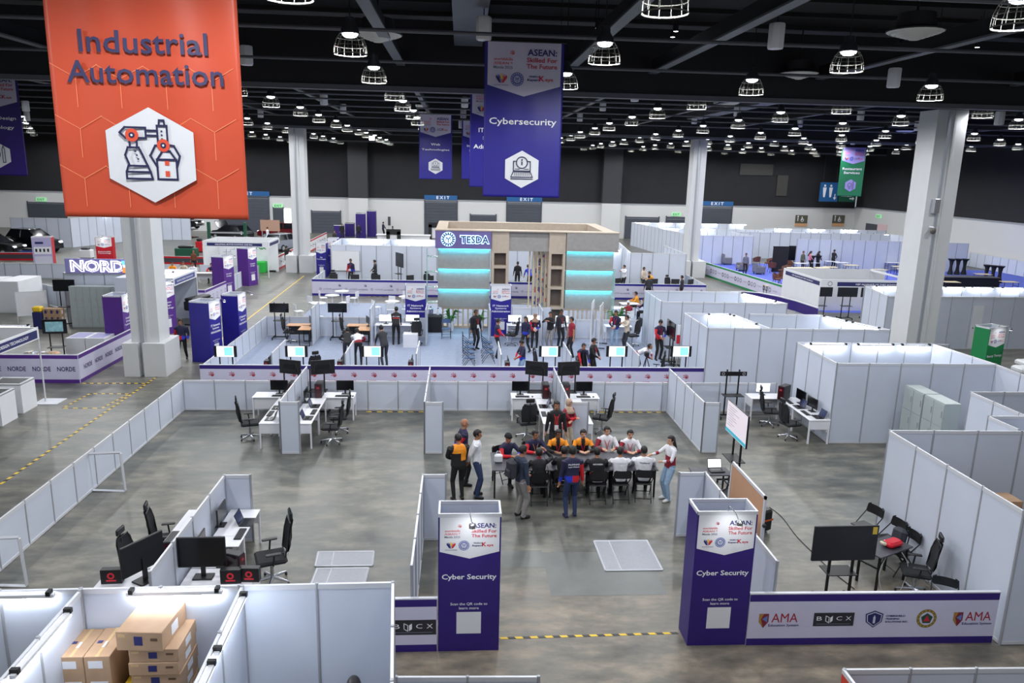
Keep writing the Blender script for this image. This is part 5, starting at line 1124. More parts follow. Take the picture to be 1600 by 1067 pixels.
bp = backpack('black backpack worn by the person in grey trousers', (0, 0, 0), 0, BAGM)
rz_ = E_+.45; c = V(o.location)+Matrix.Rotation(rz_, 3, 'Z') @ V((0, -.235, 1.0)); bp.location = c; bp.rotation_euler = (0, 0, rz_)
o, inf = person('person in a lettered navy jacket with red hem, standing back to camera at the table', g(891, 808), .12, 'stand', dict(top=NV, pants=JN, sole=SHW, shoes=NV, armw=1.2, rule=r_phil), 1.70, 1, turn=-.3, wide=1.05, **N)
back_print(o, inf, ['PILIPINAS', 'Lupang Hinirang'], TEXTW, .40, .26, .038)
o, inf = person('long-haired person in a white and maroon top and pale jeans gesturing at the group', g(1043, 781), W_+.25, 'point', dict(top=WH, pants=LJ, rule=r_girl, shoes=SHW, legw=1.15), 1.64, 0, 'long', **N)
def seat(label, x, y, rz, fit, pose='sit', hair='short', skin=1, turn=0., chair=None, cl='', badge=None, lines=None, lm=TEXTW, wide=1., hm=None, h=1.70, lz=.40):
    o, inf = person(label, (x, y, 0), rz, pose, fit, h, skin, hair, turn, badge=badge, wide=wide, hairm=hm, **N)
    fold_chair('black folding chair under the %s' % cl, (x, y, 0), rz, scale=(1, 1, .98))
    if lines: back_print(o, inf, lines, lm, lz, .24, .034, wide)
    return o
# far side of the table, facing the camera
seat('person in a black knit cap and navy jacket at the left table end', 1.18, 18.15, S_+.55, F_phil, hair='beanie', hm=BK, turn=.2, cl='person in a knit cap')
seat('person with a tan lanyard and red-sleeved navy jacket, far side of the table', 1.92, 18.42, S_+.25, F_phil, turn=.4, badge=LY_O, cl='person in navy and red, far side')
seat('left one of two people in orange-shouldered black jackets, far side of the table', 2.55, 18.46, S_, F_my, turn=.35, badge=LY_R, skin=2, cl='left orange-shouldered person')
seat('right one of two people in orange-shouldered black jackets, far side of the table', 3.2, 18.48, S_, F_my, turn=.1, badge=LY_R, skin=0, cl='right orange-shouldered person')
seat('person in a white and red jacket with glasses, left of two on the far side', 3.86, 18.62, S_, F_sg, 'sitback', turn=.35, badge=LY_R, skin=0, cl='left white and red jacket')
seat('person in a white and red jacket looking down, right of two on the far side', 4.42, 18.45, S_, F_sg, turn=.1, badge=LY_R, skin=0, cl='right white and red jacket')
# near side, backs to the camera
seat('person in black with a maroon collar resting the chin on one hand, near side', 1.92, 16.86, N_, dict(top=BK, pants=BK, armw=1.1, rule=lambda n, t, p: MR if n == 'neck' else None), 'chin', cl='person in black resting the chin')
seat('person in a black jacket, near side, partly hidden by the standing navy jacket', 2.52, 17.0, N_-.2, F_id, cl='partly hidden person', turn=-.2)
seat('person in a black jacket lettered INDONESIA, near side of the table', 3.33, 16.92, N_, F_id, lines=['INDONESIA'], wide=1.15, cl='INDONESIA jacket')
seat('left one of two people in plain white jackets, near side of the table', 3.9, 16.95, N_, F_th, lines=['THAILAND'], lm=mat('faint grey print', (190, 188, 196)), cl='left white jacket, near side', wide=1.08, turn=-.3)
seat('right one of two people in white jackets, lettered Thailand, near side of the table', 4.48, 17.0, N_-.12, F_th, lines=['Thailand'], lm=NAVY, wide=1.25, cl='right white jacket, near side', turn=-.1)
t = thing('tote_bag', 'white bag hanging beside the left end of the meeting table', 'bag', (.98, 17.5, .745)); MB().rbox(-.1, -.07, 0, .1, .07, .2, .03, WHITE).build('body', t); MB().tube([(-.06, 0, .2), (-.04, 0, .28), (.04, 0, .28), (.06, 0, .2)], .008, WHITE, 5).build('handle', t)
person('person in a black coat over a rust shirt standing behind the table', (2.62, 19.35, 0), S_-.05, 'stand', dict(top=BK, pants=BK, coat=.3, armw=1.2, rule=lambda n, t, p: BR if n == 'torso' and .1 < t < .97 and abs(p[0]) < .06 and p[1] > .03 else None), 1.74, 1, badge=LY_R, **N)
person('person in a beige headscarf and red jacket with crossed arms, behind the table', (3.0, 19.88, 0), S_+.75, 'crossed', dict(top=RD, pants=BE, armw=1.15, coat=.2, rule=lambda n, t, p: MR if n == 'torso' and t > .5 or n[:4] == 'uarm' else None), 1.62, 0, 'scarf', hairm=SCF, **N)
person('black-haired person whose head just shows above the lower picture edge', (G(553, 1068, 1.68).x, G(553, 1068, 1.68).y, 0), .2, 'stand', dict(top=BK, pants=BK), 1.72, 1, vox=.02)
# ================================================================ competition area behind the red-marked barrier
carp = mat('pale blue grey carpet', (150, 160, 182), .85, noise=.06, nscale=6)
o = MB().box(-9.0, 25.8, 0, 8.7, 34.9, .006, carp).box(-8.2, 34.9, 0, 12.5, 43.8, .006, carp).build('floor_carpet'); structure(o)
def p_skills(b, L, h):
    n = int(L/.69)
    for i in range(n+1):
        x = .25+i*.69; 
        if x+.25 > L: break
        swirl(b, x+.12, h*.66, .15, TEXTR, -.006); b.text('worldskills', x, h*.45, .46, .085, TEXTR, -.006, .03)
banner_wall('long lilac barrier with red ribbon marks behind the low white wall', -8.85, 25.73, 8.78, 25.73, 1.0, p_skills)
booth('low white wall at the left and back of the competition area', [(-8.86, 34.9, -8.86, 25.85), (-8.86, 34.9, -1.5, 34.9)], .92, name='barrier', cat='barrier'); booth('low white wall at the back right of the competition area', [(2.5, 34.95, 8.45, 34.95)], .92, name='barrier', cat='barrier')
for i, x in enumerate((-6.45, -3.95, -1.5, 1.47, 3.95, 6.4)):
    booth('white front cell divider, %s from the left behind the lilac barrier' % ordinal(i), [(x, 28.0, x, 25.85)], 1.4, name='divider_screen', cat='divider')
for i, x in enumerate((-6.45, -3.92, -1.5, 1.36, 3.7)):
    booth('white back cell divider, %s from the left in the competition area' % ordinal(i), [(x, 34.85, x, 33.0)], 1.65, name='divider_screen', cat='divider')
for i, px in enumerate((352, 463, 582, 859, 964, 1064)):
    p = AY(px, 549, 26.45); tv_show('television with a white and cyan picture above the lilac barrier, %s from the left' % ordinal(i), tuple(p), 0, scale=(.93, 1, .93)); tv_stand('stand of the lit television, %s from the left' % ordinal(i), (p.x, 26.5, 0), PI, scale=(1, 1, p.z/1.5))
for i, px in enumerate((436, 527)):
    p = AY(px, 481, 34.2); tv_dark('dark wide television on a tall stand at the back of the competition area, %s' % ('left one', 'right one')[i], tuple(p), 0, scale=(.85, 1, .72)); tv_stand('tall stand of the dark television, %s' % ('left one', 'right one')[i], (p.x, 34.25, 0), PI, scale=(1, 1, 1.12))
for i, (x, y, rz) in enumerate([(-7.2, 33.9, -HB*0), (-6.75, 33.3, -HB), (-4.55, 33.95, 0), (-4.2, 33.3, -HB)]):
    wood_desk('orange wood desk in the back cells, %s from the left' % ordinal(i), (x, y, 0), rz, scale=(.72, .9, 1))
for i, (x, y) in enumerate([(-6.75, 26.25), (-4.25, 26.25), (-1.8, 26.25), (1.95, 26.3), (4.45, 26.35)]):
    wood_desk('orange wood desk at the lilac barrier, %s from the left' % ordinal(i), (x, y, 0), HB, scale=(.5, .6, 1))
    on(monitor, 'dark monitor at the front dividers, %s from the left' % ordinal(i), x+(.12 if x < 0 else -.2), 26.4, HB if x > 0 else -HB)
    on(pc_tower, 'dark computer case at the lilac barrier, %s from the left' % ordinal(i), x+(.1 if x < 0 else -.25), 26.05, 0, scale=(.8, .8, .8))
for i, (x, y) in enumerate([(-6.6, 33.6), (-4.1, 33.7)]): on(monitor, 'dark monitor on an orange desk in the back cells, %s' % ('left', 'right')[i], x, y, -HB+.4)
for x, y, rz, w in [(-7.55, 33.6, -HB, 'left back cell'), (-5.0, 33.7, -HB, 'second back cell'), (-5.3, 26.9, .6, 'front, beside the second lit television'), (3.1, 27.4, -1.9, 'front, left of the fourth lit television'), (4.9, 27.0, -2, 'front, left of the fifth lit television'), (7.35, 27.2, 1.2, 'front, left of the sixth lit television'), (-1.95, 33.3, .2, 'at the white desk under the left totem'), (2.35, 33.4, 1.2, 'at the white desk right of the right totem'), (7.9, 33.5, 1.9, 'behind the person in a cream shirt')]: office_chair('mesh swivel chair in the competition area, %s' % w, (x, y, 0), rz)
desk_long('white desk in front of the left totem', (-2.85, 34.2, 0), 0, scale=(1.4, 1, 1)); desk_long('white desk in front of the right totem', (2.95, 34.45, 0), 0, scale=(1.1, 1, 1)); desk_long('white desk behind the person in a red polo shirt', (4.75, 34.4, 0), 0, scale=(.8, 1, 1)); desk_long('white desk behind the person in a cream shirt', (7.4, 34.4, 0), 0, scale=(.9, 1, 1))
for i, (x, y) in enumerate([(-3.35, 34.25), (-2.15, 34.3), (2.55, 34.5), (3.4, 34.5), (4.75, 34.45), (7.4, 34.45)]): on(monitor_lit, 'white lit monitor at the back of the competition area, %s from the left' % ordinal(i), x, y, 0, scale=(1.0, 1, .9))
t = thing('storage_cube', 'white cube cabinet before the left totem', 'cabinet', (-2.15, 32.9, 0)); MB().rbox(-.32, -.25, 0, .32, .25, .62, .01, DESKW).build('body', t); MB().box(-.3, -.262, .3, .3, -.25, .6, DESKW).build('drawer', t)
desk_long('small white table with papers at the lilac barrier', (.65, 26.35, 0), 0, scale=(.62, .8, 1))
sign_tower('deep blue IT Network Systems Administration totem, left of the beige exhibit', (-2.05, 34.98, 0), 0, .95, .4, 2.46, INDIGO, ['IT Network', 'Systems', 'Administration'], spot=False)
sign_tower('deep blue IT Network Systems Administration totem, before the beige exhibit', (1.93, 35.2, 0), 0, .98, .4, 2.46, INDIGO, ['IT Network', 'Systems', 'Administration'], spot=False)
t = thing('rolling_whiteboard', 'tall white board on a wheeled frame, seen at an angle right of the beige exhibit', 'whiteboard', (5.92, 33.0, 0), HB-.25)
MB().box(-.55, -.015, .6, .55, .015, 2.1, WHITE).build('board', t); b = MB()
for s in (-1, 1): b.box(s*.57-.02, -.03, .05, s*.57+.02, .03, 2.12, RAIL).box(s*.57-.02, -.3, .04, s*.57+.02, .3, .08, RAIL)
b.box(-.57, -.02, 2.08, .57, .02, 2.12, RAIL); b.build('frame', t)
t = thing('rolling_board', 'beige board in a dark frame beside the tall white board', 'whiteboard', (6.35, 33.2, 0), HB-.3); MB().box(-.5, -.015, .5, .5, .015, 1.95, mat('grey beige board', (190, 184, 180), .6)).build('board', t); b = MB()
for s in (-1, 1): b.box(s*.52-.02, -.03, .05, s*.52+.02, .03, 1.97, RAIL).box(s*.52-.02, -.28, .04, s*.52+.02, .28, .08, BLACKM)
b.build('frame', t)
# folding chairs with blue seats
k = 0
for x in (.42, 1.22):
    for y in (29.3, 30.2, 31.1, 32.0):
        if x > 1 and y < 29.5: continue
        blue_chair('blue-seated folding chair, %s from the barrier in the %s row' % (ordinal(int((y-29.2)/.9)), 'left' if x < 1 else 'right'), (x, y, 0), E_ if x < 1 else E_)
blue_chair('blue-seated folding chair facing out under the beige exhibit, left one', (-.62, 34.75, 0), S_); blue_chair('blue-seated folding chair facing out under the beige exhibit, right one', (.66, 34.8, 0), S_)
M_ = dict(vox=.018)
person('person in a white and red jacket bending over a desk', (-4.0, 29.6, 0), .2, 'bend', F_sg, 1.7, 1, **M_); person('person in black bending beside the white and red jacket', (-4.45, 29.75, 0), .1, 'bend', dict(top=BK, pants=CH), 1.7, 1, **M_)
person('person in grey trousers half hidden by the third lit television', (-2.95, 29.4, 0), .5, 'lean', dict(top=CH, pants=CH), 1.7, 1, **M_)
o, inf = person('person in a black top with red and white stripes leaning at the white desk', (-2.83, 33.35, 0), 0, 'lean', dict(top=BK, pants=BK, rule=lambda n, t, p: RD if n == 'torso' and .62 < t < .7 else WH if n == 'torso' and .8 < t < .84 else None), 1.72, 2, **M_)
person('person in a black suit with a badge standing by the blue folding chairs', (.68, 32.5, 0), S_+.7, 'stand', dict(top=BK, pants=BK, coat=.3, armw=1.2), 1.78, 2, badge=LY_R, wide=1.1, **M_)
person('person in a red-sleeved navy jacket standing at the second row of blue chairs', (1.56, 30.95, 0), E_, 'front', F_phil, 1.68, 1, badge=LY_O, **M_)
person('long-haired person in a navy and blue jacket walking by a swivel chair', (2.85, 31.85, 0), 2.5, 'walk', dict(top=NV, pants=BK, coat=.0, rule=lambda n, t, p: RB if n == 'torso' and .06 < t < .35 else None), 1.64, 1, 'long', **M_)
person('person in a brown headscarf and navy and red jacket facing the camera', (3.3, 32.55, 0), S_, 'front', dict(F_phil, shoes=SHW), 1.62, 0, 'scarf', hairm=cloth('brown headscarf cloth', (150, 118, 100)), badge=LY_R, **M_)
person('person in a black jacket and grey trousers standing by the lit desk monitor', (4.0, 32.6, 0), S_-.6, 'phone', dict(top=BK, pants=GR), 1.7, 1, **M_); person('person in dark grey with a badge behind the black jacket', (4.5, 33.0, 0), S_+.4, 'stand', dict(top=CH, pants=BK), 1.74, 2, badge=LY_R, **M_)
person('person in a dark red polo shirt looking left', (4.75, 31.2, 0), W_+.35, 'stand', dict(top=MR, pants=BK, short=True), 1.74, 1, **M_)
person('person in a navy jacket with a blue hem, bowed at the orange desk', (2.35, 27.35, 0), W_+.3, 'front', dict(top=NV, pants=LJ, rule=lambda n, t, p: RB if n == 'torso' and .06 < t < .35 else RD if n[:4] == 'farm' and t < .9 else None), 1.6, 1, pitch=.7, **M_)
person('person in a navy and red jacket bending over the right front cell', (4.5, 27.35, 0), S_+.3, 'lean', F_phil, 1.62, 1, **M_); person('person in a black jacket standing right of the bent navy jacket', (4.98, 27.4, 0), S_+1.0, 'front', dict(top=BK, pants=BK, armw=1.15), 1.68, 1, badge=LY_R, **M_)
person('person in a navy polo with red sleeves and pale jeans holding a blue bag', (6.95, 32.8, 0), S_-.5, 'front', dict(top=NV, pants=LJ, rule=lambda n, t, p: RD if n == 'uarmR' else RB if n == 'torso' and .06 < t < .3 and p[0] < .05 else None), 1.76, 1, badge=LY_R, **M_)
person('person in a cream shirt seen from the side, hands raised', (7.4, 32.5, 0), W_+.3, 'phone', dict(top=BE, pants=CH), 1.6, 1, **M_)
person('person in a white and red jacket stooping behind the fifth front divider', (6.9, 28.4, 0), E_-.5, 'bend', F_sg, 1.6, 1, **M_)
person('person in a red and blue jacket looking down before a plain door panel', (8.42, 30.85, 0), S_+.25, 'front', F_phil, 1.74, 1, badge=LY_R, pitch=.6, **M_)
person('person in a red and black jacket walking up the left aisle', (-11.0, 30.2, 0), S_+.1, 'walk', dict(F_phil, armw=1.25), 1.70, 1, wide=1.12, **M_)
t = thing('tripod', 'black tripod standing right of the fifth front divider', 'tripod', (7.1, 27.6, 0)); 
for k in range(3): a = 2*PI*k/3; MB().tube([(.3*math.cos(a), .3*math.sin(a), 0), (0, 0, .95)], .018, BLACK, 6).build('leg', t)
MB().rbox(-.08, -.1, .95, .08, .1, 1.12, .02, BLACK).build('head', t)
t = thing('speaker_box', 'small black box on the carpet right of the fifth front divider', 'box', (6.75, 27.2, 0)); MB().rbox(-.15, -.15, 0, .15, .15, .5, .02, BLACK).build('body', t); MB().disc(0, .3, .1, CHARC, -.152).build('grille', t)
# ================================================================ beige exhibit with blue light lines
STONE = mat('grey beige stone laminate', (152, 148, 144), .6, noise=.07, nscale=5)
SIGNV = mat('violet grey sign face', (112, 100, 152), .5, noise=.04, nscale=3)
CYL = mat('lit cyan line', (80, 220, 240), .3, emit=5.5, ecol=(60, 205, 235))
NEON = mat('glowing white blue letter edge', (240, 250, 255), .3, emit=1.7, ecol=(150, 205, 255))
def exhibit():
    t = thing('exhibit_stand', 'big beige exhibit with a glowing TESDA sign and blue light lines', 'stand', (0, 37, 0))
    X = lambda px: AY(px, 420, 37).x
    Z0, ZT = 3.98, 4.82
    def bx(nm, x0, y0, z0, x1, y1, z1, m): return MB().box(x0, y0, z0, x1, y1, z1, m).build(nm, t)
    L0, L1, c0, c1, d0, d1, R0, R1 = -1.2, 1.5, 1.52, 2.36, 4.32, 5.14, 5.16, 7.72
    # top band, frame ring
    bx('sign_panel', L0, -.25, Z0, L1, .5, ZT, SIGNV); bx('top_band', R0, -.25, Z0-.06, R1, .5, ZT-.0, STONE); bx('lintel', c1, -.06, Z0-.1, d0, .4, ZT, STONE)
    for a, b_ in ((c0, c1), (d0, d1)): bx('column', a, -.16, Z0-.2, b_, .45, ZT, WOODB)
    bx('roof_frame', L0, .5, Z0, L0+.55, 6.4, ZT+.02, WOODB); bx('roof_frame', R1-.6, .5, Z0, R1, 6.4, ZT+.02, WOODB); bx('roof_frame', L0+.55, 5.8, Z0, R1-.6, 6.4, ZT+.02, WOODB)
    bx('cornice', L0-.02, -.27, ZT, R1+.02, .5, ZT+.05, WOODB)
    # stacked bands with a light line under each overhang
    for s, (a, b_) in (('L', (L0+.12, L1-.04)), ('R', (R0+.04, R1-.18))):
        for i in range(3):
            zt = Z0-.02-i*.985; k = .0
            bx('band_panel', a, -.02, zt-.93, b_, .4, zt-.08, STONE)
            bx('shelf_ledge', a+.0, -.16, zt-.98, b_, .4, zt-.93, STONE) if i < 2 else None
            o = MB().box(a+.03, -.1, zt-.075, b_-.02, -.03, zt-.02, CYL).build('light_line', t)
        for k in range(10):
            x = a+.25+(b_-a-.3)*k/9.; bx('slat', x-.04, 0, .12, x+.04, .12, .98, WOODB)
        bx('plinth', a, -.02, 0, b_, .5, .12, WOODB)
    bx('sill_beam', L0+.3, 0, .96, L1, .4, 1.08, WOODB); bx('sill_beam', R0, 0, .96, R1-.3, .4, 1.08, WOODB)
    # niche columns
    for a, b_ in ((c0, c1), (d0, d1)):
        for z in (.0, 1.03, 2.03, 3.03): bx('niche_shelf', a+.12, -.14, z, b_-.12, .4, z+.14, WOODB)
        bx('niche_back', a+.1, .3, 0, b_-.1, .4, Z0-.2, mat('dark niche back', (112, 100, 94), .7)); bx('column', a, -.16, 0, a+.13, .42, Z0-.2, WOODB); bx('column', b_-.13, -.16, 0, b_, .42, Z0-.2, WOODB)
    # opening: battens and the photo wall behind
    for k in range(5): bx('slat', 3.42+.2*k, .5, 0, 3.48+.2*k, .75, Z0, mat('pale batten wood', (214, 198, 168), .55))
    b = MB(); rnd = random.Random(4); cs = [WHITE, mat('print grey', (120, 116, 128)), mat('print dark', (50, 44, 60)), PINK, SKY, mat('print purple', (140, 90, 180)), mat('print skin', (200, 160, 140)), mat('print pale blue', (160, 200, 220))]
    b.box(3.75, 1.2, .9, 4.45, 1.25, 3.95, WHITE)
    for _ in range(70):
        x = 3.77+.55*rnd.random(); z = .95+2.8*rnd.random(); b.box(x, 1.185-.0006*_*.1, z, x+.06+.1*rnd.random(), 1.2, z+.08+.15*rnd.random(), rnd.choice(cs))
    b.build('photo_wall', t)
    # glass shelves on the left flank
    gl = mat('pale green glass', (176, 214, 206), .15, alpha=.55)
    for i in range(5): bx('glass_shelf', L0-.42, .1, .5+.75*i, L0+.1, .55, .53+.75*i, gl)
    bx('shelf_upright', L0-.44, .1, 0, L0-.4, .55, 3.9, gl); bx('shelf_upright', R1-.28, .15, .3, R1-.0, .5, 3.0, gl)
    # sign
    b = MB(); b.text('TESDA', .69, 4.42, 1.44, .44, NEON, -.29, .075); b.disc(-.58, 4.42, .35, NEON, -.29); b.build('glowing_letters', t)
    b = MB(); b.text('TESDA', .69, 4.42, 1.36, .35, NAVY, -.31, .02); gear(b, -.58, 4.42, .30, NAVY, -.31); b.build('letter_faces', t)
    for a, b_ in ((L0+.12, L1-.04), (R0+.04, R1-.18)):
        for i in range(3):
            ld = bpy.data.lights.get('blue_line_light')
            if ld is None: ld = bpy.data.lights.new('blue_line_light', 'AREA'); ld.shape = 'RECTANGLE'; ld.size = 2.4; ld.size_y = .03; ld.energy = 8; ld.color = (.1, .75, 1.0)
            lo = bpy.data.objects.new('line_glow', ld); COL.objects.link(lo); lo.parent = t; lo.location = ((a+b_)/2, -.12, Z0-.09-i*.985); lo.rotation_euler = (.18, 0, 0)
    return t
exhibit()
LEAF = mat('green leaves', (64, 112, 48), .5, noise=.3, nscale=20)
def plant(label, x, y, s=1.):
    t = thing('potted_plant', label, 'plant', (x, y, 0)); MB().lathe([(.16*s, 0), (.2*s, .45*s), (.17*s, .45*s), (0, .42*s)], WHITE, 12).build('pot', t)
    b = MB(); r = random.Random(int(x*10))
    for k in range(26):
        a = r.random()*6.28; L = (.4+.4*r.random())*s; e = .35+r.random(); p = [(0, 0, .42*s), (math.cos(a)*L*.4, math.sin(a)*L*.4, .42*s+L*e*.8), (math.cos(a)*L*.9, math.sin(a)*L*.9, .42*s+L*e*.7)]
        b.tube(p, [.01, .06*s, .01], LEAF, 5, flat=.25)
    o = b.build('foliage', t); return t
plant('leafy plant in a white pot under the left light lines', -.45, 36.45, .95); plant('leafy plant half hidden by the person in a black suit', .98, 36.5, .9); plant('small leafy plant at the right foot of the beige exhibit', 7.75, 36.4, 1.0)
booth('white screen behind the lit monitors right of the right totem', [(2.46, 35.05, 4.3, 35.05)], 1.45, name='divider_screen', cat='divider')
t = thing('draped_table', 'table under a black cloth with cups and bottles at the left of the beige exhibit', 'table', (-1.35, 36.3, 0)); b = MB(); b.rbox(-.5, -.4, 0, .5, .4, .78, .03, BK); b.build('cloth', t)
t = thing('coffee_urn', 'steel urn and cups on the black draped table', 'urn', (-1.4, 36.3, .785)); MB().lathe([(.12, 0), (.13, .3), (.08, .36), (0, .38)], CHROME, 12).build('body', t); MB().lathe([(0, .38), (.03, .39), (.03, .43), (0, .44)], BLACK, 8).build('knob', t); MB().cbox(0, -.15, .08, .03, .06, .03, BLACK).build('tap', t)
for i, (x, y) in enumerate([(-1.7, 36.2), (-1.05, 36.4)]):
    t = thing('flask', 'white vacuum flask on the black draped table, %s' % ('left', 'right')[i], 'flask', (x, y, .785)); MB().lathe([(.06, 0), (.065, .22), (.03, .28), (0, .29)], WHITE, 10).build('body', t); MB().lathe([(0, .29), (.03, .29), (.03, .34), (0, .35)], BLACK, 8).build('cap', t)
for i, (x, y) in enumerate([(-7.35, 39.6), (-7.05, 42.1), (-6.75, 43.6)]):
    round_table('white round pedestal table on the pale carpet, %s from the front' % ordinal(i), (x, y, 0), 0)
for i, (x, y, rz) in enumerate([(-8.2, 38.8, -1), (-8.0, 41.4, -.6), (-6.3, 41.5, 1.2), (-6.2, 40.2, 1.8), (-6.0, 43, 1.2), (-7.7, 43.0, -1.2), (-6.2, 38.8, .8)]): white_chair('white plastic chair around the round tables, %s from the left' % ordinal([0, 1, 4, 5, 6, 2, 3][i]), (x, y, 0), rz)
for i, (x, y) in enumerate([(-3.6, 40.4), (-3.0, 42.0)]): round_table('white round table among clear chairs before the far lilac barrier, %s' % ('nearer', 'farther')[i], (x, y, 0), 0)
for i, (x, y, rz) in enumerate([(-4.4, 40.2, -1), (-3.6, 39.5, 0), (-2.8, 40.6, 1.4), (-3.8, 41.4, 2.8), (-2.3, 42.4, 1.3), (-3.1, 43.1, 3)]): white_chair('white chair before the far lilac barrier, %s' % ['leftmost', 'front', 'right of the nearer table', 'between the two tables', 'rightmost', 'farthest'][i], (x, y, 0), rz)
# lounge at the right of the exhibit
for i, (x, y) in enumerate([(8.45, 39.2), (9.3, 40.6), (8.3, 42.6)]): white_table('white table right of the beige exhibit, %s from the front' % ordinal(i), (x, y, 0), .1, scale=(.55, .9, 1))
for i, (x, y, rz) in enumerate([(8.7, 38.0, .2), (9.9, 39.2, 1.0), (9.9, 41.2, 1.5), (7.9, 43.0, -1), (7.7, 40.6, -1.4)]): white_chair('white chair in the lounge right of the beige exhibit, %s' % ['nearest', 'right front', 'right back', 'left back', 'left front'][i], (x, y, 0), rz)
P2 = dict(vox=.022)
person('seated person in a red top and white cap, right of the beige exhibit', (8.7, 38.0, 0), .2, 'sit', dict(top=MR, pants=JN), 1.7, 1, 'beanie', hairm=WH, **P2); person('seated person in navy and red at the white lounge table', (9.9, 39.2, 0), 1.0, 'sit', F_phil, 1.7, 1, **P2); person('seated person in an amber jacket at the back lounge table', (9.9, 41.2, 0), 1.5, 'sit', dict(top=YE, pants=BK), 1.7, 1, **P2); person('seated person in black bowed over the farthest lounge table', (8.3, 43.3, 0), S_, 'sit', dict(top=BK, pants=BK), 1.7, 1, **P2)
t = backpack('black backpack on the floor by the red-topped person', (9.3, 37.9, 0), .5, BAGM)
# ================================================================ far lilac barrier and its cells
def p_far(b, L, h):
    n = int(L/1.55)
    for i in range(n+1):
        x = .5+i*1.55
        if x+.9 > L: break
        gear(b, x, h*.42, .1, TEXTG, -.006, False); b.text('worldskills', x+.42, h*.42, .5, .09, TEXTG, -.006, 0); swirl(b, x+1.15, h*.62, .13, NAVY, -.006); b.text('worldskills', x+1.0, h*.4, .6, .09, NAVY, -.006, 0)
banner_wall('far lilac barrier with grey logos, left of the beige exhibit', -8.95, 46.3, -1.2, 46.25, 1.0, p_far, INDIGO); banner_wall('far lilac barrier with grey logos, right of the beige exhibit', 7.2, 46.2, 15.35, 46.1, 1.0, p_far, INDIGO); banner_wall('far lilac barrier seen through the opening of the beige exhibit', 1.8, 46.25, 5.2, 46.2, 1.0, p_far, INDIGO)
hazard('yellow and black tape at the foot of the far lilac barrier', [(-5.6, 46.1), (-2.6, 46.1)], .07, .3)
booth('low white return wall at the left end of the far lilac barrier', [(-8.9, 50.5, -8.93, 46.4)], 1.0, far=True, name='barrier', cat='barrier'); booth('low white return wall at the right end of the far lilac barrier', [(15.35, 46.15, 15.5, 51)], 1.0, far=True, name='barrier', cat='barrier')
booth('far white booth with a whiteboard on its front, left of the beige exhibit', [(-8.75, 52.2, -1.6, 52.15), (-8.75, 57, -8.75, 52.2), (-1.6, 57, -1.6, 52.15), (-8.75, 57, -1.6, 57), (-5.2, 52.2, -5.2, 57)], 2.5, far=True)
booth('far white booth behind the opening of the beige exhibit', [(-1.2, 53.4, 8.2, 53.3), (8.2, 53.3, 8.2, 57)], 2.5, far=True)
booth('far white booth right of the beige exhibit with a tilted white door', [(12.2, 58.5, 11.4, 50.2), (12.9, 50.2, 15.15, 50.1), (15.15, 50.1, 15.2, 56), (11.4, 50.2, 12.9, 50.2), (8.4, 53.0, 11.4, 53.0)], 2.5, far=True)
for i, (a, c, z) in enumerate([((-8.2, 56.8), (-5.6, 56.8), 2.4), ((-4.8, 56.8), (-2, 56.8), 2.4), ((8.6, 52.8), (9.8, 52.8), 2.4), ((10.0, 52.8), (11.2, 52.8), 2.4), ((9, 57.5), (11.5, 57.5), 2.4)]): tube_light('lit tube in the far middle booths, %s from the left' % ordinal(i), a, c, z)
t = thing('wall_whiteboard', 'whiteboard hung on the far white booth, left of the beige exhibit', 'whiteboard', (-7.75, 52.1, .8)); MB().box(-.9, -.03, 0, .9, 0, 1.3, WHITE).build('board', t); b = MB(); b.box(-.93, -.04, -.03, .93, 0, 0, RAIL).box(-.93, -.04, 1.3, .93, 0, 1.33, RAIL).box(-.93, -.04, 0, -.9, 0, 1.3, RAIL).box(.9, -.04, 0, .93, 0, 1.3, RAIL); b.build('frame', t)
tv_dark('grey television seen nearly edge-on before the far white booth', (-4.0, 50.4, 1.75), -HB+.5, scale=(1.2, 1, 1.6)); tv_stand('stand of the nearly edge-on grey television', (-4.0, 50.4, 0), -HB+.5, scale=(1, 1, 1.1))
for i, (x, y) in enumerate([(-7.9, 47.3), (-6.6, 47.3), (-5.3, 47.3), (-3.2, 47.3), (-2.0, 47.3), (8.7, 47.2), (9.9, 47.2), (12.2, 47.2), (13.6, 47.2), (14.6, 47.2)]):
    desk('white desk behind the far lilac barrier, %s from the left' % ordinal(i), (x, y, 0), S_); on(monitor, 'dark monitor behind the far lilac barrier, %s from the left' % ordinal(i), x+.1, 47.25, S_ if i % 3 else S_+.6)
    if i % 2 == 0: office_chair('mesh swivel chair behind the far lilac barrier, by the %s desk from the left' % ordinal(i), (x, 48.1, 0), S_+.4)
person('person in a navy and red jacket with a badge before the far whiteboard', (-7.2, 50.6, 0), S_-.3, 'stand', F_phil, 1.74, 2, badge=LY_R, **P2); person('person in a dark polo standing sideways before the far white booth', (-5.6, 50.6, 0), W_, 'front', dict(top=CH, pants=CH), 1.7, 1, **P2)
person('person in a black shirt seen through the exhibit opening', (3.85, 50.5, 0), 0, 'stand', dict(top=BK, pants=BK), 1.74, 2, **P2); person('stooping person in blue seen through the exhibit opening', (4.6, 49.6, 0), .4, 'lean', dict(top=RB, pants=BK), 1.7, 1, **P2)
person('person in a white jacket taking a picture, right of the beige exhibit', (10.9, 49.6, 0), W_+.5, 'phone', dict(top=WH, pants=BK), 1.74, 1, **P2); person('person in a beige top beside the picture taker', (12.1, 49.3, 0), S_+.6, 'front', dict(top=BE, pants=CH), 1.66, 1, **P2); person('person in an amber jacket bent behind the far lilac barrier', (12.4, 47.7, 0), W_, 'lean', dict(top=YE, pants=BK), 1.66, 1, **P2)
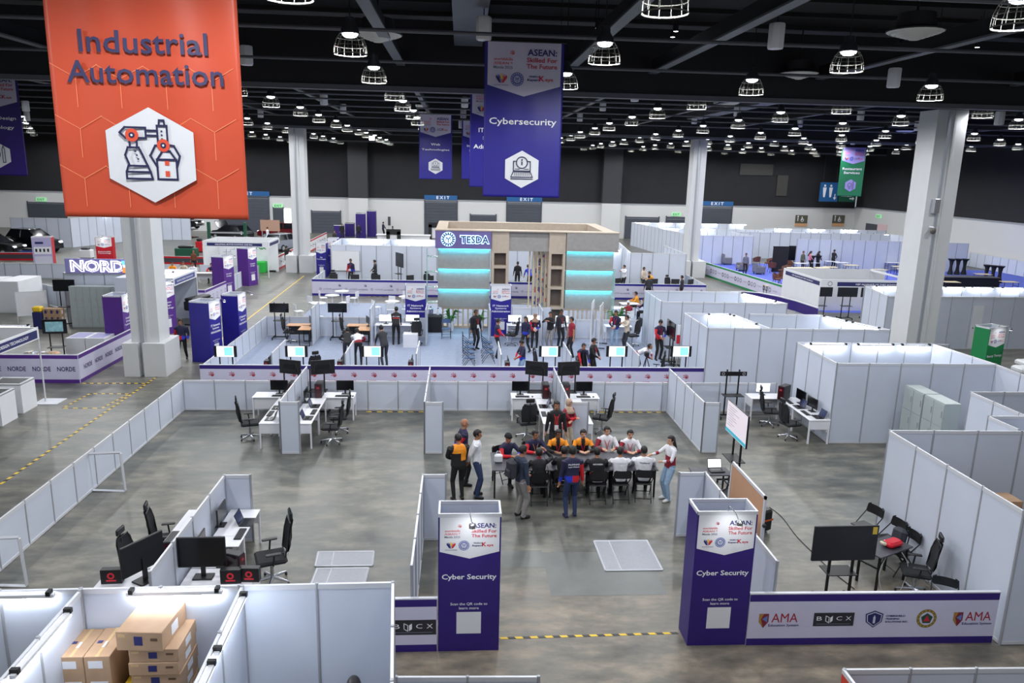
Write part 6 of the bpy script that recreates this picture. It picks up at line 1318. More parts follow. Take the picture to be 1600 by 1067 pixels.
for i, (x, y) in enumerate([(11.5, 46.9-1.6), (13.6, 46.9-1.5)]): person('person whose head shows over the white booth below the far barrier, %s' % ('left one', 'right one')[i], (x, y, 0), 1.0*i, 'stand', dict(top=CH, pants=BK), 1.66, 1, **P2)
sign_tower('deep blue tower at the left end of the far lilac barrier, nearer of two', (-9.75, 54.1, 0), HB*0+.0, .7, .9, 2.44, INDIGO, ['Web', 'Technologies'], spot=False); sign_tower('deep blue tower at the left end of the far lilac barrier, farther of two', (-9.2, 55.6, 0), 0, .7, .9, 2.6, INDIGO, ['Web', 'Technologies'], spot=False)
# ================================================================ left side, from the front back
p_nor = lambda b, L, h: [(b.text('NORDE', x, h*.5, .62, .17, NAVY, -.006, .02), b.poly([(x+.155, h*.5-.02), (x+.185, h*.5), (x+.155, h*.5+.02)], TEXTR, -.008)) for x in [L-.42-.84*i for i in range(int(L/.84))]]
banner_wall('lilac NORDE barrier facing the camera at the left edge', -19.5, 26.9, -13.42, 26.88, 1.02, p_nor, VIOLET); banner_wall('lilac NORDE barrier running back along the aisle to the left pillar', -13.4, 26.9, -13.4, 31.3, 1.02, p_nor, VIOLET)
for i, (x, y) in enumerate([(-14.0, 23.75), (-13.95, 22.55)]):
    t = thing('display_counter', 'white counter with a black top at the left edge, %s' % ('farther one', 'nearer one')[i], 'counter', (x, y, 0)); MB().box(-.5, -.3, 0, .5, .5, .92, WHITE).build('body', t); MB().box(-.43, -.22, .92, .43, .42, .925, BLACK).build('top_inset', t); b = MB(); b.box(-.5, -.3, .9, .5, -.24, .95, WHITE).box(-.5, .44, .9, .5, .5, .95, WHITE).box(.44, -.24, .9, .5, .44, .95, WHITE).box(-.5, -.24, .9, -.44, .44, .95, WHITE); b.build('top_rim', t)
b_ = thing('canopy_booth', 'white canopy with a navy lettered fascia on a thin pole, left edge', 'booth', (-13.45, 24.65, 0))
MB().tube([(0, 0, .02), (0, 0, 2.5)], .025, RAIL, 8).build('pole', b_); MB().box(-.25, -.3, 0, .5, .35, .02, RAIL).build('foot_plate', b_)
MB().box(-.03, -3.4, 2.12, .03, 0, 2.48, WHITE).build('fascia', b_); MB().box(.03, -3.3, 2.16, .034, -.1, 2.42, NAVY).build('fascia_print', b_); MB().frame((.037, -1.7, 2.29), (0, 1, 0), (0, 0, 1)).text('GRAPHIC DESIGN TECHNOLOGY', 0, 0, 2.2, .1, TEXTW, 0).build('lettering', b_); MB().box(-4, -.03, 2.12, 0, .03, 2.48, WHITE).build('fascia', b_)
tube_light('lit tube on the canopy booth at the left edge', (-15.2, 24.9), (-13.8, 24.9), 2.45)
on(tv_dark, 'television with a teal picture on a stand behind the NORDE barrier', -15.3, 29.2, .15, 1.55, scale=(.85, 1, .95)); tv_stand('stand of the television with a teal picture', (-15.3, 29.25, 0), .15)
b = MB(); b.rect(-.36, -.2, .36, .2, mat('teal map picture', (110, 150, 160), .4, emit=.35, noise=.4, nscale=6), -.03); o = b.build('screen_picture'); o.location = (-15.3, 29.2, 1.55); o.rotation_euler = (0, 0, .15); o.parent = [x for x in SC.objects if x.get('label', '').startswith('television with a teal')][0]; o.location = (0, 0, 0); o.rotation_euler = (0, 0, 0)
wood_desk('table with silver wrapped parcels behind the NORDE barrier', (-15.2, 27.9, 0), 0)
for i, (x, c) in enumerate([(-15.55, mat('silver foil', (196, 200, 206), .25, .5, bump=.6, nscale=12)), (-15.0, mat('silver foil')), (-14.75, mat('tan wrap', (206, 172, 140), .6))]):
    t = thing('wrapped_parcel', ['left silver parcel', 'middle silver parcel', 'tan parcel'][i]+' on the table behind the NORDE barrier', 'parcel', (x, 27.9, .752)); MB().rbox(-.2, -.15, 0, .2, .15, .14, .05, c).build('wrap', t); MB().box(-.02, -.152, 0, .02, .152, .142, TAPE).build('tape', t)
for i, x in enumerate((-15.05, -14.3)):
    t = thing('storage_cabinet', 'white cabinet with a lilac top near the left pillar, %s' % ('left', 'right')[i], 'cabinet', (x, 30.6, 0)); MB().box(-.36, -.5, 0, .36, .6, .9, WHITE).build('body', t); MB().box(-.3, -.4, .9, .3, .5, .905, mat('lilac top', (150, 146, 196))).build('top_inset', t)
t = thing('wheeled_whiteboard', 'blank whiteboard on a wheeled frame at the left, before the cartons', 'whiteboard', (-20.3, 37.0, 0), .5, ); t.scale = (.72, 1, .8); MB().box(-.85, -.015, .55, .85, .015, 1.95, WHITE).build('board', t); b = MB()
for s in (-1, 1): b.box(s*.87-.02, -.03, .05, s*.87+.02, .03, 1.97, RAIL).box(s*.87-.02, -.3, .03, s*.87+.02, .3, .07, BLACKM)
b.box(-.87, -.02, 1.95, .87, .02, 1.98, RAIL).box(-.87, -.04, .52, .87, .02, .56, RAIL); b.build('frame', t)
tv_dark('blank dark television on a pole stand left of the lockers', (-18.55, 36.6, 1.95), .1, scale=(.95, 1, .95)); tv_stand('pole stand of the blank television left of the lockers', (-18.55, 36.65, 0), .1, scale=(1, 1, 1.25))
for r in range(3):
    for c in range(3): carton('brown carton in the pile left of the lockers, row %s from the floor, %s' % (ordinal(r), ('left', 'middle', 'right')[c]), -19.25+.26*c, 35.9, .32*r, -18.995+.26*c, 36.25, .32*r+.315, hole='side', group='cartons left of the lockers')
t = thing('crate_stack', 'dark printed carton with a yellow bag on top, beside the brown cartons', 'box', (-19.5, 36.0, 0)); MB().rbox(-.2, -.2, 0, .2, .2, .8, .02, NAVY).build('carton', t); MB().rbox(-.2, -.18, .8, .2, .18, 1.05, .05, YELLOW).build('yellow_bag', t)
nb = booth('white NORDE booth wall behind the grey green lockers', [(-18.7, 37.0, -15.9, 36.97), (-18.7, 40.5, -18.7, 37.0)], 2.5, far=True)
for i in range(3): locker('grey green locker block before the NORDE sign, %s from the left' % ordinal(i), (-17.75+.95*i, 36.35, 0), 0, 3, 2, w=.315, h=1.95)
t = thing('neon_sign', 'glowing white NORDE letters on a lilac board above the lockers', 'sign', (-17.05, 36.9, 2.5)); MB().box(-1.5, 0, 0, 1.75, .1, .68, mat('lilac sign board', (150, 146, 204), .5)).build('board', t)
lt = mat('glowing white letter', (255, 255, 255), .3, emit=2.6); b = MB(); b.text('NORDE', .2, .34, 2.9, .56, lt, -.02, .05); b.build('glowing_letters', t); b = MB(); b.text('NORDE', .22, .33, 2.8, .5, mat('violet letter core', (132, 120, 200), .5), -.03, -.015).rect(1.12, .05, 1.32, .3, mat('orange light', (255, 130, 60), emit=1), -.025).rect(1.1, .42, 1.35, .62, mat('sky light', (110, 190, 250), emit=1), -.025); b.build('letter_cores', t)
for i, (x, y, w, h) in enumerate([(-22.9, 39.7, 1.1, 1.62), (-24.3, 39.4, 1.3, 1.6)]):
    t = thing('storage_cupboard', 'plain white cupboard block at the left edge, %s' % ('right one', 'left one')[i], 'cupboard', (x, y, 0)); MB().box(-w/2, 0, 0, w/2, 2.2, h, WHITE).build('body', t); MB().box(-w/2+.03, -.015, .05, w/2-.03, 0, h-.05, WHITE).build('door', t)
tv_dark('dark brown screen cut by the left picture edge', (-22.2, 34.4, 1.35), .5, scale=(1.1, 1, 1.2)); tv_stand('stand of the dark brown screen at the left edge', (-22.2, 34.45, 0), .5, scale=(1, 1, .9))
booth('white low wall behind the whiteboard at the left', [(-20.6, 40.8, -24.6, 44.0), (-20.6, 40.8, -18.7, 40.8)], 1.1, far=True, name='barrier', cat='barrier')
# sign towers along the aisle: printed faces look down the aisle
def tower(label, x, y, m, title, rz, w=.95, d=.5, h=2.44): return sign_tower(label, (x, y, 0), rz, w, d, h, m, title)
tower('violet tower left of the left pillar, its plain side to the camera', -13.55, 31.5, VIOLET, ['Graphic', 'Design', 'Technology'], HB, .95, .75); tower('violet Graphic Design Technology tower right of the left pillar', -13.3, 35.0, VIOLET, ['Graphic', 'Design', 'Technology'], HB-.5, .95, .6); tower('nearer deep blue tower at the aisle, left end of the competition area', -9.66, 30.2, INDIGO, ['IT Network', 'Systems', 'Administration'], 1.31, .8, .85); tower('farther deep blue tower at the aisle, left end of the competition area', -9.1, 32.0, INDIGO, ['IT Network', 'Systems', 'Administration'], 1.45, .85, .7)
tower('violet tower by the lilac icon barrier, nearer of two', -13.5, 45.2, VIOLET, ['Graphic', 'Design'], HB-.35, .95, .8); tower('violet tower before the green table cloth, farther of two', -13.4, 50, VIOLET, ['Graphic', 'Design'], HB-.35, .95, .8)
cb = thing('canopy_booth', 'white booth with a blue fascia and a black printer, right of the left pillar', 'booth', (-13.2, 35.6, 0))
for nm, a in (('panel', (-2.6, 0, 0, 0, .03, 2.5)), ('fascia', (-.03, 0, 2.12, .03, 3.2, 2.5)), ('panel', (-2.6, 3.2, 0, 0, 3.23, 2.5)), ('roof', (-2.6, .03, 2.44, -.03, 3.2, 2.48))): MB().box(*a, PANEL if nm != 'fascia' else WHITE).build(nm, cb)
MB().box(.03, .2, 2.18, .035, 2.9, 2.42, mat('blue fascia print', (60, 74, 140), .5)).build('fascia_print', cb); MB().frame((.04, 1.55, 2.3), (0, 1, 0), (0, 0, 1)).text('GRAPHIC DESIGN TECHNOLOGY', 0, 0, 2.2, .09, TEXTW, 0).build('lettering', cb); MB().tube([(0, 3.2, 0), (0, 3.2, 2.5)], .03, RAIL, 8).build('pole', cb)
tube_light('lit tube on the roof of the booth right of the left pillar', (-15.2, 37.3), (-13.7, 37.3), 2.5)
t = thing('large_format_printer', 'black large format printer on legs right of the left pillar', 'printer', (-12.75, 37.6, 0), HB-.3); MB().rbox(-.8, -.3, .75, .8, .3, 1.2, .05, BLACK).build('body', t); MB().box(-.6, -.35, .6, .6, -.28, .85, POST).build('paper_tray', t); MB().rbox(-.75, -.2, 1.2, .75, .28, 1.35, .05, BLACK).build('lid', t)
for s in (-1, 1): b = MB(); b.box(s*.7-.03, -.05, .05, s*.7+.03, .05, .75, BLACK).box(s*.7-.03, -.35, .02, s*.7+.03, .35, .08, BLACK); b.build('leg', t)
MB().box(-.55, -.34, .35, .55, -.1, .6, BLACK).build('paper_basket', t)
def p_icons(b, L, h):
    swirl(b, .4, h*.55, .16, TEXTR, -.006); b.text('worldskills', .4, h*.32, .5, .07, TEXTR, -.006)
    for i in range(4):
        if 1.1+.65*i < L-.2: b.ring(1.1+.65*i, h*.52, .1, .13, TEXTG, -.006).rect(1.0+.65*i, h*.28, 1.2+.65*i, h*.34, TEXTG, -.006)
banner_wall('short lilac barrier facing the camera before the office desk on the left', -14.6, 41.7, -13.75, 41.6, 1.0, lambda b, L, h: (swirl(b, .45, h*.55, .16, TEXTR, -.006), b.text('worldskills', .42, h*.3, .55, .08, TEXTR, -.006)), VIOLET); banner_wall('lilac icon barrier running back along the aisle on the left', -13.72, 41.6, -13.6, 44.9, 1.0, p_icons, VIOLET)
booth('low white wall left of the office desk with people', [(-13.95, 46.4, -13.95, 49.2), (-17.5, 52.2, -13.6, 52.2)], 1.0, far=True, name='barrier', cat='barrier')
desk_long('white office desk of the people left of the aisle', (-16.3, 50.2, 0), .1); office_chair('mesh swivel chair beside the office desk left of the aisle', (-15.0, 49.8, 0), -1)
for i, (x, y, f) in enumerate([(-18.9, 51.3, dict(top=OR, pants=BK)), (-18.3, 51.6, dict(top=BE, pants=BK)), (-17.5, 51.0, dict(top=WH, pants=BK)), (-16.3, 51.0, F_phil)]): person(['seated person in orange left of the aisle', 'seated person in beige left of the aisle', 'seated person in white left of the aisle', 'seated person in navy at the office desk left of the aisle'][i], (x, y, 0), S_, 'sit', f, 1.7, 1, **P2); white_chair('chair of the %s seated person left of the aisle' % ['orange', 'beige', 'white', 'navy'][i], (x, y, 0), S_)
person('person in brown sitting by the green machines', (-19.2, 56.2, 0), S_, 'stand', dict(top=mat('brown cloth', (120, 70, 50), .8), pants=BK), 1.5, 1, 'long', hairm=mat('auburn hair', (110, 60, 30)), **P2)
# white stall with lettered fascia and green cloth table
st = thing('canopy_booth', 'white stall with a navy fascia and green logo, behind the violet towers', 'booth', (-17.6, 53.4, 0))
for nm, a in (('panel', (0, 3.2, 0, 4.3, 3.23, 2.5)), ('panel', (0, .03, 0, .03, 3.2, 2.5)), ('fascia', (0, -.03, 2.1, 4.4, .03, 2.5)), ('fascia', (4.37, .03, 2.1, 4.43, 3.2, 2.5)), ('pole', (-.0, -.05, 0, .06, -.03, 2.1)), ('pole', (4.34, -.05, 0, 4.4, -.03, 2.1))): MB().box(*a, WHITE).build(nm, st)
MB().box(.3, -.04, 2.17, 4.0, -.03, 2.38, NAVY).box(4.43, .3, 2.17, 4.44, 2.9, 2.38, NAVY).build('fascia_print', st); b = MB(); b.text('INDUSTRIAL MOTOR CONTROL AND PLC', 2.1, 2.275, 2.5, .09, TEXTW, -.046); b.text('DAIA', 3.0, 1.75, .9, .26, mat('green logo ink', (40, 140, 60)), 3.19, .04)
for i in range(8): b.line([(.4+.3*(i % 7), 1.2+.2*(i % 3)), (.6+.3*(i % 7), 1.2+.2*(i % 3)), (.6+.3*(i % 7), 1.5+.1*(i % 3))], .025, TEXTG, 3.19)
b.build('lettering', st)
t = thing('draped_table', 'table under a bright green cloth beside the second aisle pillar', 'table', (-15.0, 56.3, 0)); MB().rbox(-.9, -.4, .0, .9, .4, .78, .03, mat('bright green cloth', (40, 186, 70), .6, noise=.06, nscale=5)).build('cloth', t)
t = thing('machine_rack', 'dark machine rack at the end of the green table', 'machine', (-13.75, 56.9, 0)); MB().rbox(-.2, -.25, .1, .2, .25, 1.1, .03, CHARC).build('body', t); MB().box(-.25, -.3, 0, .25, .3, .1, BLACK).build('base', t)
# vehicles and workshop behind
GLASS = mat('dark car glass', (20, 22, 28), .08); TYRE = mat('tyre rubber', (18, 18, 20), .8)
def car(label, loc, rz, m, h=1.0, hood=False, lift=0.):
    t = thing('car', label, 'car', (*loc, lift), rz)
    prof = [(-2.25, .35), (-2.28, .7), (-2.15, .98), (-1.5, 1.02), (1.05, 1.0), (1.9, .88), (2.25, .7), (2.28, .35), (1.7, .25), (-1.7, .25)]
    b = MB(); n = len(prof); vs = []; fs = []
    for y, sx in ((-.88, .97), (-.8, 1.), (.8, 1.), (.88, .97)):
        for x, z in prof: vs.append((x*sx, y, .25+(z-.25)*(h if z > .5 else 1)*(1 if abs(y) < .85 else .96)))
    for k in range(3):
        for i in range(n): j = (i+1) % n; fs.append((k*n+i, k*n+j, k*n+n+j, k*n+n+i))
    fs += [tuple(range(n-1, -1, -1)), tuple(range(3*n, 4*n))]; b.add(vs, fs, m); b.build('body', t)
    zt = 1.0*h; b = MB(); lo = [(-1.95, -.8), (1.15, -.8), (1.15, .8), (-1.95, .8)]; hi = [(-1.5, -.62), (.25, -.62), (.25, .62), (-1.5, .62)]
    b.add([(x, y, zt-.02) for x, y in lo]+[(x, y, zt+.5*h) for x, y in hi], [(0, 1, 5, 4), (1, 2, 6, 5), (2, 3, 7, 6), (3, 0, 4, 7)], GLASS); b.build('windows', t)
    b = MB(); b.rbox(-1.52, -.64, zt+.48*h, .28, .64, zt+.54*h, .02, m)
    for s in (-1, 1):
        for (x0, x1) in ((-1.95, -1.5), (1.15, .25), (-.5, -.5)): b.tube([(x0, s*.8, zt-.01), (x1, s*.62, zt+.5*h)], .035, m, 5)
    b.build('roof', t)
    for sx in (-1.4, 1.4):
        for s in (-1, 1):
            b = MB(); b.T = Matrix.Translation((sx, s*.82, .32)) @ Matrix.Rotation(PI/2, 4, 'X'); b.lathe([(0, -.1), (.3, -.1), (.32, -.06), (.32, .06), (.3, .1), (0, .1)], TYRE, 16).lathe([(0, -.115), (.19, -.11), (.19, -.1)], POST, 12).lathe([(.19, .1), (.19, .11), (0, .115)], POST, 12); b.build('wheel', t)
    for s in (-1, 1): MB().rbox(2.1, s*.6-.18, .62*h, 2.27, s*.6+.18, .78*h, .03, mat('car head lamp', (236, 240, 246), .15, emit=.6)).build('headlight', t)
    MB().box(2.2, -.45, .42, 2.285, .45, .58, BLACK).build('grille', t)
    if hood: MB().at((.95, 0, 1.0*h), 0, 0, -.9).box(0, -.75, -.02, 1.1, .75, .02, m).build('raised_hood', t)
    return t
CARB = mat('black car paint', (16, 16, 20), .12); CARR = mat('dark red car paint', (92, 16, 26), .15); CARS = mat('grey car paint', (150, 154, 164), .2, .3)
car('black van-like car behind the low white wall at the far left', (-36.0, 66.9), -.3, CARB, 1.25); car('black car with a printed side cut by the left edge', (-37.6, 64.0), -.1, CARB, 1.1)
b = MB()
car('black car with a raised hood behind the green machines', (-23.5, 80.5), 2.6, CARB, 1.0, True, .0); car('grey black car on a lift behind the left pillar', (-29.2, 82.0), -.2, CARB, 1.0, False, .9); car('dark red car with an open door frame, far left of the middle', (-19.0, 82.5), PI-.1, CARR, 1.1, True, 0)
car('silver grey car behind the middle aisle pillar', (-16.2, 71.5), HB-.4, CARS, 1.0)
t = thing('car_lift', 'low scissor lift carrying the grey black car behind the left pillar', 'lift', (-29.2, 82.0, 0), -.2); MB().box(-1.6, -.7, .8, 1.6, .7, .9, POST).build('platform', t); b = MB(); b.tube([(-1.4, 0, .05), (1.4, 0, .8)], .06, RED, 6).tube([(1.4, 0, .05), (-1.4, 0, .8)], .06, RED, 6); b.build('scissor_arm', t); MB().box(-1.6, -.7, 0, 1.6, .7, .06, BLACKM).build('base', t)
t = thing('car_lift', 'dark green two-post lift frame before the raised hoods', 'lift', (-21.0, 70.5, 0)); 
for x in (-1.6, 1.6): MB().box(x-.12, -.15, 0, x+.12, .15, 2.5, mat('dark green paint', (20, 80, 58), .5)).build('post', t)
MB().box(-1.6, -.06, 1.5, 1.6, .06, 1.62, POST).build('crossbar', t)
for i, (x, y, m, s, w) in enumerate([(-22.5, 64.3, mat('dark green paint'), (1.7, .8, 1.0), 'long dark green machine bed before the cars'), (-20.6, 64.8, YELLOW, (.9, .7, .9), 'yellow and black machine right of the green bed'), (-22.8, 68.5, RED, (.6, .6, 1.2), 'red cylinder cabinet under the lifted car'), (-18.2, 66.5, CHARC, (.9, .7, 1.6), 'tall black machine before the raised hood'), (-33.9, 62.2, mat('blue yellow bin', (40, 60, 120)), (1.2, .6, .8), 'blue and yellow bin by the black cars'), (-29.7, 62.6, WHITE, (.9, .6, .9), 'white counter right of the striped kiosk'), (-26.3, 66.5, WHITE, (1.1, .6, .9), 'white counter with tools before the panel wall')]):
    t = thing('workshop_machine', w, 'machine', (x, y, 0)); a, c, e = s; MB().rbox(-a/2, -c/2, .08, a/2, c/2, e*.8, .04, m).build('body', t); MB().rbox(-a*.35, -c*.4, e*.8, a*.3, c*.3, e, .05, BLACK if i not in (5,) else CHARC).build('head', t); MB().box(-a*.45, -c*.45, 0, a*.45, c*.45, .08, BLACK).build('base', t)
booth('white low wall far left under the dark cars', [(-33.5, 51.2, -24.0, 52.0), (-24.0, 52.0, -18.8, 52.2)], 1.0, far=True, name='barrier', cat='barrier')
banner_wall('red-topped low barrier before the black cars at the far left', -38, 60.5, -31.8, 61.1, .6, None, RED, CHARC, RED); banner_wall('red-topped low barrier before the green machines', -25, 60.2, -18.6, 60.0, .6, None, RED, CHARC, RED)
kt = sign_tower('lilac kiosk panel with small white pictures and a red side, by the black cars', (-28.9, 54.7, 0), .25, 1.2, .8, 2.44, RED, [], spot=False)
b = MB(); b.rect(-.6, .02, .6, 2.38, mat('lilac grey print', (178, 170, 208), .5), -.012).rect(-.5, 1.25, .55, 1.75, WHITE, -.014).rect(-.5, .2, .55, 1.1, mat('pale grey print', (206, 206, 222)), -.014).rect(-.4, 1.95, .1, 2.1, NAVY, -.014)
for i in range(4): b.rect(-.42+.24*i, 1.4, -.3+.24*i, 1.62, BLACK, -.016)
b.build('poster', kt)
sign_tower('red Automobile Technology tower left of the left pillar', (-25.1, 55.5, 0), .1, 1.1, .6, 2.44, RED, ['Automobile', 'Technology'])
booth('white panel wall with lit tubes behind the black cars', [(-39.5, 70.2, -34.5, 70.3), (-34.5, 70.3, -31.5, 78.5), (-31.5, 78.5, -27, 78.7)], 2.6, far=True)
for i, x in enumerate((-35.6, -33.2)): tube_light('lit tube over the white panel wall far left, %s' % ('left', 'right')[i], (x-.9, 74), (x+.6, 74), 2.75)
person('person in black working before the far left panel wall', (-27.8, 72.5, 0), .5, 'front', dict(top=BK, pants=BK), 1.7, 1, **P2)
def p_red(b, L, h):
    for i in range(int(L/1.2)): b.ring(.5+1.2*i, h*.5, .12, .17, TEXTG, -.006).rect(.8+1.2*i, h*.45, 1.2+1.2*i, h*.55, TEXTG, -.006)
banner_wall('white barrier with red edges running down the aisle past the middle pillar', -13.55, 57.6, -13.6, 79, 1.05, p_red, RED, WHITE, RED)
for i, (x, y, f, p, w) in enumerate([(-13.15, 58.6, dict(top=BK, pants=BK), 'phone', 'person in black photographing at the near end of the red-edged barrier'), (-11.9, 73.5, dict(top=CH, pants=BK), 'stand', 'person in dark clothes walking along the red-edged barrier'), (-12.6, 82.5, dict(top=BK, pants=BK), 'stand', 'person in black at the far end of the red-edged barrier'), (-20.3, 86, dict(top=WH, pants=YE), 'stand', 'person in the bright doorway at the back'), (-18.8, 76, dict(top=WH, pants=BK), 'stand', 'person in white beside the brown board at the back'), (-8.6, 86, dict(top=NV, pants=BK), 'front', 'person in navy before the far white wall'), (-1.2, 78.5, dict(top=YE, pants=BK), 'stand', 'person in yellow at the far white counter'), (-10.9, 83, dict(top=BK, pants=BK), 'stand', 'person in black at the far blue kiosks'), (-7.0, 80, dict(top=CH, pants=BK), 'stand', 'person in grey behind the far white counter')]): person(w, (x, y, 0), 2.2+.6*i if i else -.3, p, f, 1.7, 1, vox=.026)
t = thing('pin_board', 'brown board on legs at the back, left of the middle pillar', 'board', (-19.0, 78, 0)); MB().box(-.95, -.02, 1.15, .95, .02, 2.25, mat('pinkish brown board', (178, 142, 122), .6)).build('panel', t)
for s in (-1, 1): MB().box(s*.8-.03, -.03, 0, s*.8+.03, .03, 1.15, POST).build('leg', t)
for i, (x, y, h) in enumerate([(-10.9, 84.5, 2.7), (-9.9, 86.2, 2.9), (-13.2, 84.2, 1.4), (-12.3, 86, 1.5)]):
    t = thing('sign_tower', 'blue violet kiosk tower by the far white wall, %s' % ['left tall one', 'right tall one', 'left low one', 'right low one'][i], 'sign', (x, y, 0)); MB().box(-.5, 0, 0, .5, .8, h, PURPLE).build('body', t); MB().box(-.51, -.01, h-.06, .51, .81, h, WHITE).build('top_frame', t)
t = thing('service_counter', 'long white counter by the far white wall, left of the beige exhibit', 'counter', (-5.7, 77.5, 0)); MB().box(-2.6, -.4, 0, 2.6, .5, 1.0, WHITE).build('body', t); MB().box(-2.7, -.5, 1.0, 2.7, .6, 1.08, DESKW).build('worktop', t)
for i, x in enumerate((-6.6, -2.6)):
    t = thing('picture_stand', 'black display frame with a white picture near the far counter, %s' % ('left', 'right')[i], 'display', (x, 76 if i == 0 else 79.5, 0)); b = MB(); b.box(-.7, 0, 0, -.35, .3, 1.5+.5*i, BLACK).box(.35, 0, 0, .7, .3, 1.5+.5*i, BLACK).box(-.7, 0, 1.2+.5*i, .7, .3, 1.7+.5*i, BLACK); b.build('frame', t); MB().box(-.35, .1, .6, .35, .15, 1.2+.5*i, WHITE).build('picture', t)
t = thing('wall_box', 'small dark box on the far white wall pier', 'box', (-8.2, 89.1, 1.6)); MB().box(-.15, 0, -.5, .15, .1, .5, CHARC).build('body', t)
# ================================================================ right side beyond the white booths
# bright rows of white rooms against the back
def room(label, segs, h=2.5): return booth(label, segs, h, far=True)
room('far white rooms with lit tubes left of the right aisle pillar', [(18.4, 81.5, 20.3, 65.6), (20.3, 65.6, 25.9, 66.0), (18.4, 81.5, 31, 82), (19.4, 73.5, 31, 74)])
room('far white rooms with lit tubes behind the restaurant furniture', [(25.9, 66.0, 25.6, 70.8), (27.4, 70.8, 41.5, 71.3), (41.5, 71.3, 43.8, 66), (31, 76.5, 44, 76.5), (25.6, 70.8, 27.4, 70.8)])
room('pale blue panel screen behind the seated people in the restaurant area', [(29.0, 64.0, 43.5, 62.6)])
for i, x in enumerate([19.6, 22, 24.5, 20.5, 24, 27, 30.3, 29, 32.2, 35, 37.8, 40.5, 33, 36.5, 40]): 
    y = (81.3, 81.4, 81.4, 73.4, 73.4, 81.6, 81.8, 71.2, 71.2, 71.3, 71.4, 71.4, 76.3, 76.3, 76.3)[i]; tube_light('lit tube in the far white rooms on the right, %s of fifteen' % ordinal(i), (x-.8, y-.12), (x+.8, y-.12), 2.47)
rc = mat('bright blue carpet', (92, 108, 206), .85, noise=.06, nscale=3)
o = MB().extrude([(19.2, 59.5), (20.6, 45.2), (21.5, 42.5), (47.3, 42.5), (47.3, 64), (29, 66.5), (20.5, 66.5)], 0, .008, rc, 'xy').build('floor_carpet'); structure(o)
GREENP = mat('green vinyl', (28, 132, 76), .5)
def p_badges(b, L, h):
    for i in range(int(L/2.1)):
        for k, m in enumerate((BLACK, TEXTG, TEXTG)): b.disc(.5+2.1*i+.42*k, h*.5, .16, m, -.006, 12).disc(.5+2.1*i+.42*k, h*.5, .1, LILAC, -.008, 10)
        b.text('GOLD PARTNER', 2.0+2.1*i, h*.5, .55, .07, TEXTG, -.006, 0)
banner_wall('white barrier with green edges and round badges along the blue carpet', 18.75, 61.5, 20.35, 45.0, 1.05, p_badges, GREENP, LILAC, GREENP)
pts = [(15.9, 43.3), (16.8, 43.5), (17.6, 43.1), (18.2, 42.0), (18.6, 40.4), (18.82, 38.2)]
t = thing('curved_barrier', 'curved violet barrier right of the wide white booths', 'barrier', (0, 0, 0))
b = MB(); c = MB(); vs = []; fs = []
for i, (x, y) in enumerate(pts):
    vs += [(x, y-.03, .45), (x, y-.03, 1.0), (x+.03, y+.05, 1.0), (x+.03, y+.05, .45)]
for i in range(len(pts)-1):
    for k in range(4): q = (k+1) % 4; fs.append((i*4+k, i*4+4+k, i*4+4+q, i*4+q))
b.add(vs, fs+[(0, 1, 2, 3), (23, 22, 21, 20)], PURPLE); b.build('panel', t); b = MB(); b.tube([(x+.01, y, 1.02) for x, y in pts], .04, RAIL, 5); b.build('top_rail', t)
for x, y in pts[::2]: MB().box(x-.02, y-.02, 0, x+.02, y+.02, .45, RAIL).build('leg', t)
al = thing('canopy_booth', 'white stall with a navy lettered fascia and two dark televisions, before the restaurant area', 'booth', (18.95, 38.5, 0))
for nm, a in (('panel', (.0, 4.7, 0, 6.2, 4.73, 2.5)), ('panel', (0, .03, 0, .03, 4.7, 2.5)), ('fascia', (0, -.03, 2.1, 5.3, .03, 2.5)), ('roof_edge', (5.25, 0, 2.4, 5.3, 4.7, 2.5))): MB().box(*a, WHITE).build(nm, al)
MB().box(.9, -.04, 2.16, 5.25, -.03, 2.38, NAVY).build('fascia_print', al); b = MB(); b.text('NSP ALLIANCE OF TVET SCHOOLS', 3.1, 2.27, 2.4, .085, TEXTW, -.046); b.ring(.5, 2.28, .1, .13, TEXTG, -.036); b.build('lettering', al); MB().box(-.01, .1, 2.16, -.0, 4.4, 2.38, NAVY).build('side_print', al); MB().frame((-.012, 2.2, 2.27), (0, -1, 0), (0, 0, 1)).text('NSP ALLIANCE OF TVET SCHOOLS', 0, 0, 2.6, .08, TEXTW, 0).build('side_lettering', al)
for i, x in enumerate((20.1, 21.55, 22.9)): tv_dark('dark television under the navy fascia stall, %s' % ('left', 'middle', 'right, mostly hidden')[i], (x, 40.5, 1.6), 0, scale=(1.15, 1, 1.15)); tv_stand('black stand under the navy fascia stall, %s' % ('left', 'middle', 'right')[i], (x, 40.55, 0), 0)
backpack('olive bag standing in the navy fascia stall', (19.5, 39.4, .0), .3, OL)
booth('large white booth with lit tubes behind the right pillar', [(20.2, 36.3, 19.6, 33.2), (19.6, 33.2, 29, 33.5), (20.2, 36.4, 29.5, 36.5)], 2.5)
for i, (x0, x1) in enumerate([(20.7, 21.9), (22.2, 23.3), (24.3, 25.4), (25.7, 26.9), (27.3, 28.6)]): tube_light('lit tube in the large booth behind the right pillar, %s from the left' % ordinal(i), (x0, 36.3), (x1, 36.3), 2.46)
t = thing('door_leaf', 'white door leaf with taped paper on the front of the large right booth', 'door', (23.9, 33.35, 0), .05); MB().box(0, -.03, .02, .95, .01, 2.1, WHITE).build('leaf', t); MB().box(.05, -.045, 1.0, .12, -.03, 1.06, CHROME).build('handle', t)
booth('white low wall with green edged print inside the right booths', [(17.6, 29.8, 20.6, 29.9)], 1.0, far=True, name='barrier', cat='barrier'); 
sign_tower('green Beauty Therapy tower at the right edge', (20.1, 26.5, 0), .35, .95, .6, 2.44, GREENP, ['Beauty Therapy'])
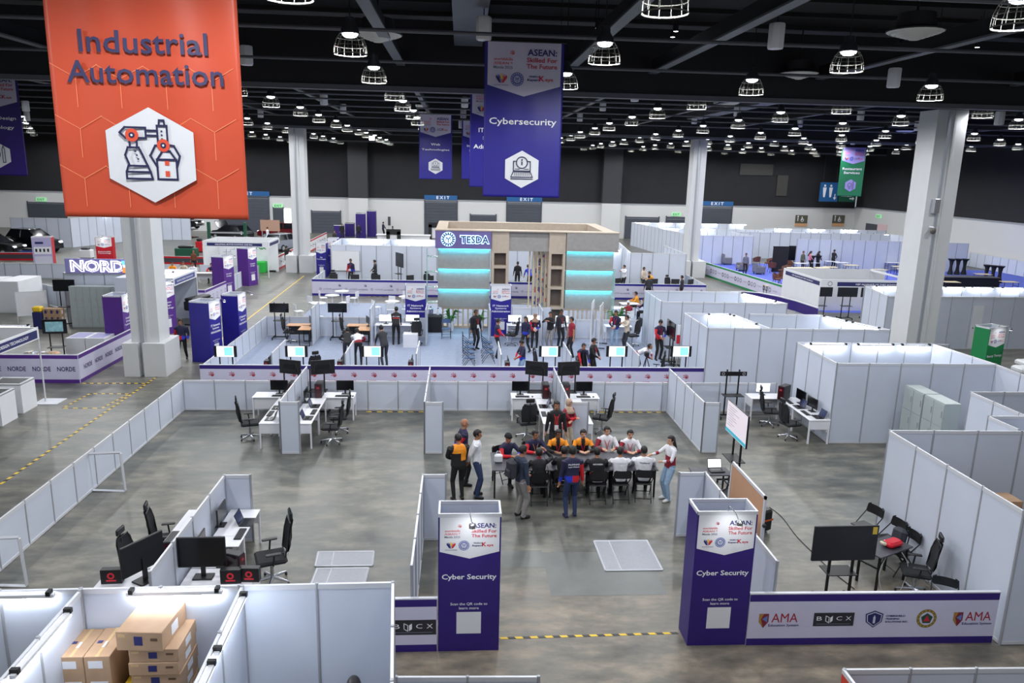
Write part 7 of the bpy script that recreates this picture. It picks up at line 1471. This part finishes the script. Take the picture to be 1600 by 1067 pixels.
for i, (x, y) in enumerate([(22.4, 27.3), (23.3, 28.3)]):
    t = thing('massage_bed', 'white covered bed at the right edge behind the green tower, %s' % ('nearer', 'farther')[i], 'bed', (x, y, 0)); MB().rbox(-.7, -.35, .5, .7, .35, .72, .06, WHITE).build('mattress', t)
    for sx in (-1, 1): MB().box(sx*.6-.03, -.3, 0, sx*.6+.03, .3, .5, RAIL).build('leg', t)
# restaurant furniture
for i, (px, py) in enumerate([(1205, 426), (1221, 431), (1231, 424), (1213, 446), (1235, 449), (1181, 416), (1199, 419), (1222, 444), (1246, 441)]):
    p = G(px, py); tub_chair('brown tub chair on the blue carpet, %s from the left' % ordinal(sorted([1205, 1221, 1231, 1213, 1235, 1181, 1199, 1222, 1246]).index(px)), (p.x, p.y, 0), i*1.3, scale=(1.15, 1.15, 1.15))
grv = mat('grey velvet', (116, 116, 124), .8, noise=.1, nscale=6)
def armchair():
    t = thing('armchair', '-', 'chair'); MB().rbox(-.35, -.35, .15, .35, .35, .45, .06, grv).build('seat', t); MB().rbox(-.4, -.45, .15, .4, -.3, .95, .06, grv).build('backrest', t)
    for s in (-1, 1): MB().rbox(s*.4-.07, -.4, .1, s*.4+.07, .35, .65, .05, grv).build('armrest', t)
    for sx in (-1, 1):
        for sy in (-1, 1): MB().cbox(sx*.3, sy*.3, .08, .05, .05, .16, BLACKM).build('leg', t)
    return t
arm = Proto(armchair)
for i, (px, py) in enumerate([(1109, 403), (1128, 413), (1151, 423), (1178, 428)]): p = G(px, py); arm('grey armchair behind the green-edged barrier, %s from the left' % ordinal(i), (p.x+.4, p.y, 0), HB+PI if i != 2 else HB)
TB = [(1208, 446, 1), (1240, 418, 1), (1252, 411, 0), (1259, 418, 1), (1270, 410, 0), (1284, 418, 1), (1297, 417, 1), (1330, 414, 1), (1300, 408, 0), (1315, 410, 0), (1375, 421, 1), (1405, 416, 1), (1432, 433, 1), (1414, 420, 1), (1486, 440, 1), (1536, 428, 1), (1577, 440, 1), (1395, 410, 0)]
for i, (px, py, w) in enumerate(sorted(TB)):
    p = G(px, py, .74); (wood_table if w else white_table)('%s work table on the blue carpet, %s from the left' % ('pale wood' if w else 'white', ordinal(i)), (p.x, p.y, 0), -.05, scale=(.6, .9, 1))
def bar_table():
    t = thing('cocktail_table', '-', 'table'); MB().lathe([(.34, 0), (.2, .35), (.16, .6), (.24, .95), (.42, 1.08), (0, 1.08)], BK, 14).build('stretch_cover', t); MB().lathe([(0, 1.08), (.42, 1.08), (.42, 1.11), (0, 1.11)], BLACK, 14).build('tabletop', t); return t
bar = Proto(bar_table)
for i, (px, py) in enumerate([(1267, 424), (1276, 424), (1484, 429), (1494.5, 429), (1505, 429), (1539, 440), (1549.5, 441), (1560, 442)]): p = G(px, py); bar('black covered cocktail table, %s from the left' % ordinal(i), (p.x, p.y, 0), 0, scale=(.72, .72, 1.2))
t = thing('buffet_counter', 'long black counter behind the right pillar', 'counter', (36.6, 52.6, 0)); MB().box(-2.4, -.5, 0, 2.4, .5, .9, BK).build('body', t); MB().box(-2.45, -.55, .9, 2.45, .55, .94, CHARC).build('worktop', t)
t = thing('display_fridge', 'tall black display fridge left of the right pillar', 'fridge', AY(1437, 425, 58).to_tuple()[:2]+(0,)); MB().box(-.5, 0, 0, .5, .7, 2.3, BLACK).build('body', t); MB().box(-.42, -.02, .3, .42, 0, 2.0, SCREEN).build('glass_door', t); MB().box(-.5, -.02, 2.3, .5, .7, 2.42, WHITE).build('header', t)
t = thing('folding_screen', 'black panel screen standing on the blue carpet', 'screen', (26.3, 60.9, 0)); MB().box(-.65, -.03, 0, .65, .03, 2.1, BK).build('panel', t); MB().box(-.68, -.04, 2.08, .68, .04, 2.12, BLACKM).build('top_bar', t)
tv_dark('large dark television right of the black panel screen', (29.4, 64.6, 1.2), 0, scale=(1.6, 1, 2.2)); tv_stand('stand of the large dark television by the black panel screen', (29.4, 64.65, 0), 0, scale=(1, 1, .8))
for i, (px, py, f, w) in enumerate([(1163, 429, dict(top=grv, pants=BK), 'person in pale grey behind the green-edged barrier'), (1252, 424, dict(top=OL, pants=BK), 'person in olive standing by the dark television'), (1266, 412, dict(top=BK, pants=BK), 'person in a black suit standing among the white tables'), (1263, 424, dict(top=PK, pants=BK), 'person in pink seated among the white tables'), (1276, 424, dict(top=BK, pants=BK), 'person in a black print top behind the stall roof'), (1300, 421, dict(top=BK, pants=BK), 'person in black behind the stall roof, right one'), (1277, 408, dict(top=WH, pants=BK), 'person in white bent over the far table')]):
    p = G(px, py); person(w, (p.x, p.y, 0), S_+.4*i, 'stand' if i in (0, 1, 2) else 'front', f, 1.7, 1, 'long' if i in (3, 4) else 'short', vox=.024)
t = thing('water_dispenser', 'black water dispenser with a blue bottle against the white rooms', 'dispenser', (26.3, 69.9, 0)); MB().box(-.2, -.2, 0, .2, .2, 1.05, BLACK).build('body', t); MB().lathe([(.13, 1.05), (.16, 1.2), (.16, 1.5), (0, 1.55)], mat('blue bottle', (60, 110, 220), .2), 12).build('bottle', t)
t = thing('stretch_sofa', 'low black curved sofa at the near edge of the blue carpet', 'sofa', (22.6, 48.6, 0), -.9); MB().rbox(-1.3, -.4, .05, 1.3, .4, .45, .1, BK).build('seat', t); MB().rbox(-1.3, .3, .05, 1.3, .5, .75, .08, BK).build('backrest', t)
rw = booth('pale blue panel run along the right side wall', [(46.9, 72, 46.9, 50)], 1.3, far=True, name='barrier', cat='barrier')
